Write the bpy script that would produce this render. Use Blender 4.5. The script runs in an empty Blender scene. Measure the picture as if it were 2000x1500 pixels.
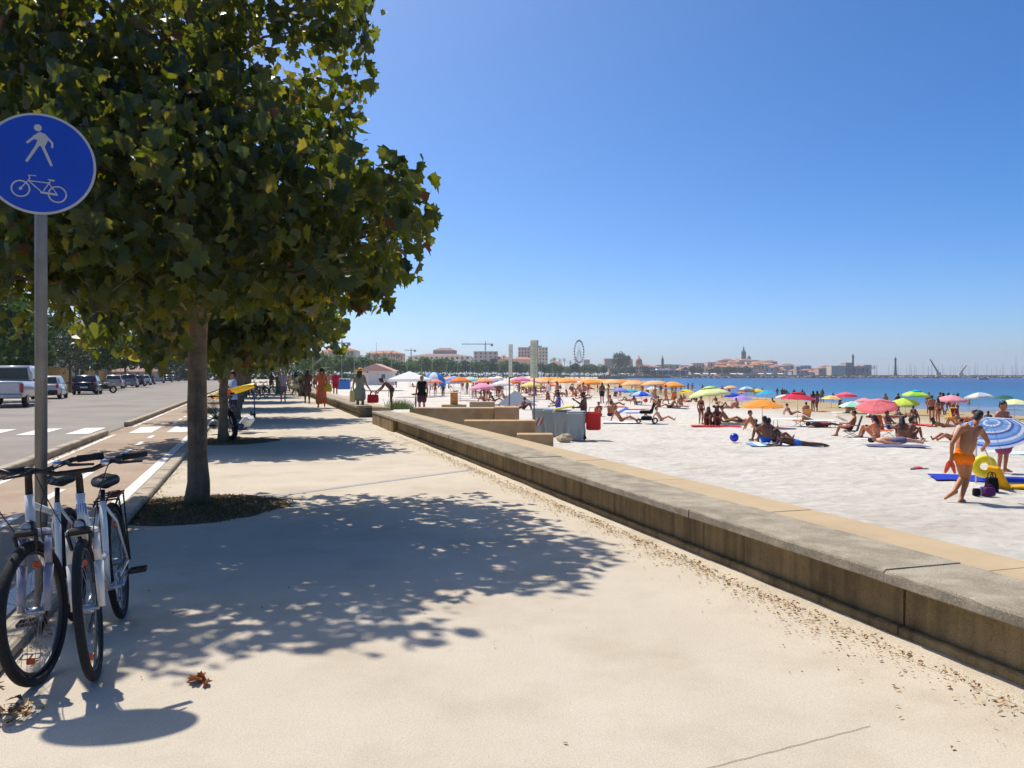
import bpy, bmesh, math, random
from mathutils import Vector, Matrix, noise as mnoise
random.seed(7)
R = math.radians
SC = bpy.context.scene
COL = SC.collection
# ------------------------------------------------------------------ camera
F, CX, HV, CAMZ = 1560.0, 1000.0, 732.0, 1.5          # focal length and horizon of the photograph, eye height
cd = bpy.data.cameras.new('camera'); cam = bpy.data.objects.new('camera', cd); COL.objects.link(cam)
cam.location = (0, 0, CAMZ); cam.rotation_euler = (R(90), 0, 0)
cd.sensor_width = 36; cd.lens = F / 2000 * 36; cd.shift_y = -(750 - HV) / 2000
cd.clip_start = 0.05; cd.clip_end = 30000
SC.camera = cam
# ------------------------------------------------------------------ world, sun, exposure
SUNV = Vector((0.416, -0.49, -1.0)).normalized()       # direction the light travels
SUN_EL = math.asin(-SUNV.z); SUN_AZ = math.atan2(-SUNV.x, -SUNV.y)   # azimuth of the sun from +Y towards +X
w = bpy.data.worlds.new('World'); SC.world = w; w.use_nodes = True
nt = w.node_tree; bg = nt.nodes['Background']
sky = nt.nodes.new('ShaderNodeTexSky'); sky.sky_type = 'NISHITA'; sky.sun_disc = False
sky.sun_elevation = SUN_EL; sky.sun_rotation = SUN_AZ
sky.altitude = 0; sky.air_density = 0.5; sky.dust_density = 1.4; sky.ozone_density = 2.5
hs = nt.nodes.new('ShaderNodeHueSaturation'); hs.inputs['Saturation'].default_value = 1.42      # camera's colour rendering of the blue
wb = nt.nodes.new('ShaderNodeMix'); wb.data_type = 'RGBA'; wb.blend_type = 'MULTIPLY'; wb.inputs[0].default_value = 1; wb.inputs[7].default_value = (0.92, 1.03, 1.06, 1)
nt.links.new(sky.outputs[0], hs.inputs['Color']); nt.links.new(hs.outputs[0], wb.inputs[6]); nt.links.new(wb.outputs[2], bg.inputs[0]); bg.inputs[1].default_value = 0.145
sl = bpy.data.lights.new('sun', 'SUN'); sl.energy = 4.4; sl.angle = R(0.53); sl.color = (1, 0.94, 0.84)
so = bpy.data.objects.new('sun', sl); COL.objects.link(so); so.location = (-20, 25, 60)
so.rotation_euler = SUNV.to_track_quat('-Z', 'Y').to_euler()
SC.view_settings.view_transform = 'Standard'; SC.view_settings.look = 'None'
SC.view_settings.gamma = 1; SC.view_settings.use_curve_mapping = False
SC.view_settings.exposure = 0.33
SC.render.engine = 'CYCLES'
SC.cycles.max_bounces = 8; SC.cycles.transparent_max_bounces = 8; SC.cycles.use_denoising = True
SC.cycles.sample_clamp_indirect = 6.0
# ------------------------------------------------------------------ helpers
def lin(c):
    if isinstance(c, str):
        c = tuple(int(c[i:i+2], 16) / 255 for i in (0, 2, 4))
    return tuple(((x / 12.92) if x <= 0.04045 else ((x + 0.055) / 1.055) ** 2.4) for x in c)
MATS = {}
def mat(name, col, rough=0.8, var=0.0, scale=6.0, bump=0.0, bscale=40.0, spec=0.5, metal=0.0, trans=0.0, col2=None, detail=4.0, grime=0.0, coat=0.0, tcol=None):
    """procedural surface: base colour broken up by noise, fine relief, optional light passing through cloth or leaves"""
    if name in MATS: return MATS[name]
    m = bpy.data.materials.new(name); m.use_nodes = True
    n = m.node_tree.nodes; l = m.node_tree.links; b = n['Principled BSDF']; out = n['Material Output']
    c = lin(col) if isinstance(col, str) else col
    b.inputs['Base Color'].default_value = (*c, 1); b.inputs['Roughness'].default_value = rough
    b.inputs['Metallic'].default_value = metal; b.inputs['Specular IOR Level'].default_value = spec
    b.inputs['Coat Weight'].default_value = coat
    csock = None
    if var or bump or grime or col2:
        tc = n.new('ShaderNodeTexCoord')
    if var or col2:
        nz = n.new('ShaderNodeTexNoise'); nz.inputs['Scale'].default_value = scale; nz.inputs['Detail'].default_value = detail
        nz.inputs['Roughness'].default_value = 0.62
        l.new(tc.outputs['Object'], nz.inputs['Vector'])
        mr = n.new('ShaderNodeMapRange'); mr.inputs[1].default_value = 0.3; mr.inputs[2].default_value = 0.7
        l.new(nz.outputs[0], mr.inputs[0])
        mx = n.new('ShaderNodeMix'); mx.data_type = 'RGBA'
        c2 = (lin(col2) if isinstance(col2, str) else col2) if col2 else tuple(min(1, x * (1 + var)) for x in c)
        c1 = c if col2 else tuple(x * (1 - var) for x in c)
        mx.inputs[6].default_value = (*c1, 1); mx.inputs[7].default_value = (*c2, 1)
        l.new(mr.outputs[0], mx.inputs[0]); csock = mx.outputs[2]
    if grime:
        g = n.new('ShaderNodeTexNoise'); g.inputs['Scale'].default_value = scale * 0.23; g.inputs['Detail'].default_value = 6
        l.new(tc.outputs['Object'], g.inputs['Vector'])
        gr = n.new('ShaderNodeMapRange'); gr.inputs[1].default_value = 0.45; gr.inputs[2].default_value = 0.75
        gr.inputs[3].default_value = 1.0; gr.inputs[4].default_value = 1.0 - grime
        l.new(g.outputs[0], gr.inputs[0])
        mm = n.new('ShaderNodeMix'); mm.data_type = 'RGBA'; mm.blend_type = 'MULTIPLY'; mm.inputs[0].default_value = 1
        if csock: l.new(csock, mm.inputs[6])
        else: mm.inputs[6].default_value = (*c, 1)
        cb = n.new('ShaderNodeCombineColor')
        for i in range(3): l.new(gr.outputs[0], cb.inputs[i])
        l.new(cb.outputs[0], mm.inputs[7]); csock = mm.outputs[2]
    if csock: l.new(csock, b.inputs['Base Color'])
    if bump:
        bn = n.new('ShaderNodeTexNoise'); bn.inputs['Scale'].default_value = bscale; bn.inputs['Detail'].default_value = 5
        l.new(tc.outputs['Object'], bn.inputs['Vector'])
        bp = n.new('ShaderNodeBump'); bp.inputs['Strength'].default_value = 1.0; bp.inputs['Distance'].default_value = bump
        l.new(bn.outputs[0], bp.inputs['Height']); l.new(bp.outputs[0], b.inputs['Normal'])
    if trans:
        tb = n.new('ShaderNodeBsdfTranslucent'); ms = n.new('ShaderNodeMixShader'); ms.inputs[0].default_value = trans
        if tcol: tb.inputs[0].default_value = (*tcol, 1)
        elif csock: l.new(csock, tb.inputs[0])
        else: tb.inputs[0].default_value = (*c, 1)
        l.new(b.outputs[0], ms.inputs[1]); l.new(tb.outputs[0], ms.inputs[2]); l.new(ms.outputs[0], out.inputs[0])
    MATS[name] = m
    return m
def cloth(hexc): return mat('cloth_' + hexc, hexc, rough=0.85, var=0.06, scale=14, trans=0.32, spec=0.2)
def fabric(hexc): return mat('fabric_' + hexc, hexc, rough=0.9, var=0.12, scale=22, spec=0.15)
def plastic(hexc, rough=0.4): return mat('plastic_' + hexc, hexc, rough=rough, var=0.05, scale=9)
def paint(hexc): return mat('paint_' + hexc, hexc, rough=0.25, coat=0.6, var=0.03, scale=3)
def skin(hexc): return mat('skin_' + hexc, hexc, rough=0.5, var=0.10, scale=9, spec=0.35)
class MB:
    """collects shapes into one mesh"""
    def __init__(s): s.v = []; s.f = []; s.mi = []
    def add(s, vs, fs, mi=0):
        o = len(s.v); s.v += [tuple(p) for p in vs]; s.f += [tuple(i + o for i in q) for q in fs]; s.mi += [mi] * len(fs); return s
    def box(s, c, d, rz=0.0, mi=0, taper=1.0, mtx=None):
        hx, hy, hz = d[0] / 2, d[1] / 2, d[2] / 2
        vs = []
        for z, k in ((-hz, 1.0), (hz, taper)):
            for x, y in ((-hx, -hy), (hx, -hy), (hx, hy), (-hx, hy)): vs.append(Vector((x * k, y * k, z)))
        if rz: vs = [Matrix.Rotation(rz, 3, 'Z') @ v for v in vs]
        if mtx: vs = [mtx @ v for v in vs]
        vs = [v + Vector(c) for v in vs]
        return s.add(vs, [(3, 2, 1, 0), (4, 5, 6, 7), (0, 1, 5, 4), (1, 2, 6, 5), (2, 3, 7, 6), (3, 0, 4, 7)], mi)
    def bbox(s, c, d, bev=0.01, mi=0, mtx=None):
        """box with chamfered upright and top edges"""
        hx, hy, hz = d[0] / 2, d[1] / 2, d[2] / 2; b = min(bev, hx * .9, hy * .9, hz * .9)
        def ring(ix, z):
            x, y = hx - ix, hy - ix
            return [(x - b, -y, z), (x, -y + b, z), (x, y - b, z), (x - b, y, z), (-x + b, y, z), (-x, y - b, z), (-x, -y + b, z), (-x + b, -y, z)]
        vs = ring(b, -hz) + ring(0, -hz + b) + ring(0, hz - b) + ring(b, hz)
        fs = [tuple(reversed(range(8))), tuple(range(24, 32))]
        for k in range(3):
            for i in range(8): fs.append((k * 8 + i, k * 8 + (i + 1) % 8, k * 8 + 8 + (i + 1) % 8, k * 8 + 8 + i))
        vs = [Vector(v) for v in vs]
        if mtx: vs = [mtx @ v for v in vs]
        return s.add([v + Vector(c) for v in vs], fs, mi)
    def tube(s, pts, rad, n=8, cap=True, mi=0, closed=False):
        pts = [Vector(p) for p in pts]; k = len(pts)
        rad = [rad] * k if not hasattr(rad, '__len__') else list(rad)
        vs = []; prev = None
        for i, p in enumerate(pts):
            if closed: d = pts[(i + 1) % k] - pts[i - 1]
            else: d = pts[min(i + 1, k - 1)] - pts[max(i - 1, 0)]
            if d.length < 1e-9: d = Vector((0, 0, 1))
            d.normalize()
            a = prev if prev is not None else (Vector((0, 0, 1)) if abs(d.z) < 0.9 else Vector((1, 0, 0)))
            u = (a - d * a.dot(d))
            if u.length < 1e-6: u = d.orthogonal()
            u.normalize(); prev = u; q = d.cross(u)
            for j in range(n):
                t = 2 * math.pi * j / n; vs.append(p + (u * math.cos(t) + q * math.sin(t)) * rad[i])
        fs = []
        for i in range(k if closed else k - 1):
            for j in range(n):
                a = i * n + j; b_ = i * n + (j + 1) % n; i2 = (i + 1) % k
                fs.append((a, b_, i2 * n + (j + 1) % n, i2 * n + j))
        if cap and not closed: fs += [tuple(reversed(range(n))), tuple(range((k - 1) * n, k * n))]
        return s.add(vs, fs, mi)
    def torus(s, c, R_, r, axis=(0, 1, 0), n=40, m=8, mi=0, sx=1.0):
        ax = Vector(axis).normalized(); u = ax.orthogonal().normalized(); q = ax.cross(u)
        vs = []; fs = []
        for i in range(n):
            t = 2 * math.pi * i / n; d = u * math.cos(t) + q * math.sin(t)
            for j in range(m):
                p = 2 * math.pi * j / m
                vs.append(Vector(c) + d * (R_ + r * math.cos(p)) + ax * (r * sx * math.sin(p)))
        for i in range(n):
            for j in range(m):
                fs.append((i * m + j, ((i + 1) % n) * m + j, ((i + 1) % n) * m + (j + 1) % m, i * m + (j + 1) % m))
        return s.add(vs, fs, mi)
    def lathe(s, prof, c=(0, 0, 0), n=16, mi=0, mtx=None):
        vs = []; fs = []
        for r, z in prof:
            for j in range(n):
                t = 2 * math.pi * j / n; vs.append(Vector((r * math.cos(t), r * math.sin(t), z)))
        for i in range(len(prof) - 1):
            for j in range(n):
                fs.append((i * n + j, i * n + (j + 1) % n, (i + 1) * n + (j + 1) % n, (i + 1) * n + j))
        if prof[0][0] > 1e-6: fs.append(tuple(reversed(range(n))))
        if prof[-1][0] > 1e-6: fs.append(tuple(range((len(prof) - 1) * n, len(prof) * n)))
        if mtx: vs = [mtx @ v for v in vs]
        return s.add([v + Vector(c) for v in vs], fs, mi)
    def ball(s, c, r, n=10, m=8, mi=0, mtx=None):
        r = (r, r, r) if not hasattr(r, '__len__') else r
        vs = []; fs = []
        for i in range(m + 1):
            p = math.pi * i / m
            for j in range(n):
                t = 2 * math.pi * j / n
                vs.append(Vector((r[0] * math.sin(p) * math.cos(t), r[1] * math.sin(p) * math.sin(t), r[2] * math.cos(p))))
        for i in range(m):
            for j in range(n): fs.append((i * n + j, (i + 1) * n + j, (i + 1) * n + (j + 1) % n, i * n + (j + 1) % n))
        if mtx: vs = [mtx @ v for v in vs]
        return s.add([v + Vector(c) for v in vs], fs, mi)
    def capsule(s, a, b, r1, r2, n=10, mi=0):
        a, b = Vector(a), Vector(b); d = b - a; L = d.length
        if L < 1e-5: return s.ball(a, max(r1, r2), mi=mi)
        d /= L; pts = []; rr = []
        for k in (-90, -60, -30, 0): pts.append(a + d * (r1 * math.sin(R(k)))); rr.append(max(r1 * math.cos(R(k)), 1e-4))
        for k in (0, 30, 60, 90): pts.append(b + d * (r2 * math.sin(R(k)))); rr.append(max(r2 * math.cos(R(k)), 1e-4))
        return s.tube(pts, rr, n=n, mi=mi)
    def prism(s, poly, z0, z1, mtx=None, mi=0, off=(0, 0, 0)):
        k = len(poly); vs = [Vector((x, y, z0)) for x, y in poly] + [Vector((x, y, z1)) for x, y in poly]
        if mtx: vs = [mtx @ v for v in vs]
        fs = [tuple(reversed(range(k))), tuple(range(k, 2 * k))] + [(i, (i + 1) % k, k + (i + 1) % k, k + i) for i in range(k)]
        return s.add([v + Vector(off) for v in vs], fs, mi)
    def mesh(s, name, mats, smooth=False):
        me = bpy.data.meshes.new(name); me.from_pydata(s.v, [], s.f)
        for m in (mats if isinstance(mats, (list, tuple)) else [mats]): me.materials.append(m)
        if any(s.mi): me.polygons.foreach_set('material_index', s.mi)
        if smooth: me.polygons.foreach_set('use_smooth', [True] * len(s.f))
        me.update(); return me
    def build(s, name, mats, parent=None, smooth=False, **kw):
        return put(name, s.mesh(name, mats, smooth), parent, **kw)
def put(name, me, parent=None, loc=None, rz=None, mats=None, label=None, scale=None):
    o = bpy.data.objects.new(name, me); COL.objects.link(o)
    if parent: o.parent = parent
    if loc is not None: o.location = loc
    if rz is not None: o.rotation_euler = (0, 0, rz)
    if scale is not None: o.scale = scale if hasattr(scale, '__len__') else (scale,) * 3
    if mats:
        for i, m in enumerate(mats): o.material_slots[i].link = 'OBJECT'; o.material_slots[i].material = m
    if label: o['label'] = label
    return o
def tag(o, label, cat, group=None):
    o['label'] = label; o['category'] = cat
    if group: o['group'] = group
    return o
def thing(name, label, cat, loc=(0, 0, 0), rz=0.0, group=None, rot=None, scale=None):
    o = bpy.data.objects.new(name, None); COL.objects.link(o); o.empty_display_size = 0.2
    o.location = loc; o.rotation_euler = rot if rot else (0, 0, rz)
    if scale: o.scale = (scale,) * 3 if not hasattr(scale, '__len__') else scale
    return tag(o, label, cat, group)
def struct(o, kind='structure', label=None):
    o['kind'] = kind
    if label: o['label'] = label
    return o
def dup(root, loc, rz=0.0, label=None, group=None, scale=None, rot=None):
    r = root.copy(); COL.objects.link(r); r.location = loc; r.rotation_euler = rot if rot else (0, 0, rz)
    if scale: r.scale = (scale,) * 3 if not hasattr(scale, '__len__') else scale
    if label: r['label'] = label
    if group: r['group'] = group
    for ch in list(root.children):
        c = ch.copy(); COL.objects.link(c); c.parent = r
        for g in list(ch.children):
            d = g.copy(); COL.objects.link(d); d.parent = c
    return r
# place in the world: a direction seen from the eye at (u, v), at a height or a distance
def P(u, v, z=0.0):
    d = (CAMZ - z) * F / (v - HV); return Vector(((u - CX) * d / F, d, z))
def PD(u, v, d): return Vector(((u - CX) * d / F, d, CAMZ - (v - HV) * d / F))
# promenade frame: t along it, s across it (to the right)
DV = Vector((-0.305, 0.952, 0)); NV = Vector((0.952, 0.305, 0)); PANG = math.atan2(0.305, 0.952)
def ST(s, t, z=0.0): return DV * t + NV * s + Vector((0, 0, z))
SEA = -1.9
SHORE = [(-60, 60), (0, 50), (40, 45), (66, 42), (95, 39), (161, 35), (250, 36), (350, 46), (620, 82), (830, 125)]
def shore_x(y):
    for (y0, x0), (y1, x1) in zip(SHORE, SHORE[1:]):
        if y <= y1: k = max(0, (y - y0) / (y1 - y0)); return x0 + (x1 - x0) * k
    return SHORE[-1][1]
def sand_z(x, y): return min(-0.86, SEA + 0.03 * (shore_x(y) - x))
def PS(u, v):
    """where the view through (u, v) meets the sand or the sea bed"""
    d = 20.0
    for _ in range(60):
        x = (u - CX) * d / F; z = sand_z(x, d); d = 0.5 * d + 0.5 * (CAMZ - z) * F / (v - HV)
    x = (u - CX) * d / F; return Vector((x, d, sand_z(x, d)))
def PSD(u, d):
    x = (u - CX) * d / F; return Vector((x, d, sand_z(x, d)))
def remeshed(mb, name, voxel, smooth=4, mats=()):
    me = mb.mesh('tmp', list(mats) or []); o = bpy.data.objects.new('tmp', me); COL.objects.link(o)
    r = o.modifiers.new('r', 'REMESH'); r.mode = 'VOXEL'; r.voxel_size = voxel; r.use_smooth_shade = True
    if smooth: s_ = o.modifiers.new('s', 'SMOOTH'); s_.factor = 0.5; s_.iterations = smooth
    dg = bpy.context.evaluated_depsgraph_get(); e = o.evaluated_get(dg)
    out = bpy.data.meshes.new_from_object(e); out.name = name
    bpy.data.objects.remove(o); bpy.data.meshes.remove(me)
    out.materials.clear()
    for m in mats: out.materials.append(m)
    out.polygons.foreach_set('use_smooth', [True] * len(out.polygons))
    return out
# ------------------------------------------------------------------ people: one skinned body per pose, clothes and hair as children
V3 = Vector
def sym(**k):
    J = {}
    for n, p in k.items():
        if len(n) == 2: J[n + 'L'] = V3((-p[0], p[1], p[2])); J[n + 'R'] = V3(p)
        else: J[n] = V3(p)
    return J
POSES = {}
POSES['stand'] = sym(pel=(0, 0, .96), che=(0, .0, 1.28), nek=(0, -.01, 1.47), hed=(0, .02, 1.61), sh=(.175, -.01, 1.40), el=(.235, -.03, 1.13), wr=(.245, .06, .89), hi=(.09, 0, .92), kn=(.10, .03, .50), an=(.10, -.02, .08), to=(.13, .14, .03))
w_ = dict(POSES['stand']); w_.update(knR=V3((.10, .17, .53)), anR=V3((.10, .25, .10)), toR=V3((.11, .41, .05)), knL=V3((-.10, .02, .50)), anL=V3((-.10, -.26, .15)), toL=V3((-.11, -.13, .04)), elL=V3((-.24, .08, 1.15)), wrL=V3((-.22, .28, .98)), elR=V3((.24, -.16, 1.15)), wrR=V3((.25, -.18, .90)))
POSES['walk'] = w_
b_ = dict(POSES['stand']); b_.update(che=V3((0, .20, 1.20)), nek=V3((0, .36, 1.32)), hed=V3((0, .47, 1.40)), shL=V3((-.17, .30, 1.28)), shR=V3((.17, .30, 1.28)), elL=V3((-.2, .42, 1.05)), elR=V3((.2, .45, 1.08)), wrL=V3((-.18, .6, .88)), wrR=V3((.18, .66, .92)), pel=V3((0, -.05, .96)))
POSES['bend'] = b_
r_ = dict(POSES['stand']); r_.update(elR=V3((.26, .14, 1.22)), wrR=V3((.14, .34, 1.38)), elL=V3((-.25, .08, 1.16)), wrL=V3((-.12, .30, 1.14)))
POSES['reach'] = r_
POSES['carry'] = dict(POSES['stand']); POSES['carry'].update(elR=V3((.27, -.02, 1.14)), wrR=V3((.36, .12, .93)), elL=V3((-.27, .0, 1.14)), wrL=V3((-.30, .06, .90)))
POSES['knees'] = sym(pel=(0, 0, .12), che=(0, -.02, .43), nek=(0, .04, .62), hed=(0, .10, .75), sh=(.17, .0, .55), el=(.23, .22, .42), wr=(.10, .40, .40), hi=(.09, .02, .11), kn=(.13, .43, .46), an=(.11, .60, .07), to=(.12, .78, .03))
POSES['sitback'] = sym(pel=(0, 0, .12), che=(0, -.20, .41), nek=(0, -.28, .58), hed=(0, -.27, .72), sh=(.175, -.26, .52), el=(.25, -.42, .30), wr=(.25, -.50, .05), hi=(.09, .02, .11), kn=(.13, .43, .28), an=(.12, .80, .07), to=(.15, .86, .20))
POSES['lieback'] = sym(pel=(0, 0, .12), che=(0, -.33, .13), nek=(0, -.52, .13), hed=(0, -.66, .15), sh=(.175, -.45, .12), el=(.27, -.22, .07), wr=(.26, .04, .06), hi=(.09, .04, .11), kn=(.12, .44, .17), an=(.12, .86, .07), to=(.16, .92, .22))
lb = dict(POSES['lieback']); lb.update(knL=V3((-.12, .34, .44)), anL=V3((-.12, .56, .08)), toL=V3((-.12, .74, .03))); POSES['lieknee'] = lb
POSES['liefront'] = sym(pel=(0, 0, .13), che=(0, -.33, .19), nek=(0, -.47, .31), hed=(0, -.55, .43), sh=(.175, -.42, .25), el=(.20, -.50, .05), wr=(.10, -.72, .05), hi=(.09, .04, .11), kn=(.11, .44, .08), an=(.11, .86, .07), to=(.11, .98, .03))
POSES['chair'] = sym(pel=(0, 0, .38), che=(0, -.13, .68), nek=(0, -.17, .86), hed=(0, -.14, 1.0), sh=(.175, -.16, .79), el=(.25, .02, .58), wr=(.20, .26, .56), hi=(.09, .02, .37), kn=(.12, .44, .42), an=(.12, .56, .08), to=(.13, .74, .03))
def body_caps(J, fem=False, fat=1.0, e=0.0):
    """tapered volumes along the skeleton; e grows them for cloth"""
    c = {}
    pel, che, nek, hed = J['pel'], J['che'], J['nek'], J['hed']
    wst = pel.lerp(che, .45); L, Rr = J['shL'], J['shR']; hl, hr = J['hiL'], J['hiR']
    hipr = .118 if fem else .105; wr = (.095 if fem else .115) * fat; sh = .06 if fem else .072
    lat = (Rr - L).normalized()
    hf = min(fat, 1.04); c['hips'] = [(hl, hr, hipr * hf + e, hipr * hf + e)]
    c['waist'] = [(pel.lerp(che, .1) - lat * .045, wst - lat * .045, .10 * fat + e, wr + e), (pel.lerp(che, .1) + lat * .045, wst + lat * .045, .10 * fat + e, wr + e)]
    c['chest'] = [(wst - lat * .045, che - lat * .075, wr + e, .105 + e), (wst + lat * .045, che + lat * .075, wr + e, .105 + e), (che - lat * .075, L.lerp(nek, .35), .10 + e, .072 + e), (che + lat * .075, Rr.lerp(nek, .35), .10 + e, .072 + e), (L.lerp(Rr, .1), Rr.lerp(L, .1), sh + e, sh + e)]
    if fem:
        fwd = lat.cross((nek - pel).normalized()) * -1.0
        c['bust'] = [(che - lat * .07 - fwd * -.0 + fwd * .07, che - lat * .07 + fwd * .085, .058 + e, .052 + e), (che + lat * .07 + fwd * .07, che + lat * .07 + fwd * .085, .058 + e, .052 + e)]
    c['neck'] = [(nek, nek.lerp(hed, .6), .052 + e, .05 + e)]
    for k, s_, el, wr_ in (('armL', L, J['elL'], J['wrL']), ('armR', Rr, J['elR'], J['wrR'])):
        g = .88 if fem else 1.0
        c[k] = [(s_, s_.lerp(el, .45), .058 * g + e, .052 * g + e), (s_.lerp(el, .45), el, .052 * g + e, .040 * g + e), (el, el.lerp(wr_, .35), .040 * g + e, .041 * g + e), (el.lerp(wr_, .35), wr_, .041 * g + e, .026 * g + e)]
        d = (wr_ - el).normalized(); q = d.orthogonal().normalized(); q2 = d.cross(lat); q2 = q2.normalized() if q2.length > .1 else q
        H = [(wr_, wr_ + d * .075, .028, .030)]
        for i, ln in enumerate((.07, .082, .076, .058)):
            o_ = wr_ + d * .08 + q2 * (.022 * (1.5 - i)); H += [(o_, o_ + d * ln * .6, .0105, .010), (o_ + d * ln * .6, o_ + d * ln - lat * (.02 if k == 'armR' else -.02), .010, .009)]
        H.append((wr_ + d * .02 + q2 * .025, wr_ + d * .075 + q2 * .06, .013, .010))
        c['hand' + k[-1]] = H
    for k, h, kn, an, to in (('legL', hl, J['knL'], J['anL'], J['toL']), ('legR', hr, J['knR'], J['anR'], J['toR'])):
        c['thigh' + k[-1]] = [(h, h.lerp(kn, .4), .090 * hf + e, .080 * hf + e), (h.lerp(kn, .4), kn, .080 * hf + e, .055 + e)]
        c[k] = [(kn, kn.lerp(an, .35), .055 + e, .056 + e), (kn.lerp(an, .35), an, .056 + e, .036 + e)]
        f = (to - an); heel = an - V3((f.x, f.y, 0)) * .28; heel.z = min(an.z, heel.z) - .045 if abs(f.z) < .1 else heel.z
        c['foot' + k[-1]] = [(an, heel, .038, .034), (heel, to, .034, .026), (an, an.lerp(to, .6), .036, .032)]
    return c
def head_shape(mb, J):
    h, n = J['hed'], J['nek']; up = (h - n).normalized(); lat = (J['shR'] - J['shL']).normalized(); fw = up.cross(lat) * -1.0; fw = (lat.cross(up)) * -1.0
    fw = up.cross(lat)
    if J.get('face'): fw = J['face'].normalized()
    M = Matrix((fw.cross(up), fw, up)).transposed()
    mb.ball(h + up * .025, (.076, .096, .098), n=16, m=12, mtx=M)
    mb.ball(h - up * .055 + fw * .028, (.056, .062, .062), n=12, m=8, mtx=M)
    mb.capsule(h + fw * .088 + up * .02, h + fw * .108 - up * .022, .010, .015)      # nose
    mb.capsule(h + fw * .075 - up * .058, h + fw * .083 - up * .058, .022, .016)     # mouth
    for s_ in (-1, 1):
        mb.ball(h + M @ V3((s_ * .078, -.005, -.01)), (.012, .022, .032), n=8, m=6, mtx=M)
        mb.ball(h + M @ V3((s_ * .032, .082, .012)), (.016, .012, .012), n=8, m=6, mtx=M)
    return fw, up, M
LIB = {}
def body_mesh(key, J, fem=False, fat=1.0, voxel=.02, skinm=None):
    mb = MB()
    for k, cs in body_caps(J, fem, fat).items():
        for a, b, r1, r2 in cs: mb.capsule(a, b, r1, r2)
    head_shape(mb, J)
    return remeshed(mb, 'body', voxel, 3 if voxel > .012 else 5, [skin('9c6244')])
def wear_mesh(J, kind, fem=False, fat=1.0, voxel=.02):
    mb = MB(); e = .012; c = body_caps(J, fem, fat, e)
    def addc(keys):
        for k in keys:
            for a, b, r1, r2 in c.get(k, ()): mb.capsule(a, b, r1, r2)
    def part_of(h, kn, f, r1, r2): mb.capsule(h, h.lerp(kn, f), r1, r2)
    if kind in ('trunks', 'shorts', 'briefs'):
        addc(['hips']); pel = J['pel'].lerp(J['che'], .08); lt = (J['hiR'] - J['hiL']).normalized()
        mb.capsule(pel - lt * .06, pel + lt * .06, .097 + e, .097 + e)
        f, g = {'trunks': (.20, .010), 'shorts': (.62, .030), 'briefs': (.02, .004)}[kind]
        for s_ in 'LR': part_of(J['hi' + s_], J['kn' + s_], f, .090 + g, .084 + g)
    elif kind == 'bikini':
        mb.capsule(J['hiL'].lerp(J['hiR'], .12), J['hiR'].lerp(J['hiL'], .12), .122, .122); 
        lat = (J['shR'] - J['shL']).normalized(); ch = J['che']; fw = (J['nek'] - J['pel']).normalized().cross(lat)
        for k in range(12):
            a, b = 2 * math.pi * k / 12, 2 * math.pi * (k + 1) / 12
            mb.capsule(ch + lat * .165 * math.cos(a) + fw * .108 * math.sin(a), ch + lat * .165 * math.cos(b) + fw * .108 * math.sin(b), .024, .024)
        for s_ in (-1, 1): mb.capsule(ch + lat * .07 * s_ + fw * .08, ch + lat * .07 * s_ + fw * .10, .064, .056)
    elif kind in ('shirt', 'tank'):
        addc(['waist', 'chest', 'bust'])
        if kind == 'shirt':
            for s_ in 'LR': part_of(J['sh' + s_], J['el' + s_], .55, .078, .070)
        mb.capsule(J['hiL'], J['hiR'], .118 * fat + e, .118 * fat + e)
    elif kind in ('dress', 'long_dress', 'sarong'):
        if kind != 'sarong': addc(['waist', 'chest', 'bust'])
        addc(['hips']); f = {'dress': .62, 'sarong': .85, 'long_dress': 1.0}[kind]
        for s_ in 'LR': part_of(J['hi' + s_], J['kn' + s_], f, .12, .125)
        mb.capsule(J['hiL'].lerp(J['hiR'], .5), J['knL'].lerp(J['knR'], .5).lerp(J['pel'], 1 - f), .12, .14)
        if kind == 'long_dress':
            for s_ in 'LR': mb.capsule(J['kn' + s_], J['kn' + s_].lerp(J['an' + s_], .55), .125, .13)
            mb.capsule(J['knL'].lerp(J['knR'], .5), J['anL'].lerp(J['anR'], .5).lerp(J['knL'].lerp(J['knR'], .5), .45), .13, .13)
    return remeshed(mb, kind, voxel, 3 if voxel > .012 else 9, [fabric('888888')])
def hair_mesh(J, kind='short', voxel=.018):
    mb = MB(); dm = MB(); fw, up, M = head_shape(dm, J); h = J['hed']
    if kind == 'short':
        mb.ball(h + up * .045 - fw * .016, (.083, .098, .090), n=14, m=10, mtx=M); mb.ball(h - fw * .04 - up * .005, (.077, .066, .075), n=12, m=8, mtx=M)
    elif kind == 'long':
        mb.ball(h + up * .045 - fw * .018, (.088, .10, .094), n=14, m=10, mtx=M); mb.capsule(h - fw * .055, h - fw * .075 - up * .20, .075, .065)
        for s_ in (-1, 1): mb.capsule(h + M @ V3((s_ * .06, -.03, .0)), h + M @ V3((s_ * .075, -.05, -.17)), .04, .035)
    elif kind == 'bun':
        mb.ball(h + up * .045 - fw * .018, (.086, .10, .092), n=14, m=10, mtx=M); mb.ball(h - fw * .11 + up * .07, .05)
    elif kind == 'hat':
        mb.lathe([(.001, .145), (.06, .14), (.09, .10), (.10, .045), (.22, .03), (.225, .02), (.10, .02), (.001, .02)], c=(0, 0, 0), n=20, mtx=Matrix.Translation(h) @ M.to_4x4())
        return mb.mesh('hat', [fabric('888888')], True)
    elif kind == 'cap':
        mb.ball(h + up * .055 - fw * .008, (.087, .104, .082), n=14, m=10, mtx=M); mb.capsule(h + fw * .09 + up * .05, h + fw * .17 + up * .035, .035, .04)
    return remeshed(mb, kind, voxel, 2, [fabric('888888')])
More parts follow.
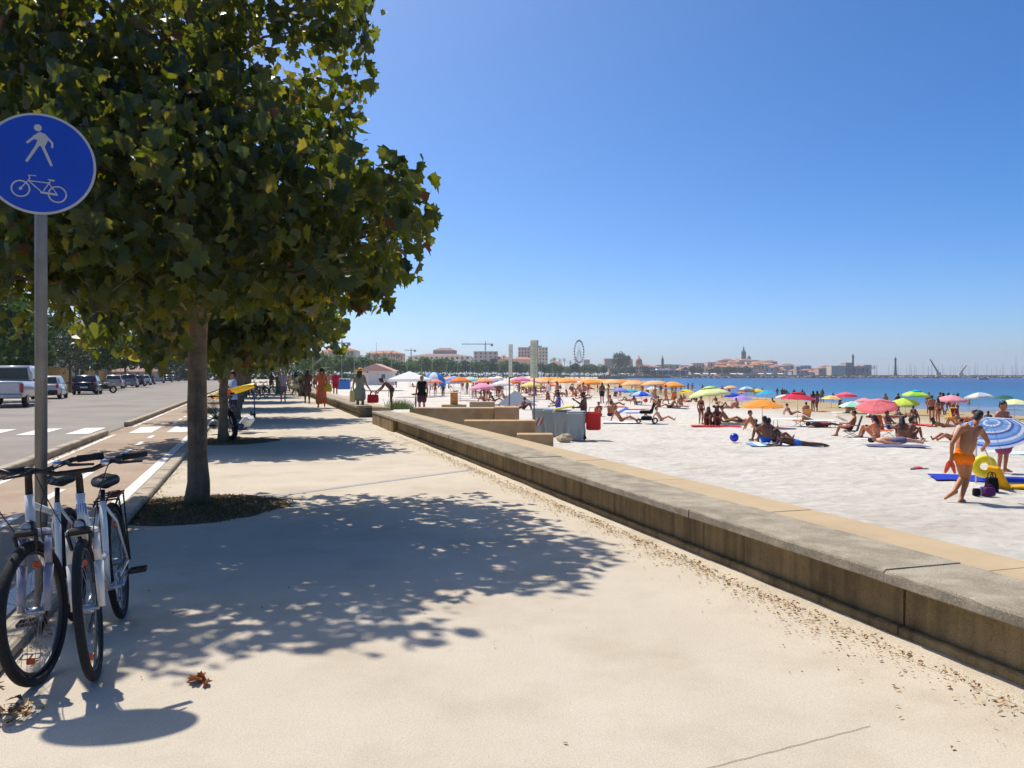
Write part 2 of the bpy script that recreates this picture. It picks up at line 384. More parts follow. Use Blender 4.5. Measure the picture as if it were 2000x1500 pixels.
def lib(kind, *key):
    k = (kind,) + key
    if k not in LIB:
        J = POSES[key[0]]; fem = key[1] == 'f'
        if kind == 'body': LIB[k] = body_mesh(k, J, fem)
        elif kind == 'wear': LIB[k] = wear_mesh(J, key[2], fem)
        elif kind == 'hair': LIB[k] = hair_mesh(J, key[2])
    return LIB[k]
for po in POSES:                                            # grow every shape once, before the scene fills up
    for sx in 'mf':
        lib('body', po, sx)
        for wv in (('trunks', 'shorts') if sx == 'm' else ('bikini', 'dress')): lib('wear', po, sx, wv)
    for hk in ('short', 'long'): lib('hair', po, 'm', hk)
for po in ('stand', 'walk', 'reach', 'carry', 'chair', 'knees'):
    for sx in 'mf':
        lib('wear', po, sx, 'shirt')
for po in ('stand', 'walk', 'carry'): lib('wear', po, 'f', 'long_dress'); lib('wear', po, 'm', 'tank'); lib('hair', po, 'm', 'hat'); lib('hair', po, 'm', 'cap'); lib('wear', po, 'f', 'sarong')
SK = {'tan': 'a8704e', 'dark': '7a4a32', 'fair': 'd09a7c', 'red': 'b5714f', 'deep': '5c3624'}
WN = {'trunks': 'swim_trunks', 'shorts': 'shorts', 'bikini': 'bikini', 'dress': 'dress', 'shirt': 'shirt', 'long_dress': 'dress', 'tank': 'tank_top', 'sarong': 'sarong', 'briefs': 'briefs'}
def person(loc, pose, sex, rz, wear, label, sk='tan', hair=('short', '1c130d'), scale=1.0, group=None, hat=None):
    """rz is the compass of the gaze: 0 looks away from the camera, pi looks at it"""
    t = thing('person', label, 'person', loc, rz, group, scale=scale)
    b = put('body', lib('body', pose, sex), t, mats=[skin(SK.get(sk, sk))])
    for kd, hexc in wear: put(WN[kd], lib('wear', pose, sex, kd), t, mats=[fabric(hexc)])
    if hair: put('hair', lib('hair', pose, 'm', hair[0]), t, mats=[mat('hair_' + hair[1], hair[1], rough=.6, var=.25, scale=60)])
    if hat: put('hat' if hat[0] == 'hat' else 'cap', lib('hair', pose, 'm', hat[0]), t, mats=[fabric(hat[1])])
    return t
# ------------------------------------------------------------------ the setting
def sheet(name, pts, z, m, lab=None):
    me = bpy.data.meshes.new(name); me.from_pydata([(p[0], p[1], z) for p in pts], [], [tuple(range(len(pts)))])
    me.materials.append(m); o = put(name, me); return struct(o, 'structure', lab)
def ground_mat(name, c1, c2, c3, sc1, sc2, bump, speck=0.0, rough=.9, streak=0.0, grain=160):
    m = bpy.data.materials.new(name); m.use_nodes = True; n = m.node_tree.nodes; l = m.node_tree.links; b = n['Principled BSDF']
    tc = n.new('ShaderNodeTexCoord')
    def nz(scale, det=6, ro=.6):
        q = n.new('ShaderNodeTexNoise'); q.inputs['Scale'].default_value = scale; q.inputs['Detail'].default_value = det; q.inputs['Roughness'].default_value = ro
        l.new(tc.outputs['Object'], q.inputs['Vector']); return q
    def ramp(q, a, b_):
        r = n.new('ShaderNodeMapRange'); r.inputs[1].default_value = a; r.inputs[2].default_value = b_; l.new(q.outputs[0], r.inputs[0]); return r
    def mix(f, a, b_, blend='MIX'):
        x = n.new('ShaderNodeMix'); x.data_type = 'RGBA'; x.blend_type = blend
        l.new(f.outputs[0], x.inputs[0]) if not isinstance(f, float) else setattr(x.inputs[0], 'default_value', f)
        for k, val in ((6, a), (7, b_)):
            if isinstance(val, tuple): x.inputs[k].default_value = (*val, 1)
            else: l.new(val, x.inputs[k])
        return x.outputs[2]
    c = mix(ramp(nz(sc1, 7, .65), .35, .65), lin(c1), lin(c2))
    c = mix(ramp(nz(sc2, 5), .48, .78), c, lin(c3))
    if speck:
        s_ = nz(grain, 2, .6); r = ramp(s_, .34, .46); r.inputs[3].default_value = speck; r.inputs[4].default_value = 0
        c = mix(r, c, tuple(x * .55 for x in lin(c3)))
        st = nz(7.0, 8, .75); r2 = ramp(st, .60, .72); r2.inputs[4].default_value = speck * .5
        c = mix(r2, c, tuple(x * .6 for x in lin(c3)))
        gb = nz(grain * .55, 2, .5); r3 = ramp(gb, .56, .66); r3.inputs[4].default_value = speck * .35
        c = mix(r3, c, tuple(min(1, x * 1.35) for x in lin(c2)))
    if streak:
        mp_ = n.new('ShaderNodeMapping'); mp_.inputs['Scale'].default_value = (7, 7, .5); l.new(tc.outputs['Object'], mp_.inputs[0]); q_ = n.new('ShaderNodeTexNoise'); q_.inputs['Scale'].default_value = 1.6; q_.inputs['Detail'].default_value = 6; l.new(mp_.outputs[0], q_.inputs['Vector'])
        r4 = ramp(q_, .5, .72); r4.inputs[4].default_value = streak; c = mix(r4, c, tuple(x * .45 for x in lin(c3)))
        r5 = ramp(q_, .30, .42); r5.inputs[3].default_value = streak * .5; r5.inputs[4].default_value = 0; c = mix(r5, c, tuple(min(1, x * 1.4) for x in lin(c2)))
    l.new(c, b.inputs['Base Color']); b.inputs['Roughness'].default_value = rough; b.inputs['Specular IOR Level'].default_value = .2
    bp = n.new('ShaderNodeBump'); bp.inputs['Distance'].default_value = bump; q = nz(60, 8, .7); l.new(q.outputs[0], bp.inputs['Height']); l.new(bp.outputs[0], b.inputs['Normal'])
    MATS[name] = m; return m
M_PROM = ground_mat('promenade_concrete', 'bcaf9c', 'c4b8a5', 'ada08a', .8, 1.3, .004, .55)
M_CYC = ground_mat('cycle_asphalt', '9c8874', 'ab9885', '8d7a68', 1.2, .5, .006, .5)
M_ROAD = ground_mat('road_asphalt', '857d75', '928a81', '776f68', .35, .22, .005, .35)
M_SAND = ground_mat('dry_sand', 'c7bfb2', 'd3ccc1', 'b8ad9e', 2.6, .6, .03, .2)
M_EARTH = ground_mat('dry_earth', '8a7c64', '9a8b70', '7b6d55', .6, .2, .01, .3)
M_KERB = mat('kerb_concrete', 'a79a86', rough=.9, var=.14, scale=9, bump=.004, grime=.3)
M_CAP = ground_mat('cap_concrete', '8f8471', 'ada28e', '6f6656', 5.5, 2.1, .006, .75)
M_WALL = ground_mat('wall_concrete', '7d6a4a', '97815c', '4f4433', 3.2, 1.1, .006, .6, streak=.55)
M_TAN = mat('tan_concrete', 'b09a78', rough=.9, var=.06, scale=3, bump=.002, grime=.12)
M_WHITE = mat('road_paint', 'd8d4cc', rough=.7, var=.10, scale=14, grime=.25)
M_DARKGAP = mat('joint_dirt', '5c5140', rough=1, var=.2, scale=20)
# earth to the horizon, then the paved strips above it
sheet('ground', [(-4000, -200), (-1.0, -200), (3.0, 0.5), (-6.5, 30), (-90, 300), (-140, 830), (-140, 6000), (-4000, 6000)], -0.012, M_EARTH, 'dry earth beyond the road')
def strip(name, s0, s1, t0, t1, z, m, lab=None, step=None):
    pts = [ST(s0, t0, z), ST(s1, t0, z), ST(s1, t1, z), ST(s0, t1, z)]
    o = sheet(name, pts, z, m, lab); return o
strip('promenade', -1.34, 4.4, -14, 330, 0.0, M_PROM, 'pale concrete seafront promenade')
strip('cycle_path', -3.52, -1.40, -14, 330, 0.004, M_CYC, 'tan asphalt cycle path')
# road bears a little further left than the promenade
sheet('road', [ST(-3.66, -14), ST(-3.66, 330), (-215, 480), (-255, 480), (-34.5, 30), (-22, -14)], 0.0, M_ROAD, 'grey asphalt road')
sheet('parking_strip', [(-21.5, 22, .004), (-19.2, 22, .004), (-190, 470, .004), (-196, 470, .004)], .004, M_KERB, 'pale strip along the parked cars')
def marking(name, pts):
    o = sheet(name, pts, .009, M_WHITE); return o
marking('lane_line', [ST(-1.62, -14), ST(-1.47, -14), ST(-1.47, 200), ST(-1.62, 200)])
marking('lane_line', [ST(-3.42, -14), ST(-3.32, -14), ST(-3.32, 22.0), ST(-3.42, 22.0)])
marking('lane_line', [ST(-3.42, 25.2), ST(-3.32, 25.2), ST(-3.32, 200), ST(-3.42, 200)])
t_ = 1.0
while t_ < 60:
    if not 21.5 < t_ < 25: marking('lane_dash', [ST(-2.46, t_), ST(-2.36, t_), ST(-2.36, t_ + .95), ST(-2.46, t_ + .95)])
    t_ += 1.95
for s_ in (-1.95, -2.85, -4.3, -5.4, -6.5, -7.6, -8.7):
    marking('crossing_stripe', [ST(s_ - .27, 22.5), ST(s_ + .27, 22.5), ST(s_ + .27, 25.0), ST(s_ - .27, 25.0)])
# kerb stones, each its own piece
def kerb(name, s0, s1, t0, t1, h, lab):
    k = put(name, MB().add([ST(s0 + .01, t0, .001), ST(s1 - .01, t0, .001), ST(s1 - .01, t1, .001), ST(s0 + .01, t1, .001)], [(0, 1, 2, 3)]).mesh(name, M_DARKGAP)); struct(k, 'structure', lab)
    ln = .98; me = MB().bbox((0, 0, h / 2), (s1 - s0, ln, h), .015).mesh('kerb_stone', M_KERB)
    t = t0 + .5; i = 0
    while t < min(t1, t0 + 80):
        o = put('kerb_stone', me, k, loc=ST((s0 + s1) / 2, t, random.uniform(-.006, .004)), rz=PANG + random.uniform(-.006, .006)); t += 1.0
    if t < t1:
        MB().add([ST(s0, t, 0), ST(s1, t, 0), ST(s1, t1, 0), ST(s0, t1, 0), ST(s0, t, h), ST(s1, t, h), ST(s1, t1, h), ST(s0, t1, h)], [(4, 5, 6, 7), (0, 1, 5, 4), (1, 2, 6, 5), (2, 3, 7, 6), (3, 0, 4, 7)]).build('kerb_run', M_KERB, k)
kerb('kerb_promenade', -1.40, -1.22, -12, 160, .075, 'low concrete kerb between cycle path and promenade')
kerb('kerb_road', -3.66, -3.50, -12, 22, .13, 'raised concrete kerb beside the road, near run')
kerb('kerb_road', -3.66, -3.50, 25.5, 180, .13, 'raised concrete kerb beside the road, beyond the crossing')
# bands and cracks in the promenade
sheet('paving_band', [ST(.10, 10.15), ST(3.4, 12.25), ST(3.4, 12.40), ST(.10, 10.30)], .004, mat('band_grey', 'a09c98', rough=.9, var=.1, scale=8))
cr = MB(); pa, pb = P(1365, 1506), P(1700, 1419)
for i in range(24):
    a = pa.lerp(pb, i / 24); b = pa.lerp(pb, (i + 1) / 24); j0 = .0022 * math.sin(i * 1.7); j1 = .0022 * math.sin((i + 1) * 1.7); wd = .0016
    cr.add([a + V3((0, j0 - wd, .003)), b + V3((0, j1 - wd, .003)), b + V3((0, j1 + wd, .003)), a + V3((0, j0 + wd, .003))], [(0, 1, 2, 3)])
struct(cr.build('expansion_joint', M_DARKGAP))
# beach: fine uneven grid near, coarser far
def beach():
    V = []; Fc = []
    def lines(a, b, n): return [a + (b - a) * i / n for i in range(n + 1)]
    ys = lines(-6, 6, 24)[:-1] + lines(6, 34, 210)[:-1] + lines(34, 80, 120)[:-1] + lines(80, 240, 80)[:-1] + lines(240, 860, 60)
    fr = [0, .02] + [(.02 + .98 * (i / 150) ** 1.15) for i in range(1, 151)]
    for y in ys:
        t = (y - 1.3) / .952; x0 = 4.2 * .952 - .305 * t; 
        if y > 70: x0 = min(x0, -30 - (y - 70) * .33)
        x1 = shore_x(y) + 45
        for f in fr:
            x = x0 + (x1 - x0) * f; z = sand_z(x, y)
            if x < shore_x(y) and y < 90:
                k = 1 if y < 40 else .7
                z += k * (.05 * (mnoise.noise(V3((x * .55, y * .55, 0)))) + .035 * mnoise.noise(V3((x * 2.1, y * 2.1, 3))) + .022 * mnoise.noise(V3((x * 4.6, y * 4.6, 7))))
            V.append((x, y, z))
    m = len(fr)
    for i in range(len(ys) - 1):
        for j in range(m - 1): a = i * m + j; Fc.append((a, a + 1, a + m + 1, a + m))
    me = bpy.data.meshes.new('beach'); me.from_pydata(V, [], Fc); me.materials.append(M_SAND); me.polygons.foreach_set('use_smooth', [True] * len(Fc))
    return struct(put('beach', me), 'structure', 'pale sandy beach sloping to the sea')
beach()
# wet sand darkens towards the water: its own colour by height
def wet_sand():
    n = M_SAND.node_tree.nodes; l = M_SAND.node_tree.links; b = n['Principled BSDF']; src = b.inputs['Base Color'].links[0].from_socket
    g = n.new('ShaderNodeNewGeometry'); sp = n.new('ShaderNodeSeparateXYZ'); l.new(g.outputs['Position'], sp.inputs[0])
    mr = n.new('ShaderNodeMapRange'); mr.inputs[1].default_value = -1.5; mr.inputs[2].default_value = -1.06; mr.inputs[3].default_value = 1; mr.inputs[4].default_value = 0; l.new(sp.outputs[2], mr.inputs[0])
    x = n.new('ShaderNodeMix'); x.data_type = 'RGBA'; l.new(mr.outputs[0], x.inputs[0]); l.new(src, x.inputs[6]); x.inputs[7].default_value = (*lin('a9946f'), 1); l.new(x.outputs[2], b.inputs['Base Color'])
wet_sand()
def trodden():
    n = M_SAND.node_tree.nodes; l = M_SAND.node_tree.links; b = n['Principled BSDF']; src = b.inputs['Normal'].links[0].from_socket
    tc = n.new('ShaderNodeTexCoord'); q = n.new('ShaderNodeTexNoise'); q.inputs['Scale'].default_value = 3.2; q.inputs['Detail'].default_value = 3; l.new(tc.outputs['Object'], q.inputs['Vector'])
    v = n.new('ShaderNodeTexVoronoi'); v.inputs['Scale'].default_value = 3.4; v.feature = 'SMOOTH_F1'; l.new(tc.outputs['Object'], v.inputs['Vector'])
    a = n.new('ShaderNodeMath'); a.operation = 'ADD'; l.new(q.outputs[0], a.inputs[0]); l.new(v.outputs['Distance'], a.inputs[1])
    bp = n.new('ShaderNodeBump'); bp.inputs['Distance'].default_value = .052; bp.inputs['Strength'].default_value = 1; l.new(a.outputs[0], bp.inputs['Height']); l.new(src, bp.inputs['Normal']); l.new(bp.outputs[0], b.inputs['Normal'])
trodden()
# sea
ms = bpy.data.materials.new('sea_water'); ms.use_nodes = True; n = ms.node_tree.nodes; l = ms.node_tree.links; b = n['Principled BSDF']
tc = n.new('ShaderNodeTexCoord'); sp = n.new('ShaderNodeSeparateXYZ'); l.new(tc.outputs['Object'], sp.inputs[0])
at = n.new('ShaderNodeAttribute'); at.attribute_name = 'depth'
cr_ = n.new('ShaderNodeValToRGB'); e = cr_.color_ramp.elements
e[0].position = 0; e[0].color = (*lin('7a8088'), 1); e[1].position = 1; e[1].color = (*lin('083568'), 1)
for p_, c_ in ((.06, '4f6a88'), (.20, '226084'), (.45, '0e527c'), (.7, '0a4274')): q = e.new(p_); q.color = (*lin(c_), 1)
nz = n.new('ShaderNodeTexNoise'); nz.inputs['Scale'].default_value = .03; nz.inputs['Detail'].default_value = 5
mp = n.new('ShaderNodeMapping'); mp.inputs['Scale'].default_value = (.35, 1.6, 1); l.new(tc.outputs['Object'], mp.inputs[0]); l.new(mp.outputs[0], nz.inputs['Vector'])
ad = n.new('ShaderNodeMath'); ad.operation = 'MULTIPLY_ADD'; ad.inputs[1].default_value = .5; l.new(nz.outputs[0], ad.inputs[0]); 
sb = n.new('ShaderNodeMath'); sb.operation = 'SUBTRACT'; sb.inputs[1].default_value = .25; l.new(at.outputs['Fac'], sb.inputs[0]); l.new(sb.outputs[0], ad.inputs[2])
l.new(ad.outputs[0], cr_.inputs[0]); l.new(cr_.outputs[0], b.inputs['Base Color'])
b.inputs['Roughness'].default_value = .25; b.inputs['Specular IOR Level'].default_value = .16
wn = n.new('ShaderNodeTexNoise'); wn.inputs['Scale'].default_value = 1.1; wn.inputs['Detail'].default_value = 6; mp2 = n.new('ShaderNodeMapping'); mp2.inputs['Scale'].default_value = (.5, 1.3, 1); l.new(tc.outputs['Object'], mp2.inputs[0]); l.new(mp2.outputs[0], wn.inputs['Vector'])
bp = n.new('ShaderNodeBump'); bp.inputs['Distance'].default_value = .35; bp.inputs['Strength'].default_value = 1; l.new(wn.outputs[0], bp.inputs['Height']); l.new(bp.outputs[0], b.inputs['Normal'])
V = []; Fc = []; D_ = []
ys = [-300, -100] + [i * 12 for i in range(0, 90)] + [1200, 1600, 2500, 5000, 12000]
fs = [0, .003, .006, .01, .015, .02, .03, .05, .08, .12, .2, .35, .6, 1]
for y in ys:
    x0 = shore_x(y) - 1.5
    for f in fs:
        x = x0 + 6000 * f ** 1.6; V.append((x, y, SEA)); D_.append(min(1, max(0, (x - x0) / 210 + max(0, y - 70) * .0006 * min(1, (x - x0) / 40))))
m_ = len(fs)
for i in range(len(ys) - 1):
    for j in range(m_ - 1): a = i * m_ + j; Fc.append((a, a + 1, a + m_ + 1, a + m_))
me = bpy.data.meshes.new('sea'); me.from_pydata(V, [], Fc); me.materials.append(ms)
att = me.attributes.new('depth', 'FLOAT', 'POINT'); att.data.foreach_set('value', D_)
struct(put('sea', me), 'structure', 'blue sea, turquoise in the shallows')
# far shore of the bay, under the town
sheet('far_shore', [(-140, 830), (125, 836), (150, 842), (330, 846), (330, 6000), (-140, 6000)], .2, M_EARTH, 'low land under the far town')
q = MB()
for (x0, y0), (x1, y1) in (((60, 560), (82, 625)), ((82, 625), (125, 836)), ((125, 836), (150, 842)), ((150, 842), (330, 846))):
    q.add([(x0, y0, SEA - 1), (x1, y1, SEA - 1), (x1, y1, .2), (x0, y0, .2)], [(0, 1, 2, 3)])
struct(q.build('quay', mat('quay_stone', '6d6357', rough=.9, var=.3, scale=.4)))
# ------------------------------------------------------------------ sea wall with its cap slabs, panels and foot
def stbox(mb, s0, s1, t0, t1, z0, z1, bev=.008, mi=0):
    c = ST((s0 + s1) / 2, (t0 + t1) / 2, (z0 + z1) / 2); return mb.bbox(c, (s1 - s0, t1 - t0, z1 - z0), bev, mi, Matrix.Rotation(PANG, 3, 'Z'))
def rough_slab(s0, s1, t0, t1, z0, z1, bev, amp, seed, n_=26):
    """a cast slab with slightly worn, chipped edges"""
    mb = MB(); b = bev; prof = [(s0 + b * .5, z0), (s0, z0 + b * .5), (s0, z1 - b), (s0 + b * .35, z1 - b * .35), (s0 + b, z1), (s1 - b, z1), (s1, z1 - b), (s1, z0)]; k = len(prof)
    for i in range(n_ + 1):
        t = t0 + (t1 - t0) * i / n_
        for j, (s_, z) in enumerate(prof):
            e = 1.0 if j in (2, 3, 4) else .35; nz_ = mnoise.noise(V3((t * 9, j * 3.1, seed))) + .6 * mnoise.noise(V3((t * 31, j * 5.3, seed + 3)))
            chip = max(0, mnoise.noise(V3((t * 14, seed * 2.7, 8))) - .42) * 6 if j in (2, 3, 4) else 0
            mb.v.append(tuple(ST(s_ + amp * e * (nz_ + chip * 1.2), t, z + amp * e * .8 * (mnoise.noise(V3((t * 11, j * 2.1, seed + 7))) - chip))))
    for i in range(n_):
        for j in range(k): mb.f.append((i * k + j, i * k + (j + 1) % k, i * k + k + (j + 1) % k, i * k + k + j))
    mb.f += [tuple(range(k)), tuple(reversed(range(n_ * k, n_ * k + k)))]; mb.mi = [0] * len(mb.f); return mb
def seawall(t0, t1, label, flush=2.0, ln=2.12):
    w_ = thing('seawall', label, 'wall', ST(3.6, t0)); inv = -Vector(w_.location)
    def part(nm, mb, m):
        o = mb.build(nm, m, w_); o.location = inv; return o
    core = MB(); stbox(core, 3.60, 3.90, t0 + .02, t1 - .02, -.95, .32); part('core', core, M_DARKGAP)
    t = t0
    while t < t1 - .1:
        e = min(t + ln, t1)
        hz_ = random.uniform(-.004, .004); part('cap_slab', rough_slab(3.345 + random.uniform(-.006, .006), 3.91, t + .005, e - .005, .336, .408 + hz_, .016, .0045, t), M_CAP)
        end = e > t1 - flush or False
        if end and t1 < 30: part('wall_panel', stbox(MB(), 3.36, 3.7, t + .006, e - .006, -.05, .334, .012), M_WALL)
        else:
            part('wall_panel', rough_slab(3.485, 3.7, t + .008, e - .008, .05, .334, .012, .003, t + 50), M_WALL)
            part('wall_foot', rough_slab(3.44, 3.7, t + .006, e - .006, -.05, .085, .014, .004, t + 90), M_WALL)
        part('ledge_slab', stbox(MB(), 3.905, 4.56, t + .003, e - .003, -1.2, .345 + random.uniform(-.004, .004), .012), M_TAN)
        t = e
    return w_
seawall(-9.1, 24.4, 'long low concrete wall with grey cap slabs beside the near promenade')
seawall(28.4, 92, 'far run of low concrete wall beyond the beach opening', ln=4.0)
# stepped blocks down to the sand
def block(u0, u1, vt, d, depth, zb, label, m=M_TAN):
    x0, x1 = (u0 - CX) * d / F, (u1 - CX) * d / F; zt = CAMZ - (vt - HV) * d / F
    o = MB().bbox((0, 0, (zt - zb) / 2), (x1 - x0, depth, zt - zb), .015).build('concrete_step', m, loc=((x0 + x1) / 2, d + depth / 2, zb)); return tag(o, label, 'step', 'steps down to the sand')
M_STEP = ground_mat('step_concrete', 'b3936a', 'c2a57e', '8f7350', 2.5, .9, .004, .5)
block(800, 965, 797, 29.4, .9, -1.0, 'highest and longest tan concrete step, its face in shade', M_STEP)
block(966, 1014, 795.5, 29.0, 1.0, -1.0, 'tan concrete end block right of the highest step', M_STEP)
block(905, 1046, 822, 26.9, .8, -1.0, 'middle tan concrete step in front of the end block', M_STEP)
block(1010, 1081, 848.5, 25.4, .7, -1.05, 'lowest tan concrete step beside the grey bins', M_STEP)
block(917, 966, 785, 34.5, .8, -1.0, 'small tan concrete slab behind the highest step', M_TAN)
# ------------------------------------------------------------------ round blue sign
SG = V3((-2.83, 4.80, 0)); sg = thing('path_sign', 'round blue pedestrian and bicycle path sign on a grey pole', 'sign', SG)
M_GALV = mat('galvanised_steel', '80807c', rough=.45, metal=.5, var=.15, scale=8, bump=.001, grime=.35)
MB().lathe([(.034, -.05), (.034, 2.6), (.034, 3.0), (.028, 3.01), (0, 3.01)], n=20).build('pole', M_GALV, sg, smooth=True)
MB().lathe([(.0355, .62), (.0357, .63), (.0357, .71), (.0355, .72)], n=20).build('sticker', mat('sticker_paper', '9a9288', rough=.8, col2='6b6a68', scale=30), sg)
th = R(21); FX = Matrix(((math.cos(th), 0, math.sin(th)), (math.sin(th), 0, -math.cos(th)), (0, 1, 0)))   # sign plane: x right, y up, z out
fo = V3((math.sin(th), -math.cos(th), 0)) * .045 + V3((0, 0, 2.755))
def disc(r, n=64): return [(r * math.cos(2 * math.pi * i / n), r * math.sin(2 * math.pi * i / n)) for i in range(n)]
pl = MB().prism(disc(.302), 0, .004, FX, off=fo).build('plate', mat('sign_back', '8c8c8a', rough=.5, metal=.4), sg)
MB().prism(disc(.301), .005, .0065, FX, off=fo).build('rim', mat('sign_white', 'b9b8b2', rough=.5, var=.08, scale=6), sg)
MB().prism(disc(.287), .007, .0085, FX, off=fo).build('blue_face', mat('sign_blue', '0640b0', rough=.45, var=.06, scale=5), sg)
M_SW = MATS['sign_white']
px = lambda X, Y: ((X - 524) / 6.25 / 328 + .0, -(Y - 765) / 6.25 / 328)       # measured on the sign face
ped = MB()
def bar(mb, a, b, w0, w1=None, z=(.009, .0102)):
    a, b = V3((*px(*a), 0)), V3((*px(*b), 0)); d = (b - a).normalized(); q = V3((-d.y, d.x, 0)); w0 /= 4100; w1 = (w1 or w0 * 4100) / 4100
    pts = [a + q * w0]
    for k in range(1, 6): pts.append(a + q * w0 * math.cos(k * math.pi / 6) - d * w0 * math.sin(k * math.pi / 6))
    pts += [a - q * w0, b - q * w1]
    for k in range(1, 6): pts.append(b - q * w1 * math.cos(k * math.pi / 6) + d * w1 * math.sin(k * math.pi / 6))
    pts.append(b + q * w1); zz = z[0] + .0003 * random.random()
    mb.prism([(p.x, p.y) for p in pts], zz, zz + .0012, FX, off=fo)
ped.prism([(px(508, 328)[0] + x, px(508, 328)[1] + y) for x, y in disc(.0205, 24)], .009, .0102, FX, off=fo)
ped.prism([px(*p_) for p_ in ((540, 375), (622, 452), (585, 550), (480, 550), (505, 480), (470, 470), (455, 432))], .0088, .0099, FX, off=fo)
for a, b, w0, w1 in (((520, 400), (398, 515), 30, 27), ((575, 405), (662, 500), 28, 24), ((662, 500), (662, 550), 24, 24), ((515, 525), (392, 740), 36, 31), ((550, 525), (652, 770), 34, 30)): bar(ped, a, b, w0, w1)
ped.build('walker_symbol', M_SW, sg)
bk = MB()
def ringp(c, r0, r1):
    cx, cy = px(*c); n_ = 40
    for i in range(n_):
        a, b = 2 * math.pi * i / n_, 2 * math.pi * (i + 1) / n_
        bk.prism([(cx + r * math.cos(t), cy + r * math.sin(t)) for r, t in ((r0, a), (r1, a), (r1, b), (r0, b))], .009, .0102, FX, off=fo)
for c in ((325, 1082), (718, 1125)): ringp(c, .0425, .0505)
bk.prism([(px(325, 1082)[0] + x, px(325, 1082)[1] + y) for x, y in disc(.009, 16)], .0091, .0103, FX, off=fo)
for a, b, w0 in (((325, 1082), (425, 950), 12), ((425, 950), (410, 912), 11), ((410, 912), (490, 916), 9), ((415, 980), (620, 992), 12), ((415, 985), (540, 1100), 12), ((570, 1090), (655, 950), 12), ((620, 985), (715, 1125), 11), ((620, 950), (685, 955), 12), ((670, 965), (685, 955), 14), ((545, 1112), (710, 1128), 25)): bar(bk, a, b, w0)
bk.build('bicycle_symbol', M_SW, sg)
for zz in (2.62, 2.88): MB().lathe([(.037, zz - .015), (.040, zz - .012), (.040, zz + .012), (.037, zz + .015)], n=20).build('clamp', M_GALV, sg)
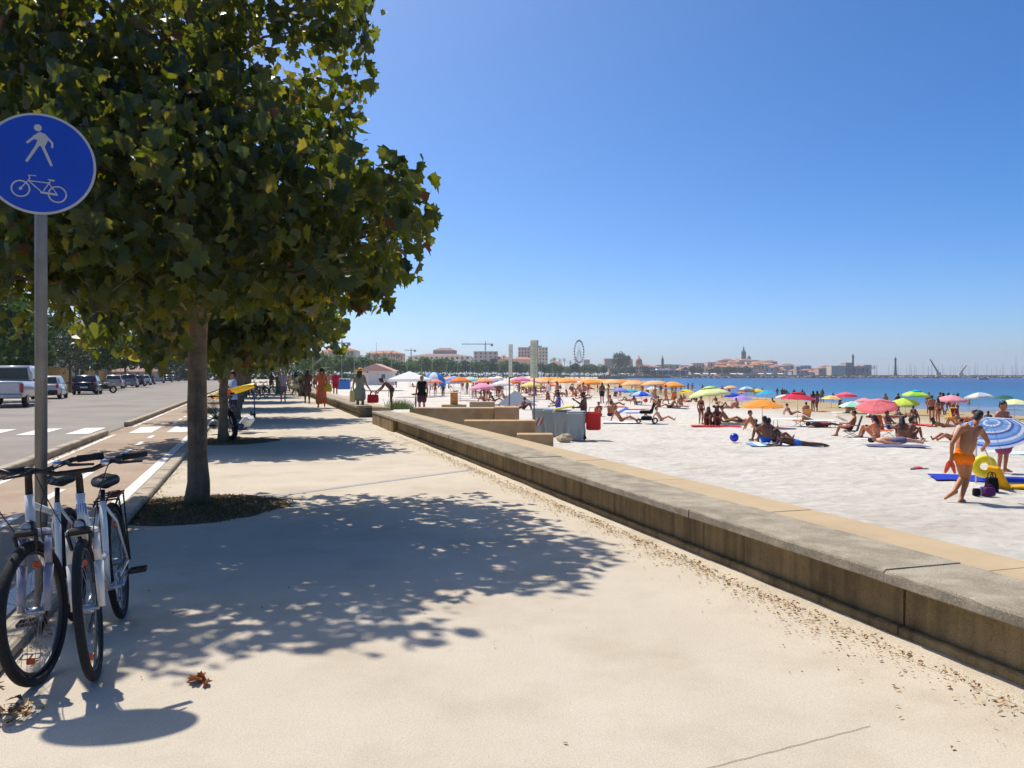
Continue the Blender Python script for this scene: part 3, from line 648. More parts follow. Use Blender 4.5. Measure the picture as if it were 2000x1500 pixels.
# ------------------------------------------------------------------ bicycles
M_RUB = mat('tyre_rubber', '17181a', rough=.85, var=.2, scale=50, bump=.003, bscale=120); M_BLK = plastic('121214', .5); M_ALU = mat('aluminium', 'a8aab0', rough=.35, metal=.8, var=.1, scale=10)
M_RIM = mat('rim_dark', '3c3e42', rough=.45, metal=.6); M_SPK = mat('spoke_steel', '7c7e82', rough=.4, metal=.8); M_FRW = paint('d9d7d0'); M_ORN = plastic('e05a18', .4); M_CHR = mat('chrome', 'c4c6c8', rough=.2, metal=1.0)
def bicycle(label, loc, rz, frame='d9d7d0', fork='8d8c9c', steer=0.0, lean=0.0, rack=True, step=False, wr=.345, saddle_z=.93, group=None, tyre=.021, basket=False, pedal=0.0):
    """origin under the front hub; the bicycle runs towards +Y behind its front wheel and faces -Y"""
    b = thing('bicycle', label, 'bicycle', loc, rz, group, rot=(0, lean, rz)); fm = paint(frame); WB = 1.06
    def wheel(y, st=0.0):
        e = bpy.data.objects.new('wheel', None); 
        m = MB().torus((0, 0, 0), wr - tyre, tyre, (1, 0, 0), 56, 10).mesh('wheel', M_RUB, True)
        o = put('wheel', m, b, loc=(0, y, wr), rz=st); bpy.data.objects.remove(e)
        MB().torus((0, 0, 0), wr - 2 * tyre - .010, .010, (1, 0, 0), 48, 6, sx=1.2).build('rim', M_RIM, o, smooth=True)
        sp_ = MB()
        for k in range(28):
            a = 2 * math.pi * k / 28; a2 = a + (.35 if k % 2 else -.35); sd = .03 if k % 4 < 2 else -.03
            sp_.tube([(sd, .022 * math.cos(a2), .022 * math.sin(a2)), (0, (wr - 2 * tyre - .01) * math.cos(a), (wr - 2 * tyre - .01) * math.sin(a))], .0013, 4)
        so_ = sp_.build('spokes', M_SPK, o); so_['kind'] = 'stuff'
        MB().tube([(-.05, 0, 0), (-.03, 0, 0), (-.03, 0, 0), (.03, 0, 0), (.03, 0, 0), (.05, 0, 0)], [.012, .012, .024, .024, .012, .012], 12).build('hub', M_ALU, o, smooth=True)
        for a in (R(70), R(250)):
            c = V3((0, .66 * wr * math.cos(a), .66 * wr * math.sin(a))); MB().bbox(c, (.012, .075, .03), .006, mtx=Matrix.Rotation(a + math.pi / 2, 3, 'X')).build('reflector', M_ORN, o)
        return o
    wf = wheel(0, steer); wb = wheel(WB)
    def part(nm, mb, m, sm=True, par=b): return mb.build(nm, m, par, smooth=sm)
    S = Matrix.Rotation(steer, 3, 'Z')
    hb, ht = V3((0, .10, .70)), V3((0, .145, .90)); bbk = V3((0, .63, .29)); st = V3((0, .80, .76)); ra = V3((0, WB, wr))
    part('head_tube', MB().tube([hb, ht], .0225, 14), fm)
    part('down_tube', MB().tube([hb + V3((0, .01, .03)), bbk], [.022, .021], 14), fm)
    if step: part('top_tube', MB().tube([ht + V3((0, .01, -.05)), V3((0, .33, .55)), V3((0, .52, .47)), V3((0, .70, .47))], .017, 12), fm)
    else: part('top_tube', MB().tube([ht + V3((0, .01, -.05)), st + V3((0, -.02, -.06))], .0175, 12), fm)
    part('seat_tube', MB().tube([bbk, st], .0175, 12), fm)
    part('seat_post', MB().tube([st, V3((0, .845, saddle_z))], .0135, 10), M_BLK)
    for sx in (-1, 1):
        part('chain_stay', MB().tube([bbk + V3((.02 * sx, 0, 0)), V3((.045 * sx, .8, .31)), ra + V3((.062 * sx, 0, 0))], .010, 8), fm)
        part('seat_stay', MB().tube([st + V3((.012 * sx, 0, -.03)), V3((.05 * sx, .88, .62)), ra + V3((.062 * sx, 0, 0))], .008, 8), fm)
        lg = [S @ V3((.058 * sx, .085, .70)), S @ V3((.062 * sx, .06, .56)), S @ V3((.060 * sx, 0, wr))]
        part('fork_leg', MB().tube([lg[0], lg[1]], .018, 12).tube([lg[1], lg[2]], [.023, .017], 12), paint(fork))
    part('fork_crown', MB().bbox(S @ V3((0, .088, .715)), (.15, .045, .04), .012), paint(fork), False)
    sd = MB()
    for a, c, r in (((0, .98), (0, .93), .075), ((.05, .99), (0, .80), .05), ((-.05, .99), (0, .80), .05), ((0, .9), (0, .70), .03)): sd.capsule((a[0], a[1], saddle_z + .04), (c[0], c[1], saddle_z + .045), r * .7, r * .42)
    put('saddle', remeshed(sd, 'saddle', .012, 3, [M_BLK]), b)
    stem = S @ V3((0, .15, 1.0)); gz = 1.02
    part('stem', MB().tube([ht, V3((0, .165, .99)), S @ V3((0, .09, 1.015))], [.018, .017, .017], 10), M_BLK)
    pts = [S @ V3(p) for p in ((-.31, .16, gz + .04), (-.20, .11, gz + .04), (-.08, .085, gz), (.08, .085, gz), (.20, .11, gz + .04), (.31, .16, gz + .04))]
    hbar = part('handlebar', MB().tube(pts, .0125, 10), M_BLK)
    for sx in (-1, 1):
        a, c = (pts[4], pts[5]) if sx > 0 else (pts[1], pts[0]); d = (c - a).normalized()
        part('grip', MB().tube([c - d * .10, c + d * .02], [.018, .0165], 12), M_RUB, True, hbar)
        br = a + S @ V3((-.02 * sx, -.01, -.01)); part('brake_lever', MB().capsule(br, br + S @ V3((.03 * sx, -.045, -.01)), .014, .010).tube([br + S @ V3((.03 * sx, -.045, -.01)), br + S @ V3((.08 * sx, -.045, -.014)), br + S @ V3((.13 * sx, -.015, -.02))], [.009, .007, .006], 6), M_BLK, True, hbar)
        cab = [br, br + S @ V3((-.02 * sx, -.10, .0)), S @ V3((.10 * sx, -.05, .88)), S @ V3((.06 * sx, .02, .74)), S @ V3((.05 * sx, .06, .66))]
        sm_ = []
        for i in range(len(cab) - 1):
            for k in range(4): sm_.append(cab[i].lerp(cab[i + 1], k / 4))
        for _ in range(3): sm_ = [sm_[0]] + [(sm_[i - 1] + sm_[i] * 2 + sm_[i + 1]) / 4 for i in range(1, len(sm_) - 1)] + [sm_[-1]]
        part('cable', MB().tube(sm_, .0026, 5), M_BLK)
    part('bell', MB().ball(pts[3] + S @ V3((.06, -.005, .028)), (.024, .024, .02)), M_CHR, True, hbar)
    hl = part('headlight', MB().lathe([(.010, .05), (.026, .035), (.031, 0), (.029, -.012)], n=16, mtx=Matrix.Translation(S @ V3((0, .02, .76))) @ S.to_4x4() @ Matrix.Rotation(-math.pi / 2, 4, 'X')), M_BLK)
    part('lens', MB().ball(S @ V3((0, .006, .76)), (.025, .010, .025)), mat('lens_glass', '8f949c', rough=.1, spec=.8), True, hl)
    cr2 = part('crankset', MB().torus(bbk + V3((.055, 0, 0)), .085, .006, (1, 0, 0), 32, 6).tube([bbk + V3((-.07, 0, 0)), bbk + V3((.07, 0, 0))], .018, 10).tube([bbk + V3((.06, 0, 0)), bbk + V3((.05, .085, 0))], .006, 5).tube([bbk + V3((.06, 0, 0)), bbk + V3((.05, -.05, .07))], .006, 5).tube([bbk + V3((.06, 0, 0)), bbk + V3((.05, -.05, -.07))], .006, 5), M_ALU)
    for sx in (-1, 1):
        pe = bbk + V3((.085 * sx, .165 * sx * math.cos(pedal), .165 * sx * math.sin(pedal))); part('crank_arm', MB().tube([bbk + V3((.072 * sx, 0, 0)), pe], [.014, .010], 8), M_ALU)
        pd = MB()
        for dy in (-.042, .042): pd.bbox(pe + V3((.06 * sx, dy, 0)), (.095, .012, .022), .004)
        for dx in (.015, .06, .105): pd.bbox(pe + V3((dx * sx, 0, 0)), (.010, .084, .018), .003)
        part('pedal', pd, M_BLK, False)
    part('chain', MB().tube([bbk + V3((.055, 0, .085)), ra + V3((.055, 0, .04)), ra + V3((.055, .035, 0)), ra + V3((.055, 0, -.04)), bbk + V3((.055, 0, -.085)), bbk + V3((.055, -.085, 0))], .005, 5, closed=True), M_BLK)
    if rack:
        rk = MB()
        for dx in (-.06, 0, .06): rk.tube([(dx, .86, .73), (dx, 1.0, .755), (dx, 1.25, .755)], .006, 6)
        for dy in (.9, 1.02, 1.14, 1.25): rk.tube([(-.065, dy, .752), (.065, dy, .752)], .005, 6)
        for sx in (-1, 1): rk.tube([(.06 * sx, 1.0, .75), (.075 * sx, WB, wr)], .005, 6); rk.tube([(.06 * sx, 1.22, .75), (.075 * sx, WB, wr)], .005, 6)
        part('rack', rk, M_BLK)
        gd = MB()
        for (cy, a0, a1, st_) in ((WB, -10, 175, None),):
            arc = [(0, cy + (wr + .018) * math.cos(R(a)), wr + (wr + .018) * math.sin(R(a))) for a in range(a0, a1, 12)]
            for sx in (-1, 1): pass
            vs = []; 
            for p_ in arc: vs += [(-.026, p_[1], p_[2] - .006), (0, p_[1], p_[2] + .006), (.026, p_[1], p_[2] - .006)]
            gd.add(vs, [(3 * i + j, 3 * i + j + 1, 3 * i + j + 4, 3 * i + j + 3) for i in range(len(arc) - 1) for j in (0, 1)])
        part('mudguard', gd, M_BLK)
        part('rear_light', MB().bbox((0, 1.275, .74), (.08, .025, .04), .008), plastic('a01818', .3), False)
    arc = [(wr + .02, a) for a in range(40, 150, 10)]; vs = []
    for r_, a in arc:
        y_, z_ = r_ * math.cos(R(a)), wr + r_ * math.sin(R(a))
        for dx, dz in ((-.03, -.008), (0, .006), (.03, -.008)): vs.append(S @ V3((dx, y_, z_ + dz)))
    if not rack or step is None: pass
    elif not step: part('front_mudguard', MB().add(vs, [(3 * i + j, 3 * i + j + 1, 3 * i + j + 4, 3 * i + j + 3) for i in range(len(arc) - 1) for j in (0, 1)]), M_BLK)
    part('brake', MB().bbox(S @ V3((0, -.0, .735)), (.10, .05, .035), .01).capsule(S @ V3((-.05, -.01, .72)), S @ V3((-.04, -.005, .65)), .010, .008).capsule(S @ V3((.05, -.01, .72)), S @ V3((.04, -.005, .65)), .010, .008), M_BLK, False)
    part('kickstand', MB().tube([bbk + V3((-.05, .03, -.02)), (-.15, .80, .02)], .008, 6), M_BLK)
    return b
bA = bicycle('white bicycle with silver suspension fork leaning on the sign pole', (-2.30, 3.90, 0), R(20), steer=R(-13), lean=R(-5), fork='8f8e9e', rack=False, tyre=.024, pedal=.8, saddle_z=.84)
bB = bicycle('white bicycle with black rack and low bent frame, nearest the promenade', (-2.06, 3.96, 0), R(19.5), steer=R(2), lean=R(-6), fork='dcd8cc', rack=True, step=True, pedal=.25, saddle_z=.82)
MB().lathe([(.0182, -.05), (.0186, -.03), (.0186, .03), (.0182, .05)], n=12, mtx=Matrix.Translation(V3((0, .755, .62))) @ Matrix.Rotation(R(-20), 4, 'X')).build('green_decal', plastic('2f9a3a', .4), bB)
MB().lathe([(.0232, -.03), (.0235, 0), (.0232, .03)], n=12, mtx=Matrix.Translation(V3((0, .128, .82))) @ Matrix.Rotation(R(-12), 4, 'X')).build('logo_badge', plastic('2b5fa0', .4), bB)
# ------------------------------------------------------------------ plane trees
LEAF2D = [(0, .02), (.22, .04), (.50, .12), (.42, .30), (.60, .52), (.36, .56), (.30, .76), (.15, .74), (0, 1.0), (-.13, .72), (-.32, .78), (-.34, .56), (-.58, .50), (-.44, .30), (-.48, .10), (-.20, .03)]
M_LEAF = [mat('leaf_%d' % i, c, rough=.42, var=.22, scale=1.3, spec=.45, trans=tr, tcol=lin(tcl)) for i, (c, tr, tcl) in enumerate((('2c3d18', .34, '8a931f'), ('36451a', .38, 'a29e25'), ('243517', .30, '6c7a1b'), ('4b4f1f', .42, 'b8a62e'), ('614220', .30, 'a86524')))]
LW = [0] * 38 + [1] * 30 + [2] * 26 + [3] * 7 + [4] * 1
def add_leaf(mb, p, droop, size, rng, simple=False):
    """a lobed blade folded along its midrib, hanging from p"""
    az = rng.uniform(0, 2 * math.pi); tip = V3((math.cos(az) * (1 - droop), math.sin(az) * (1 - droop), -droop + rng.uniform(-.35, .35))).normalized()
    nrm = V3((rng.gauss(0, .5), rng.gauss(0, .5), 1)); side = tip.cross(nrm).normalized(); up = side.cross(tip).normalized(); fold = rng.uniform(.1, .75); curl = rng.uniform(-.15, .6)
    def q(x, y): return p + (side * x + tip * y + up * (abs(x) * fold - curl * y * y)) * size
    mi = rng.choice(LW)
    if simple:
        pts = [(0, 0), (.5, .2), (.55, .5), (.3, .75), (0, 1), (-.3, .75), (-.55, .5), (-.5, .2)]; vs = [q(0, .45)] + [q(*a) for a in pts]; k = 8
    else: vs = [q(0, .42)] + [q(*a) for a in LEAF2D]; k = 16
    mb.add(vs, [(0, i + 1, (i + 1) % k + 1) for i in range(k)], mi)
LEAF_MESHES = []
def crown_points(blobs, n, rng, shell=.55):
    tot = [b[1][0] * b[1][1] * b[1][2] for b in blobs]; out = []
    while len(out) < n:
        c, r = rng.choices(blobs, tot)[0]
        d = V3((rng.gauss(0, 1), rng.gauss(0, 1), rng.gauss(0, 1))).normalized(); k = rng.random() ** (1 / 3) if rng.random() > shell else rng.uniform(.78, 1.0)
        wob = 1 + .16 * mnoise.noise(V3(c) * 3 + d * 2.2)
        out.append((V3(c) + V3((d.x * r[0], d.y * r[1], d.z * r[2])) * k * wob, d, k))
    return out
def branches(mb, base, top, pts, rng, n=40, r0=.05):
    for i in range(n):
        p = rng.choice(pts)[0]; h = base.z + (top.z - base.z) * min(1, max(.05, (p.z - base.z) / max(.5, (top.z - base.z)) - .25)); a = V3((base.x, base.y, h)); mid = a.lerp(p, .5) + V3((rng.uniform(-.2, .2), rng.uniform(-.2, .2), rng.uniform(-.05, .25)))
        q = [a, a.lerp(mid, .5) + V3((0, 0, .05)), mid, mid.lerp(p, .5) + V3((rng.uniform(-.1, .1), rng.uniform(-.1, .1), .04)), p]; r = r0 * rng.uniform(.5, 1); mb.tube(q, [r, r * .8, r * .55, r * .3, r * .12], 6, cap=False)
M_BARK = ground_mat('plane_bark', '86705a', 'a58d70', '5a4b3b', 7.5, 3.4, .02, .6, streak=.5)
def trunk_mesh(h, r, rng, limbs=None):
    mb = MB(); pts = []; rr = []
    for i in range(12): f = i / 11; pts.append((rng.uniform(-.012, .012), rng.uniform(-.012, .012), -.05 + (h + .05) * f)); rr.append(r * (1 + .32 * max(0, 1 - f * 6) ** 2) * (1 - .22 * f) * (1 + .03 * math.sin(f * 23)))
    mb.tube(pts, rr, 18); return mb
rg = random.Random(11)
# near tree: crown read from its outline and its shadow (centre under the trunk head, metres)
NEAR = V3((-3.66, 9.30, 0))
B1 = [((0, -.1, 3.6), (2.3, 2.5, 1.45)), ((.0, .3, 5.2), (1.85, 2.2, 1.6)), ((-1.3, 0, 4.4), (1.9, 2.0, 2.0)), ((1.85, -1.25, 3.0), (1.12, 1.15, .8)), ((2.12, -1.4, 3.1), (.72, .75, .5)), ((1.5, .6, 3.6), (1.0, 1.2, .9)), ((1.05, -.7, 3.5), (1.1, 1.2, .95)), ((.2, -2.0, 3.0), (1.5, 1.2, .85)), ((-1.3, -1.7, 3.1), (1.4, 1.2, .9)), ((1.3, 1.2, 3.3), (1.2, 1.3, .9)), ((-1.9, -.5, 3.0), (1.4, 1.5, .9)), ((.75, .4, 5.9), (1.1, 1.3, 1.3)), ((-.6, -.8, 5.6), (1.6, 1.6, 1.3)), ((-2.3, .8, 5.2), (1.5, 1.6, 1.4)), ((.7, -1.5, 2.55), (1.0, .9, .42)), ((-.5, -1.9, 2.55), (1.0, .8, .42)), ((0, .2, 2.75), (1.7, 1.7, .55))]
def make_crown(blobs, nclus, per, size, rng, simple=False, spread=.30, gaps=9.0):
    mb = MB(); tips = [t for t in crown_points(blobs, nclus, rng) if mnoise.noise(t[0] * 1.55) < gaps]
    for p, d, k in tips:
        n_ = int(per * rng.uniform(.5, 1.4)); sz = size * rng.uniform(.85, 1.15)
        for _ in range(n_):
            o = V3((rng.gauss(0, spread), rng.gauss(0, spread), rng.gauss(0, spread * .7)))
            if (p + o).x > 2.92 or o.length > spread * 2.6: continue
            add_leaf(mb, p + o, rng.uniform(.25, .95), sz * rng.uniform(.5, 1.35), rng, simple)
    return mb, tips
cr1, tips1 = make_crown(B1, 1950, 11.5, .142, rg, spread=.155, gaps=.27)
near = thing('plane_tree', 'large plane tree with a thick trunk, nearest to the round sign', 'tree', NEAR, group='plane trees along the promenade')
trunk_mesh(3.3, .116, rg).build('trunk', M_BARK, near, smooth=True)
lm = MB(); branches(lm, V3((0, 0, 2.0)), V3((.05, .1, 5.6)), tips1, rg, 70, .055); lm.tube([(0, 0, 3.2), (.05, .08, 4.3), (.1, .1, 5.8)], [.10, .07, .03], 10)
for _ in range(60):
    p = rg.choice(tips1)[0]; lm.tube([p, p + V3((rg.uniform(-.2, .2), rg.uniform(-.2, .2), -.15)), p + V3((rg.uniform(-.3, .3), rg.uniform(-.3, .3), -.45))], [.006, .005, .003], 4)
lm.build('limbs', M_BARK, near, smooth=True)
crown1 = cr1.build('crown', M_LEAF, near); crown1['kind'] = 'stuff'
leafv = []
for k in range(8):
    mb = MB(); rr_ = random.Random(100 + k); add_leaf(mb, V3((0, 0, 0)), .6, .15, rr_); mb.mi = [0] * len(mb.f); leafv.append(mb.mesh('leaf', [M_LEAF[k % 5 if k != 7 else 3]]))
front = sorted([t for t in tips1 if t[2] > .8 and t[0].x < 1.9], key=lambda t: (t[0].y + .35 * t[0].x))[:260]
for i in range(300):
    p = front[i % len(front)][0] + V3((rg.uniform(-.15, .05), rg.uniform(-.15, .05), rg.uniform(-.12, .12)))
    o = put('leaf', leafv[rg.choice((0, 0, 1, 1, 2, 2, 5, 5, 6, 6, 7, 0, 1, 2, 5, 6, 3, 4))], crown1, loc=p); o.rotation_euler = (rg.uniform(-.3, .3), rg.uniform(-.3, .3), rg.uniform(0, 6.3)); o.scale = (rg.uniform(.8, 1.15),) * 3
# the row behind shares one lighter crown
B2 = [((0, 0, 3.9), (2.5, 2.5, 1.5)), ((.3, .3, 5.2), (1.9, 1.9, 1.4)), ((-1, -.9, 3.1), (1.7, 1.6, .9)), ((1.1, .8, 3.1), (1.7, 1.6, .9)), ((1.2, -1.1, 3.0), (1.5, 1.4, .8)), ((-1.2, 1.2, 3.0), (1.5, 1.4, .8)), ((0, 0, 2.6), (1.8, 1.8, .5))]
cr2m, tips2 = make_crown(B2, 620, 13, .24, rg, True, .32); CROWN2 = cr2m.mesh('crown', M_LEAF); TRUNK2 = trunk_mesh(3.2, .11, rg).mesh('trunk', M_BARK, True)
lm2 = MB(); branches(lm2, V3((0, 0, 2.1)), V3((0, 0, 5.2)), tips2, rg, 30, .05); LIMB2 = lm2.mesh('limbs', M_BARK, True)
ORD = ['second', 'third', 'fourth', 'fifth', 'sixth', 'seventh', 'eighth', 'ninth', 'tenth', 'eleventh', 'twelfth', 'thirteenth']
for i in range(11):
    t = 19.2 + 9.2 * i; p = ST(-.68 + rg.uniform(-.1, .1), t, 0)
    o = thing('plane_tree', '%s plane tree along the promenade counting from the round sign' % ORD[i], 'tree', p, rg.uniform(0, 6.28), 'plane trees along the promenade', scale=rg.uniform(.92, 1.05))
    put('trunk', TRUNK2, o); put('limbs', LIMB2, o); c = put('crown', CROWN2, o); c['kind'] = 'stuff'
# dry grass beds at the trunks and fallen leaves
def grass(cx, rx, ry, n, lab):
    mb = MB(); 
    for _ in range(n):
        a, k = rg.uniform(0, 6.283), math.sqrt(rg.random()); x, y = cx.x + rx * k * math.cos(a) * (1 + .13 * math.sin(3 * a)) * (1.12 if rg.random() < .12 else 1), cx.y + ry * k * math.sin(a); h = rg.uniform(.012, .055) * (1.2 - .5 * k); b = rg.uniform(0, 6.28); dx, dy = .006 * math.cos(b), .006 * math.sin(b); lx, ly = rg.uniform(-.04, .04), rg.uniform(-.04, .04)
        mb.add([(x - dx, y - dy, 0), (x + dx, y + dy, 0), (x + lx, y + ly, h)], [(0, 1, 2)], 0 if rg.random() < .45 else 1)
    o = mb.build('grass_bed', [mat('grass_green', '4a4a22', rough=.8, trans=.2), mat('grass_dry', '7d6538', rough=.8, trans=.2)]); o['label'] = lab; o['kind'] = 'stuff'
    pl = MB(); ring = [(cx.x + rx * 1.0 * (1 + .1 * math.sin(3 * a) + .06 * math.sin(11 * a) + .04 * math.sin(23 * a)) * math.cos(a), cx.y + ry * 1.02 * (1 + .03 * math.sin(7 * a)) * math.sin(a), .005) for a in [6.283 * i / 48 for i in range(48)]]
    pl.add(ring, [tuple(range(48))]); struct(pl.build('soil_bed', mat('bed_soil', '4a3f2e', rough=1, col2='5e4f38', scale=20, bump=.01)))
grass(V3((-3.55, 8.95, 0)), .95, 1.0, 7000, 'dry grass around the nearest trunk')
grass(V3((-6.3, 18.0, 0)), .95, 1.0, 2500, 'dry grass around the second trunk')
def litter(f, n, lab, smin=.012, smax=.045, green=.03):
    mb = MB()
    for _ in range(n):
        p, sz = f(), rg.uniform(smin, smax); az = rg.uniform(0, 6.28); d = V3((math.cos(az), math.sin(az), rg.uniform(-.1, .4))); q = V3((-math.sin(az), math.cos(az), rg.uniform(-.3, .3)))
        p = V3(p) + V3((0, 0, .004 + .008 * rg.random())); wd = rg.uniform(.12, .6)
        mb.add([p, p + d * sz * .5 + q * sz * wd * .5 + V3((0, 0, .3 * sz * rg.random())), p + d * sz, p + d * sz * .5 - q * sz * wd * .5 + V3((0, 0, .3 * sz * rg.random()))], [(0, 1, 2, 3)], 2 if rg.random() < green else rg.choice((0, 0, 1, 3)))
    o = mb.build('leaf_litter', [mat('litter_tan', 'a5793f', rough=.8), mat('litter_brown', '6e4522', rough=.85), mat('litter_green', '6a7c30', rough=.7), mat('litter_straw', 'c2a368', rough=.8)]); o['kind'] = 'stuff'; o['label'] = lab
def wl():
    t = rg.triangular(1.2, 22, 5); k = .06 + abs(rg.gauss(0, .075 + .09 * (mnoise.noise(V3((t * .9, 0, 0))) + .6))); return ST(3.43 - k - .015, t)
litter(wl, 4600, 'dry leaf litter along the foot of the wall', .007, .034)
def wl2():
    t = rg.triangular(1.2, 9, 2.5); return ST(3.40 - abs(rg.gauss(0, .32)), t)
litter(wl2, 420, 'scattered leaf crumbs on the promenade near the wall', .008, .03)
litter(lambda: ST(-1.20 + abs(rg.gauss(0, .06)), rg.uniform(2, 30)), 900, 'dry leaf litter along the promenade kerb')
litter(lambda: ST(-3.48 + abs(rg.gauss(0, .07)), rg.choice((rg.uniform(2, 22), rg.uniform(25.5, 45)))), 1500, 'dry leaf litter along the road kerb', .02, .06)
litter(lambda: ST(rg.uniform(-1.1, 3.3), rg.triangular(2, 24, 5)), 120, 'stray leaf bits on the promenade', .008, .03)
litter(lambda: V3((rg.gauss(-2.22, .06), rg.gauss(3.50, .07), 0)), 90, 'heap of dry needles by the kerb end', .02, .06, 0)
# sand drifted against the wall foot
dm = MB(); N_ = 260
for i in range(N_ + 1):
    t = -2 + 26 * i / N_; wdt = .10 + .07 * mnoise.noise(V3((t * 1.1, 4, 0))) + .03 * mnoise.noise(V3((t * 5, 9, 0)))
    dm.v += [tuple(ST(3.46, t, .035 + .015 * mnoise.noise(V3((t * 2, 1, 0))))), tuple(ST(3.44 - wdt * .5, t, .02)), tuple(ST(3.44 - wdt - .05, t, .0015))]
dm.f = [(3 * i + j, 3 * i + j + 3, 3 * i + j + 4, 3 * i + j + 1) for i in range(N_) for j in (0, 1)]; dm.mi = [0] * len(dm.f)
struct(dm.build('sand_drift', ground_mat('drift_sand', 'c4b6a0', 'cec1ac', 'b3a48c', 5, 2, .012, .4), smooth=True), 'stuff', 'sand drifted along the wall foot')
# one big curled leaf on the pavement
fl = thing('fallen_leaf', 'large crumpled orange brown leaf lying alone on the promenade', 'leaf', P(402, 1335))
for k in range(3):
    mb = MB(); add_leaf(mb, V3((.02 * (k - 1), .012 * (k % 2), .015)), .15, .085, random.Random(40 + k)); mb.mi = [0] * len(mb.f); mb.build('lobe', mat('fallen_leaf', 'b0672c', rough=.7, col2='8a4a1c', scale=30, trans=.2), fl)
# ------------------------------------------------------------------ beach umbrellas
def canopy_mesh(R0=1.0, H=.34, n=8, vent=False, valance=True, rows=5):
    mb = MB(); m = n * 4
    for i in range(rows + 1):
        f = i / rows; 
        for j in range(m):
            a = 2 * math.pi * j / m; k = abs((j % 4) - 0) / 4; sag = math.sin(math.pi * ((j % 4) / 4)); r = R0 * f * (1 - .045 * sag * f); z = H * (1 - f ** 1.6) - .035 * sag * f * f
            mb.v.append((r * math.cos(a), r * math.sin(a), z))
    for i in range(rows):
        for j in range(m): mb.f.append((i * m + j, (i + 1) * m + j, (i + 1) * m + (j + 1) % m, i * m + (j + 1) % m)); mb.mi.append((j // 4) % 2)
    if valance:
        o = len(mb.v)
        for j in range(m): x, y, z = mb.v[rows * m + j]; mb.v.append((x * 1.0, y * 1.0, z - .07 - (.02 if j % 2 else 0)))
        for j in range(m): mb.f.append((rows * m + j, o + j, o + (j + 1) % m, rows * m + (j + 1) % m)); mb.mi.append((j // 4) % 2)
    me = mb.mesh('canopy', [cloth('ffffff'), cloth('fffffe')], True); return me
def cap_mesh():
    mb = MB().lathe([(.42, .29), (.30, .33), (.12, .385), (.0, .40)], n=16); return mb.mesh('vent_cap', [cloth('ffffff')], True)
def ribs_mesh():
    mb = MB()
    for k in range(8):
        a = 2 * math.pi * k / 8; mb.tube([(0, 0, .325), (.55 * math.cos(a), .55 * math.sin(a), .19), (.985 * math.cos(a), .985 * math.sin(a), -.01)], .005, 4); mb.tube([(.02 * math.cos(a), .02 * math.sin(a), -.02), (.52 * math.cos(a), .52 * math.sin(a), .19)], .004, 4)
    return mb.mesh('ribs', [M_GALV])
CAN = canopy_mesh(); CANF = canopy_mesh(valance=False); CAPM = cap_mesh(); RIB = ribs_mesh()
POLE = {}
def umbrella(base, h, c1, label, c2=None, vent=None, D=2.0, group='umbrellas on the sand', tilt=(0, 0), rz=None, simple=False, valance=True):
    u = thing('beach_umbrella', label, 'umbrella', base, 0, group)
    hh = round(max(.9, h) * 20) / 20
    if hh not in POLE: POLE[hh] = MB().tube([(0, 0, -.25), (0, 0, hh * .45)], .017, 8).tube([(0, 0, hh * .45), (0, 0, hh + .02)], .0135, 8).ball((0, 0, hh + .04), .022).mesh('pole', [mat('pole_white', 'c9c7c2', rough=.4, metal=.3)], True)
    put('pole', POLE[hh], u); r = rz if rz is not None else random.uniform(0, .78); k = D / 2
    c = put('canopy', CAN if valance else CANF, u, mats=[cloth(c1), cloth(c2 or c1)]); z = hh - .34 * k
    c.scale = (k, k, k); c.location = (0, 0, z); c.rotation_euler = (tilt[0], tilt[1], r)
    if not simple: put('ribs', RIB, c)
    if vent: put('vent_cap', CAPM, c, mats=[cloth(vent)])
    return u
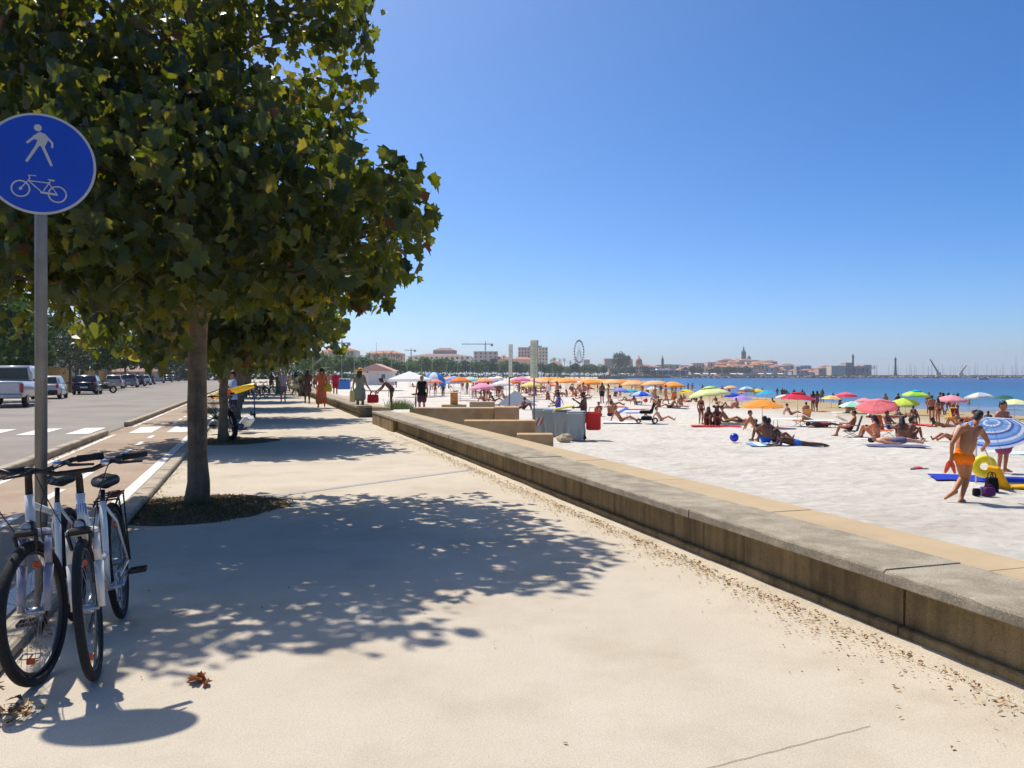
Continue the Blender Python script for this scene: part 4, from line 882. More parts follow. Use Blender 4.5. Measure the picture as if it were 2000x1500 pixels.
# nearer ones, each where it stands: left-right, top, width in the photograph, colours
UM = [(1253, 763, 48, 'bfd3f2', '2f62d8', None, 'blue and pale blue panelled umbrella behind the grey pushchair'),
 (1232, 760, 31, '3fc4dc', None, None, 'small turquoise umbrella left of the blue panelled one'), (1212, 757, 34, '8f9ae6', None, None, 'periwinkle umbrella left of the turquoise one'),
 (1184, 754, 36, 'e9f0e6', 'c3e4d0', None, 'white and mint umbrella right of the man at the bins'), (1130, 744, 33, 'f1f1ee', None, None, 'white umbrella above the man at the bins'),
 (1149, 755, 27, 'd8365e', None, None, 'crimson umbrella right behind the man at the bins'), (1247, 754, 27, 'e6f0cc', None, None, 'pale green umbrella behind the blue panelled one'),
 (1275, 755, 26, 'e4ece2', None, None, 'off white umbrella right of the pale green one'), (1340, 760, 32, 'f2e63a', None, None, 'small bright yellow umbrella left of the big lime one'),
 (1076, 749, 29, 'f09a86', None, None, 'coral pink umbrella above the blue dressed woman at the bins'), (1386, 756, 80, 'e6ecab', None, 'd3ec86', 'big pale lime umbrella with a raised vent'),
 (1430, 768, 34, '2f47d8', None, None, 'royal blue umbrella behind the big lime one'), (1449, 778, 42, 'b79be6', None, None, 'lavender umbrella left of the orange one'),
 (1489, 781, 86, 'f5a043', None, None, 'big orange umbrella above the lying couple'), (1426, 753, 29, 'f2c8a0', None, None, 'peach umbrella at the waterline behind the lime one'),
 (1458, 755, 30, 'dfe9f0', '7fc6ea', None, 'white and sky blue umbrella at the waterline'), (1456, 761, 30, 'f29a6a', None, None, 'salmon orange umbrella at the waterline'),
 (1479, 759, 30, 'f4dc52', None, None, 'small yellow umbrella left of the cyan one'), (1497, 762, 40, '2fb6e0', None, None, 'cyan umbrella behind the big orange one'),
 (1558, 766, 70, 'd23a52', None, 'd23a52', 'crimson umbrella with a raised vent over a lounger'), (1532, 771, 34, 'efe6cf', None, None, 'cream umbrella peeping out behind the crimson vented one'),
 (1624, 772, 42, 'f3e27e', 'f2c58c', None, 'pale yellow and peach umbrella right of the crimson vented one'), (1652, 766, 42, 'ee6f8c', None, None, 'deep pink umbrella overlapping the pale yellow one'),
 (1664, 799, 52, 'a8e2c6', 'd6f2e4', None, 'low mint striped umbrella near the coral one'), (1713, 781, 76, 'ff8f96', None, None, 'large tilted coral pink umbrella'),
 (1688, 779, 38, 'f3a3ac', None, None, 'light pink umbrella behind the large coral one'), (1768, 777, 52, 'd6ea62', None, None, 'lime umbrella right behind the large coral one'),
 (1789, 763, 52, '9fe05a', 'd2f070', '3cc2e0', 'green panelled umbrella with a blue top by the water'), (1859, 772, 54, 'f2a6b4', None, None, 'dotted pink umbrella by the water'),
 (1912, 767, 52, 'e9e4da', 'b9c4d6', None, 'white umbrella with a grey leaf pattern by the water'), (1962, 771, 40, '3f6a52', None, None, 'dark green umbrella by the water'),
 (1981, 779, 54, 'eef0b2', None, None, 'pale yellow umbrella at the right edge of the photo'), (941, 748, 50, 'f4a7bf', None, None, 'broad pink umbrella standing behind the concrete steps'),
 (1032, 748, 33, 'b6a8ee', '8fb0f0', None, 'lilac and blue umbrella between the two tall notice boards'), (848, 740, 36, 'f4a48e', None, None, 'salmon umbrella beside the man in the black vest')]
for u_, vt, wpx, c1, c2, vent, lab in UM:
    d = F * 2.0 / wpx; b = PSD(u_, d); top = CAMZ - (vt - HV) * d / F; h = top - b.z
    tl = (R(-14), R(16)) if wpx == 76 else ((R(10), R(-6)) if wpx == 52 and c1 == 'd6ea62' else (random.uniform(-.08, .08), random.uniform(-.08, .08)))
    umbrella(b, h, c1, lab, c2, vent, tilt=tl, valance=random.random() < .5)
# low blue and grey shelter
tn = thing('beach_shelter', 'low blue and grey beach shelter beside the left notice board', 'tent', PSD(1008, 62)); 
mb = MB(); 
for a, b_, mi in (((-1.3, -.7, 0), (-.9, .5, 0), 0),): pass
mb.add([(-1.5, -.8, .02), (1.6, -.8, .02), (1.5, .9, .02), (-1.4, .9, .02), (-.1, .1, 1.15)], [(0, 1, 4), (1, 2, 4), (2, 3, 4), (3, 0, 4)]); mb.mi = [0, 1, 0, 1]
mb.build('cover', [cloth('b9bcc0'), cloth('5a78d8')], tn); MB().tube([(-.1, .1, 0), (-.1, .1, 1.14)], .012, 6).build('pole', M_GALV, tn)
# crowd of far umbrellas in front of the tree line
rq = random.Random(5); PAL = ['f2c25a', '58b6e8', 'e6ecc0', 'f29ab8', 'f0893c', 'ece8e2', 'd9c6f0', 'f4b0c4', 'f6e08a', 'b0e0d2', 'e86a5a', '8fa8ec', 'f4f2ee', 'f3a070']; CNAME = dict(zip(PAL, ('amber', 'sky blue', 'pale olive', 'pink', 'orange', 'off white', 'lilac', 'rose', 'yellow', 'mint', 'red', 'periwinkle', 'white', 'peach')))
for i in range(58):
    d = rq.uniform(72, 165); u_ = rq.uniform(795, 1035) if d > 95 else rq.uniform(860, 1040); b = PSD(u_, d); c1 = rq.choice(PAL)
    c2 = rq.choice([None, None, 'f6f4f0']); umbrella(b, rq.uniform(1.7, 2.2), c1, 'small distant %s umbrella %s before the tree line' % (CNAME[c1] + (' and white' if c2 else ''), 'in the nearer crowd' if d < 100 else 'in the farther crowd'), c2, group='crowd of distant umbrellas', simple=True, D=rq.uniform(1.7, 2.3))
# rental rows of matching orange umbrellas
for r_ in range(9):
    for k in range(17):
        d = 88 + r_ * 9 + rq.uniform(-1, 1); x = (1314 - CX) * d / F - k * 2.35 + rq.uniform(-.3, .3); u_ = CX + x * F / d
        if 1036 < u_ < 1322: umbrella(V3((x, d, sand_z(x, d))), 1.95 + .12 * (k % 2), rq.choice(('ffb060', 'ffa850', 'ffbe80', 'ffc890')), 'matching orange umbrella in the rental rows', group='rental rows of orange umbrellas', simple=True, D=2.5)
# ------------------------------------------------------------------ people on the beach
def turn(deg): return R(deg)
FACE, AWAY, RIGHT, LEFT = math.pi, 0.0, -math.pi / 2, math.pi / 2
def beach_person(u_, v_, pose, sex, rz, wear, lab, d=None, **k):
    return person(PS(u_, v_) if d is None else PSD(u_, d), pose, sex, rz, wear, lab, **k)
BP = [(1140, 858, 'reach', 'm', R(70), [('shorts', '5a4632')], 'bare backed man bending over the grey bins', 'deep', None, 1.02),
 (1090, 846, 'reach', 'f', R(80), [('dress', '2f62c8')], 'woman in a blue dress beside the bins', 'tan', ('bun', '2a1a12'), .97),
 (1369, 829, 'stand', 'f', R(200), [('bikini', '3a2a30')], 'girl standing under the edge of the big lime umbrella', 'tan', ('short', '2a1a12'), .78),
 (1213, 824, 'sitback', 'f', R(-100), [('bikini', 'c08a50')], 'sunbather propped on her arms in front of the pushchair', 'red', ('long', '8a5a30'), 1),
 (1170, 813, 'knees', 'f', R(160), [('bikini', '402030')], 'woman seated near the red bag, left of a pair', 'red', ('bun', '2a1a12'), .95),
 (1192, 813, 'knees', 'm', R(-30), [('trunks', '303a50')], 'man seated near the red bag, right of a pair', 'red', ('short', '2a1a12'), 1),
 (1198, 793, 'sitback', 'f', R(-80), [('bikini', '405040')], 'woman in an olive suit sitting up below the turquoise umbrella', 'tan', ('short', '2a1a12'), 1),
 (1291, 822, 'sitback', 'f', R(-105), [('bikini', 'd0d0d0')], 'child sitting with legs stretched right of the pushchair', 'fair', ('short', '1c130d'), .85),
 (1287, 796, 'knees', 'f', R(30), [('bikini', '202020')], 'woman seated alone below the blue panelled umbrella', 'red', ('bun', '6a4a2a'), 1),
 (1310, 797, 'sitback', 'm', R(80), [('trunks', '5a3028')], 'man leaning back, left one of the trio near the yellow umbrella', 'red', ('short', '2a1a12'), 1),
 (1322, 797, 'lieback', 'f', R(-80), [('bikini', 'd86a50')], 'woman lying, middle one of the trio near the yellow umbrella', 'fair', ('long', '2a1a12'), 1),
 (1330, 792, 'knees', 'f', R(150), [('bikini', '902840')], 'woman seated, right one of the trio near the yellow umbrella', 'tan', ('long', '2a1a12'), 1),
 (1384, 831, 'knees', 'f', R(160), [('bikini', '101010')], 'long haired woman seated under the lime umbrella, left of two', 'dark', ('long', '1c130d'), 1),
 (1400, 831, 'knees', 'f', R(170), [('bikini', '902030')], 'long haired woman seated under the lime umbrella, right of two', 'dark', ('long', '1c130d'), 1.05),
 (1421, 825, 'sitback', 'm', R(-110), [('trunks', 'd0b040')], 'man with yellow trunks leaning back beside the lime umbrella', 'tan', ('short', '2a1a12'), 1),
 (1447, 827, 'lieback', 'm', R(75), [('trunks', '303030')], 'man lying between the lime and the orange umbrellas', 'tan', ('short', '1c130d'), 1),
 (1478, 840, 'sitback', 'm', R(-115), [('shorts', '3a4658')], 'man in dark shorts sitting beside the orange umbrella pole', 'red', ('short', '1c130d'), 1),
 (1410, 797, 'lieknee', 'f', R(-80), [('bikini', '202020')], 'sunbather with one knee raised, left of two near the lavender umbrella', 'dark', ('long', '1c130d'), 1),
 (1426, 798, 'lieknee', 'f', R(-95), [('bikini', 'a06060')], 'sunbather with one knee raised, right of two near the lavender umbrella', 'red', ('long', '1c130d'), 1),
 (1497, 864, 'knees', 'm', R(20), [('trunks', '2f62c8')], 'man sitting hunched beside the lying couple, dark haired', 'dark', ('short', '0c0a08'), 1.05),
 (1512, 862, 'sitback', 'f', R(-60), [('bikini', '1a1a1a')], 'woman leaning back right of the hunched man', 'dark', ('short', '1c130d'), 1),
 (1553, 872, 'liefront', 'm', R(-93), [('trunks', '3a6ac0')], 'man in blue trunks lying face down with feet to the right', 'deep', ('short', '0c0a08'), 1.08),
 (1785, 829, 'sitback', 'f', R(150), [('bikini', '2a6a48')], 'woman with a dark hat of hair on a red towel below the lime umbrella', 'dark', ('long', '0c0a08'), 1),
 (1747, 817, 'lieback', 'f', R(85), [('bikini', '303030')], 'sunbather lying flat left of the red towel', 'red', ('long', '2a1a12'), 1),
 (1820, 826, 'stand', 'm', R(-20), [('trunks', '4a3a30')], 'boy standing at the waterline, left of two', 'red', ('short', '1c130d'), .93),
 (1832, 827, 'stand', 'f', R(15), [('bikini', '402828')], 'girl standing at the waterline, right of two', 'red', ('long', '1c130d'), .85),
 (1842, 835, 'liefront', 'f', R(-85), [('bikini', 'd8603a')], 'sunbather in orange lying face down left of the striped umbrella', 'tan', ('long', '1c130d'), 1),
 (1712, 858, 'knees', 'f', R(40), [('bikini', 'd86040')], 'woman crouched on a white towel, left in the group by the coral umbrella', 'red', ('long', '2a1a12'), 1.05),
 (1745, 868, 'lieback', 'm', R(-100), [('shorts', '6a6c86')], 'man in grey shorts lying in front of the group by the coral umbrella', 'fair', ('short', '1c130d'), 1.05),
 (1762, 862, 'knees', 'f', R(-20), [('bikini', '30303a')], 'woman with dark curls seated in the group by the coral umbrella', 'dark', ('long', '1a100c'), 1.05),
 (1776, 860, 'knees', 'f', R(-60), [('bikini', '503060')], 'woman seated rightmost in the group by the coral umbrella', 'dark', ('bun', '1a100c'), 1),
 (1738, 850, 'chair', 'm', R(-150), [('trunks', '2a3a6a')], 'man seated behind the group by the coral umbrella', 'dark', ('short', '1c130d'), .9),
 (1661, 853, 'chair', 'm', R(60), [('trunks', 'a04040')], 'boy reading in a low folding beach chair', 'red', ('short', '0c0a08'), .92),
 (1606, 834, 'lieback', 'm', R(-90), [('trunks', 'b03038')], 'man lying flat on the white lounger', 'dark', ('short', '0c0a08'), 1),
 (1863, 862, 'sitback', 'm', R(100), [('trunks', '304060')], 'person sitting behind the striped umbrella, one bent leg showing', 'red', ('short', '1c130d'), 1),
 (1022, 800, 'knees', 'm', R(-75), [('trunks', '26302a')], 'boy sitting hunched right of the concrete end block', 'dark', ('short', '0c0a08'), .98),
 (1000, 798, 'lieback', 'f', R(80), [('bikini', 'c04848')], 'sunbather lying behind the concrete end block', 'red', ('long', '2a1a12'), 1),
 (945, 785, 'sitback', 'f', R(-80), [('bikini', '8a3a3a')], 'sunbather leaning back behind the small slab', 'red', ('short', '2a1a12'), 1),
 (1071, 778, 'stand', 'f', R(150), [('dress', 'ecebe6')], 'woman in a white dress walking among the far umbrellas', 'tan', ('long', '2a1a12'), 1),
 (1176, 788, 'stand', 'm', R(20), [('shorts', '2a2c34')], 'person standing under the white and mint umbrella', 'dark', ('short', '1c130d'), 1)]
for row in BP:
    u_, v_, po, sx, rz, wr_, lab, sk, hr, scl = row
    if hr and hr[0] == 'bun': hr = ('short', hr[1])
    beach_person(u_, v_, po, sx, rz, wr_, lab, sk=sk, hair=hr, scale=scl)
# loose figures further out and in the shallows
HR = ['1c130d', '2a1a12', '0c0a08', '5a3a20']; SWC = ['303a50', '902840', '203040', '2a6a48', 'c04848', 'd8a040', '3a6ac0', '101010', 'c46a9a', 'e0e0dc']; SWN = dict(zip(SWC, ('slate', 'wine red', 'dark navy', 'green', 'coral red', 'mustard', 'blue', 'black', 'pink', 'white'))); PON = {'stand': 'standing', 'walk': 'walking', 'knees': 'sitting hunched', 'sitback': 'leaning back', 'lieback': 'lying flat', 'lieknee': 'lying with a knee up', 'reach': 'standing with raised arms'}
WAT = [(1344, 756), (1352, 757), (1372, 758), (1384, 757), (1401, 757), (1444, 757), (1448, 758), (1474, 757), (1488, 757), (1518, 759), (1532, 760), (1536, 760), (1551, 761), (1567, 761), (1571, 763), (1312, 760), (1320, 758), (1330, 757), (1588, 781), (1596, 784), (1606, 774), (1627, 768), (1528, 770), (1541, 768), (1730, 780), (1754, 780), (1814, 776), (1836, 780), (1842, 779), (1852, 779), (1862, 780), (1871, 779), (1892, 774), (1424, 768), (1410, 770)]
for i, (u_, vt) in enumerate(WAT):
    d = 150 - (vt - 756) * 3.2 if vt < 776 else 62; d = max(58, d); x = (u_ - CX) * d / F
    zf = CAMZ - (vt - HV) * d / F - 1.68 + rq.uniform(-.05, .05)
    if x > shore_x(d): zf = max(min(zf, SEA - .15), SEA - 1.1)
    else: zf = sand_z(x, d)
    sx = rq.choice('mf'); po = rq.choice(('stand', 'walk', 'reach')); cc = rq.choice(SWC); person((x, d, zf), po, sx, rq.uniform(0, 6.28), [('trunks' if sx == 'm' else 'bikini', cc)], 'bather in %s %s, %s at the water edge' % (SWN[cc], 'trunks' if sx == 'm' else 'bikini', PON[po]), rq.choice(('tan', 'dark', 'red', 'deep')), (rq.choice(('short', 'long')), rq.choice(HR)), rq.uniform(.88, 1.05), 'bathers at the water edge')
for i in range(110):
    d = rq.uniform(62, 150); u_ = rq.uniform(800, 1320) if d > 85 else rq.uniform(900, 1340); b = PSD(u_, d); sx = rq.choice('mf'); po = rq.choice(('stand', 'walk', 'knees', 'sitback', 'lieback', 'lieknee', 'reach', 'knees', 'sitback', 'stand'))
    if b.x > shore_x(d) - 3: continue
    cc = rq.choice(SWC); person(b, po, sx, rq.uniform(0, 6.28), [('trunks' if sx == 'm' else 'bikini', cc)], 'small distant beachgoer in %s %s, %s among the umbrellas' % (SWN[cc], 'trunks' if sx == 'm' else 'bikini', PON[po]), rq.choice(('tan', 'dark', 'red', 'red')), (rq.choice(('short', 'long')), rq.choice(HR)), rq.uniform(.88, 1.05), 'distant beach crowd')
for i, (u_, d) in enumerate(((1545, 52), (1575, 54), (1510, 66), (1490, 70), (1440, 64), (1700, 52), (1755, 58), (1780, 55), (1870, 44), (1895, 46), (1905, 45), (1965, 46), (1985, 44), (1640, 74), (1400, 75), (1360, 80), (1655, 60), (1685, 66), (1930, 47))):
    b = PSD(u_, d); sx = rq.choice('mf')
    po = rq.choice(('knees', 'sitback', 'knees', 'lieknee')); cc = rq.choice(SWC); person(b, po, sx, rq.uniform(0, 6.28), [('trunks' if sx == 'm' else 'bikini', cc)], 'beachgoer in %s %s, %s near the right hand umbrellas' % (SWN[cc], 'trunks' if sx == 'm' else 'bikini', PON[po]), rq.choice(('dark', 'red', 'deep')), (rq.choice(('short', 'long')), rq.choice(HR)), rq.uniform(.92, 1.05), 'people resting under umbrellas')
# towels
def towel(u_, v_, w_, l_, rz, c1, lab, c2=None):
    b = PS(u_, v_); mb = MB(); n_ = 10
    for i in range(n_ + 1):
        for j in range(5): mb.v.append((w_ * (j / 4 - .5) + .015 * mnoise.noise(V3((i, j, u_))), l_ * (i / n_ - .5), .035 + .022 * mnoise.noise(V3((i * .6, j * .7, u_ * .1)))))
    for i in range(n_):
        for j in range(4): a = i * 5 + j; mb.f.append((a, a + 1, a + 6, a + 5)); mb.mi.append(1 if c2 and i % 2 else 0)
    o = mb.build('towel', [fabric(c1), fabric(c2 or c1)], smooth=True, loc=b, rz=rz); return tag(o, lab, 'towel')
towel(1398, 833, 1.1, 2.2, R(80), 'c8283a', 'crimson towel under the two long haired women'); towel(1530, 870, 1.2, 2.3, R(85), 'cfe0ee', 'pale blue towel under the lying couple', '5a9ad0')
towel(1718, 858, 1.1, 2.0, R(85), 'f0f0ee', 'white towel near the coral umbrella'); towel(1790, 830, 1.0, 1.9, R(88), 'd8483a', 'red towel below the lime umbrella'); towel(1215, 826, 1.0, 1.9, R(80), 'dfe0e6', 'white towel under the propped sunbather')
towel(1945, 938, 1.1, 2.6, R(72), '2438a0', 'dark blue mat at the feet of the striped umbrella'); towel(1985, 886, .9, 1.9, R(85), 'b8d0ea', 'pale blue towel at the right edge of the photo'); towel(1750, 872, 1.0, 1.9, R(80), '5f607c', 'grey violet towel under the man in grey shorts')
for u_, v_ in ((1245, 800), (1320, 798), (1600, 804), (980, 790), (1010, 778), (1060, 775), (900, 768), (1640, 806), (1200, 795)): towel(u_, v_, 1.0, 1.9, R(rq.uniform(60, 110)), rq.choice(('5a6a8a', 'c06a50', '303848', 'e0d8c8')), 'narrow towel spread on bare sand among the distant umbrellas')['group'] = 'distant towels'
# ------------------------------------------------------------------ people on the promenade
def on_prom(u_, v_, *a, **k): return person(P(u_, v_), *a, **k)
on_prom(628, 797, 'walk', 'f', R(185), [('long_dress', 'f07a4a')], 'woman in a long orange dress and dark hat with a yellow bag', 'red', ('long', '2a1a12'), 1.03, hat=('hat', '2a2220'))
def bag(loc, w_, h_, d_, c, lab, handles=True, kind='bag', soft=.06):
    t = thing('bag', lab, kind, loc); mb = MB(); n_ = 10
    for z, k in ((0, .86), (.08, 1.0), (.5, 1.04), (.85, .97), (1.0, .90)):
        for j in range(16): a = 2 * math.pi * j / 16; c_, s_ = math.cos(a), math.sin(a); mb.v.append((w_ / 2 * k * math.copysign(abs(c_) ** .5, c_), d_ / 2 * k * math.copysign(abs(s_) ** .5, s_) + soft * .2 * math.sin(5 * a + z * 4), h_ * z))
    for i in range(4):
        for j in range(16): mb.f.append((i * 16 + j, i * 16 + (j + 1) % 16, i * 16 + 16 + (j + 1) % 16, i * 16 + 16 + j)); mb.mi.append(0)
    mb.f.append(tuple(reversed(range(16)))); mb.mi.append(0); mb.f.append(tuple(range(64, 80))); mb.mi.append(0)
    mb.build('pouch', c, t, smooth=True)
    if handles:
        for sy in (-1, 1): MB().tube([(-w_ * .25, sy * d_ * .3, h_ * .97), (-w_ * .2, sy * d_ * .3, h_ * 1.25), (0, sy * d_ * .3, h_ * 1.38), (w_ * .2, sy * d_ * .3, h_ * 1.25), (w_ * .25, sy * d_ * .3, h_ * .97)], .011, 6).build('handle', c, t, smooth=True)
    return t
p = P(628, 797); bag(p + V3((.30, -.12, .74)), .38, .34, .18, fabric('e0b83a'), 'yellow straw beach bag carried by the woman in orange')
on_prom(655, 775, 'stand', 'm', R(185), [('shirt', 'c8283c'), ('shorts', 'b02434')], 'man in a red shirt and red shorts far along the wall', 'tan', None, 1.0, hat=('cap', 'e6e2de'))
on_prom(600, 788, 'stand', 'f', R(10), [('dress', '5a4238')], 'woman in a short brown dress walking away in tree shade', 'deep', ('long', '0c0a08'), 1.02)
on_prom(577, 774, 'walk', 'f', R(-20), [('shirt', '3a2a22'), ('dress', 'cbbf9e')], 'woman with a pale skirt under the plane trees', 'dark', ('long', '1c130d'), 1.0)
on_prom(553, 785, 'stand', 'm', R(200), [('shirt', 'b7a4a0'), ('shorts', '8a7a74')], 'grey haired man with a green towel over one shoulder', 'red', ('short', 'c9c0b2'), 1.0)
gt = thing('draped_towel', 'dark green towel hanging from the grey haired man', 'towel', P(544, 785)); MB().bbox((0, 0, .92), (.30, .07, .95), .03).build('cloth', fabric('3f7a5e'), gt)
on_prom(640, 771, 'walk', 'f', R(170), [('dress', 'd89a80')], 'woman in a salmon dress just left of the red shirted man', 'red', ('long', '5a3a20'), .98)
on_prom(703, 812, 'carry', 'f', R(-15), [('dress', '8b9684')], 'woman in a grey green dress and straw hat beside the wall end', 'tan', ('long', '5a3a20'), 1.0, hat=('hat', 'e2c078'))
p = P(703, 812); bag(p + V3((-.27, .0, .50)), .20, .42, .14, fabric('d9c48a'), 'pale straw tote hanging at the hip of the hatted woman')
bag(P(722, 815) + V3((.02, .55, .49)), .40, .30, .22, fabric('c42a34'), 'red handbag standing on the end of the far wall')
person(PD(765, 786, 29.5) + V3((0, 0, -.30)), 'bend', 'm', R(100), [('trunks', '5a4a3a')], 'boy in dark trunks bending forward beside the far wall end', 'dark', ('short', '3a2a1c'), .80)
person(PD(824, 812, 35.0), 'stand', 'm', R(175), [('tank', '1c1c22'), ('shorts', '5a3440')], 'man in a black vest holding a folded parasol', 'red', ('short', 'b89a60'), 1.02)
p = PD(812, 812, 35.0); tag(MB().tube([p + V3((0, 0, .15)), p + V3((0, 0, .3)), p + V3((0, 0, .75)), p + V3((0, 0, .86))], [.008, .035, .04, .012], 8).build('folded_parasol', fabric('5a6a94'), smooth=True), 'folded blue parasol in the hand of the man in the black vest', 'parasol')
person(V3(((774 - CX) * 98 / F, 98, -.05)), 'stand', 'm', R(90), [('shirt', '20242e'), ('shorts', '20242e')], 'person in dark clothes standing right of the white hut', 'dark', ('short', '1c130d'), 1.0)
for i, (u_, v_) in enumerate(((530, 765), (588, 766), (615, 764), (565, 764), (545, 768))): on_prom(u_, v_, ('walk', 'stand')[i % 2], 'mf'[i % 2], R(30 * i), [('shorts' if i % 2 == 0 else 'dress', ('8a5a48', '2a3040', '704838', 'c0a890', '404850')[i])], 'distant walker in the shade of the plane trees', 'dark', ('short', '1c130d'), 1.0, 'distant walkers on the promenade')
# ------------------------------------------------------------------ bathing man with orange shorts
D0 = 14.7
def Jp(u_, v_, dd=0.0): return PD(u_, v_, D0 + dd)
JM = {'pel': Jp(1882, 890), 'che': Jp(1893, 854, .04), 'nek': Jp(1906, 834, .08), 'hed': Jp(1911, 819, .12), 'shL': Jp(1877, 843, -.02), 'shR': Jp(1917, 848, .16), 'elL': Jp(1860, 871, -.06), 'wrL': Jp(1858, 896, .0), 'elR': Jp(1930, 869, .12), 'wrR': Jp(1922, 879, .34),
      'hiL': Jp(1874, 898, -.03), 'hiR': Jp(1891, 900, .05), 'knL': Jp(1880, 937, .16), 'anL': Jp(1863, 966, -.02), 'toL': Jp(1846, 979, .0), 'knR': Jp(1889, 939, .16), 'anR': Jp(1877, 980, .02), 'toR': Jp(1888, 988, .14)}
GM = Jp(1880, 990); GM.z = sand_z(GM.x, GM.y); JM = {k: v - GM for k, v in JM.items()}
zoff = .03 - min(JM['toR'].z, JM['anR'].z - .05); 
for k in JM: JM[k] = JM[k] + V3((0, 0, zoff * .5))
JM['face'] = V3((.75, .65, -.1))
man = thing('person', 'barefoot man in orange swim trunks walking on the sand', 'person', GM)
put('body', body_mesh('man', JM, False, 1.22, .0095), man, mats=[skin('b07246')])
put('swim_trunks', wear_mesh(JM, 'trunks', False, 1.22, .010), man, mats=[fabric('ff7a10')]); put('hair', hair_mesh(JM, 'short', .01), man, mats=[mat('hair_man', '241a14', rough=.7, var=.3, scale=80)])
fp = thing('flip_flops', 'pair of orange flip flops held by the man in orange trunks', 'sandals', GM + JM['wrL'] + V3((-.02, 0, -.10)))
for k, (dx, rt) in enumerate(((-.05, .5), (.05, -.2))):
    o = MB().prism([(.045 * math.cos(a) * (1 + .25 * math.sin(a)), .135 * math.sin(a)) for a in [6.283 * i / 24 for i in range(24)]], -.009, .009, Matrix.Rotation(rt, 3, 'Y') @ Matrix.Rotation(R(80), 3, 'X') @ Matrix.Rotation(.4 * k, 3, 'Y')).build('sandal', plastic('f0623c', .6), fp, loc=(dx, 0, -.10))
    MB().tube([(-.03, -.02, .0), (0, -.045, .06), (.03, -.02, .0)], .008, 6).build('strap', plastic('e0503a', .6), o)
stick = MB().tube([GM + JM['wrR'] + V3((.0, -.02, -.03)), GM + JM['wrR'] + V3((.22, .1, -.36))], .012, 8).build('umbrella_spike', mat('spike_wood', 'd8d0a0', rough=.6)); tag(stick, 'pale stick in the right hand of the man in orange trunks', 'stick')
# striped umbrella with its tilted canopy
def striped():
    b = PSD(1906, 17.2); b.z += .03; t = thing('beach_umbrella', 'blue and white ringed umbrella tilted beside the man in orange trunks', 'umbrella', b, 0, 'umbrellas on the sand')
    tip = PD(1935, 812, 17.8) - b; MB().tube([(0, 0, -.2), (0, 0, .9), tip * .82], .018, 10).build('pole', mat('pole_white', 'c9c7c2'), t, smooth=True)
    mb = MB(); m = 32; rings = [0, .16, .22, .30, .42, .48, .55, .66, .72, .80, .88, .93, 1.0]; cols = [0, 1, 2, 0, 1, 3, 0, 2, 1, 0, 3, 1]
    for f in rings:
        for j in range(m):
            a = 2 * math.pi * j / m; sag = math.sin(math.pi * ((j % 4) / 4)); r = .98 * f * (1 - .05 * sag * f); mb.v.append((r * math.cos(a), r * math.sin(a), .36 * (1 - f ** 1.6) - .03 * sag * f * f))
    for i in range(len(rings) - 1):
        for j in range(m): mb.f.append((i * m + j, (i + 1) * m + j, (i + 1) * m + (j + 1) % m, i * m + (j + 1) % m)); mb.mi.append(cols[i])
    c = mb.build('canopy', [cloth('8fbcec'), cloth('eef2fa'), cloth('6f9ade'), cloth('5570c0')], t, smooth=True); put('ribs', RIB, c); c.location = tip * .80 + V3((.10, 0, -.10)); c.rotation_euler = (R(-28), R(14), 0)
    c.scale = (.80,) * 3
striped()
def sandthing(u_, v_): return PS(u_, v_)
# things at the striped umbrella
b = PSD(1958, 19.3); person(b, 'stand', 'f', R(200), [('sarong', 'a04a6a')], 'woman wrapped in a patterned red towel behind the striped umbrella', 'red', ('short', '2a1a12'), 1.0)
o = MB().bbox((0, 0, .82), (.56, .30, .50), .1).build('patterned_wrap', mat('wrap_print', '7a3c58', rough=.9, col2='3f8f8a', scale=9, detail=1), loc=b + V3((-.02, -.05, 0))); tag(o, 'purple and green printed towel around the standing woman', 'towel')
t = thing('folding_chair', 'yellow folding beach lounger right of the man in orange trunks', 'chair', PSD(1962, 16.3), R(10)); YL = fabric('e0a81a')
MB().bbox((0, 0, 0), (.07, .30, .56), .02, mtx=Matrix.Rotation(R(-32), 3, 'Y')).build('backrest', YL, t, loc=(-.12, 0, .26)); MB().bbox((.35, 0, .07), (.66, .30, .05), .02).build('seat', YL, t)
for sx in (0, .8):
    for sy in (-.22, .22): MB().tube([(sx, sy, .1), (sx, sy, -.05)], .012, 6).build('leg', M_GALV, t)
t = thing('inflatable', 'bright yellow inflatable ring behind the man in orange trunks', 'inflatable', PSD(1922, 16.6)); MB().torus((0, 0, .46), .16, .085, (0.25, 1, .1), 28, 12).build('tube', plastic('f2dc1a', .3), t, smooth=True); MB().ball((.25, -.1, .42), .03).build('valve', plastic('f8f8f0'), t)
bag(PSD(1937, 16.0), .22, .30, .16, fabric('16161a'), 'black beach bag beside the striped umbrella pole'); bag(PSD(1931, 15.6), .21, .16, .16, fabric('5a2a60'), 'purple cooler bag on the blue mat'); bag(PSD(1907, 15.6), .12, .14, .10, fabric('1c1c24'), 'small black pouch on the blue mat', False); bag(PSD(1917, 15.7), .12, .17, .10, fabric('c9c2d6'), 'pale lilac pouch on the blue mat', False)
t = thing('clothes_heap', 'small heap of pink and grey clothes alone on the sand', 'clothes', PS(1793, 917)); MB().ball((0, 0, .03), (.13, .09, .05)).build('pink_top', fabric('d0486a'), t, smooth=True); MB().ball((-.13, -.05, .02), (.10, .05, .03)).ball((.14, -.07, .02), (.1, .05, .03)).build('grey_cloth', fabric('6a6460'), t, smooth=True)
# ball
o = MB().ball((0, 0, .155), .155, 20, 14).build('ball', [plastic('2338b8', .35)], smooth=True, loc=PS(1434, 863)); tag(o, 'blue beach ball lying on open sand', 'ball')
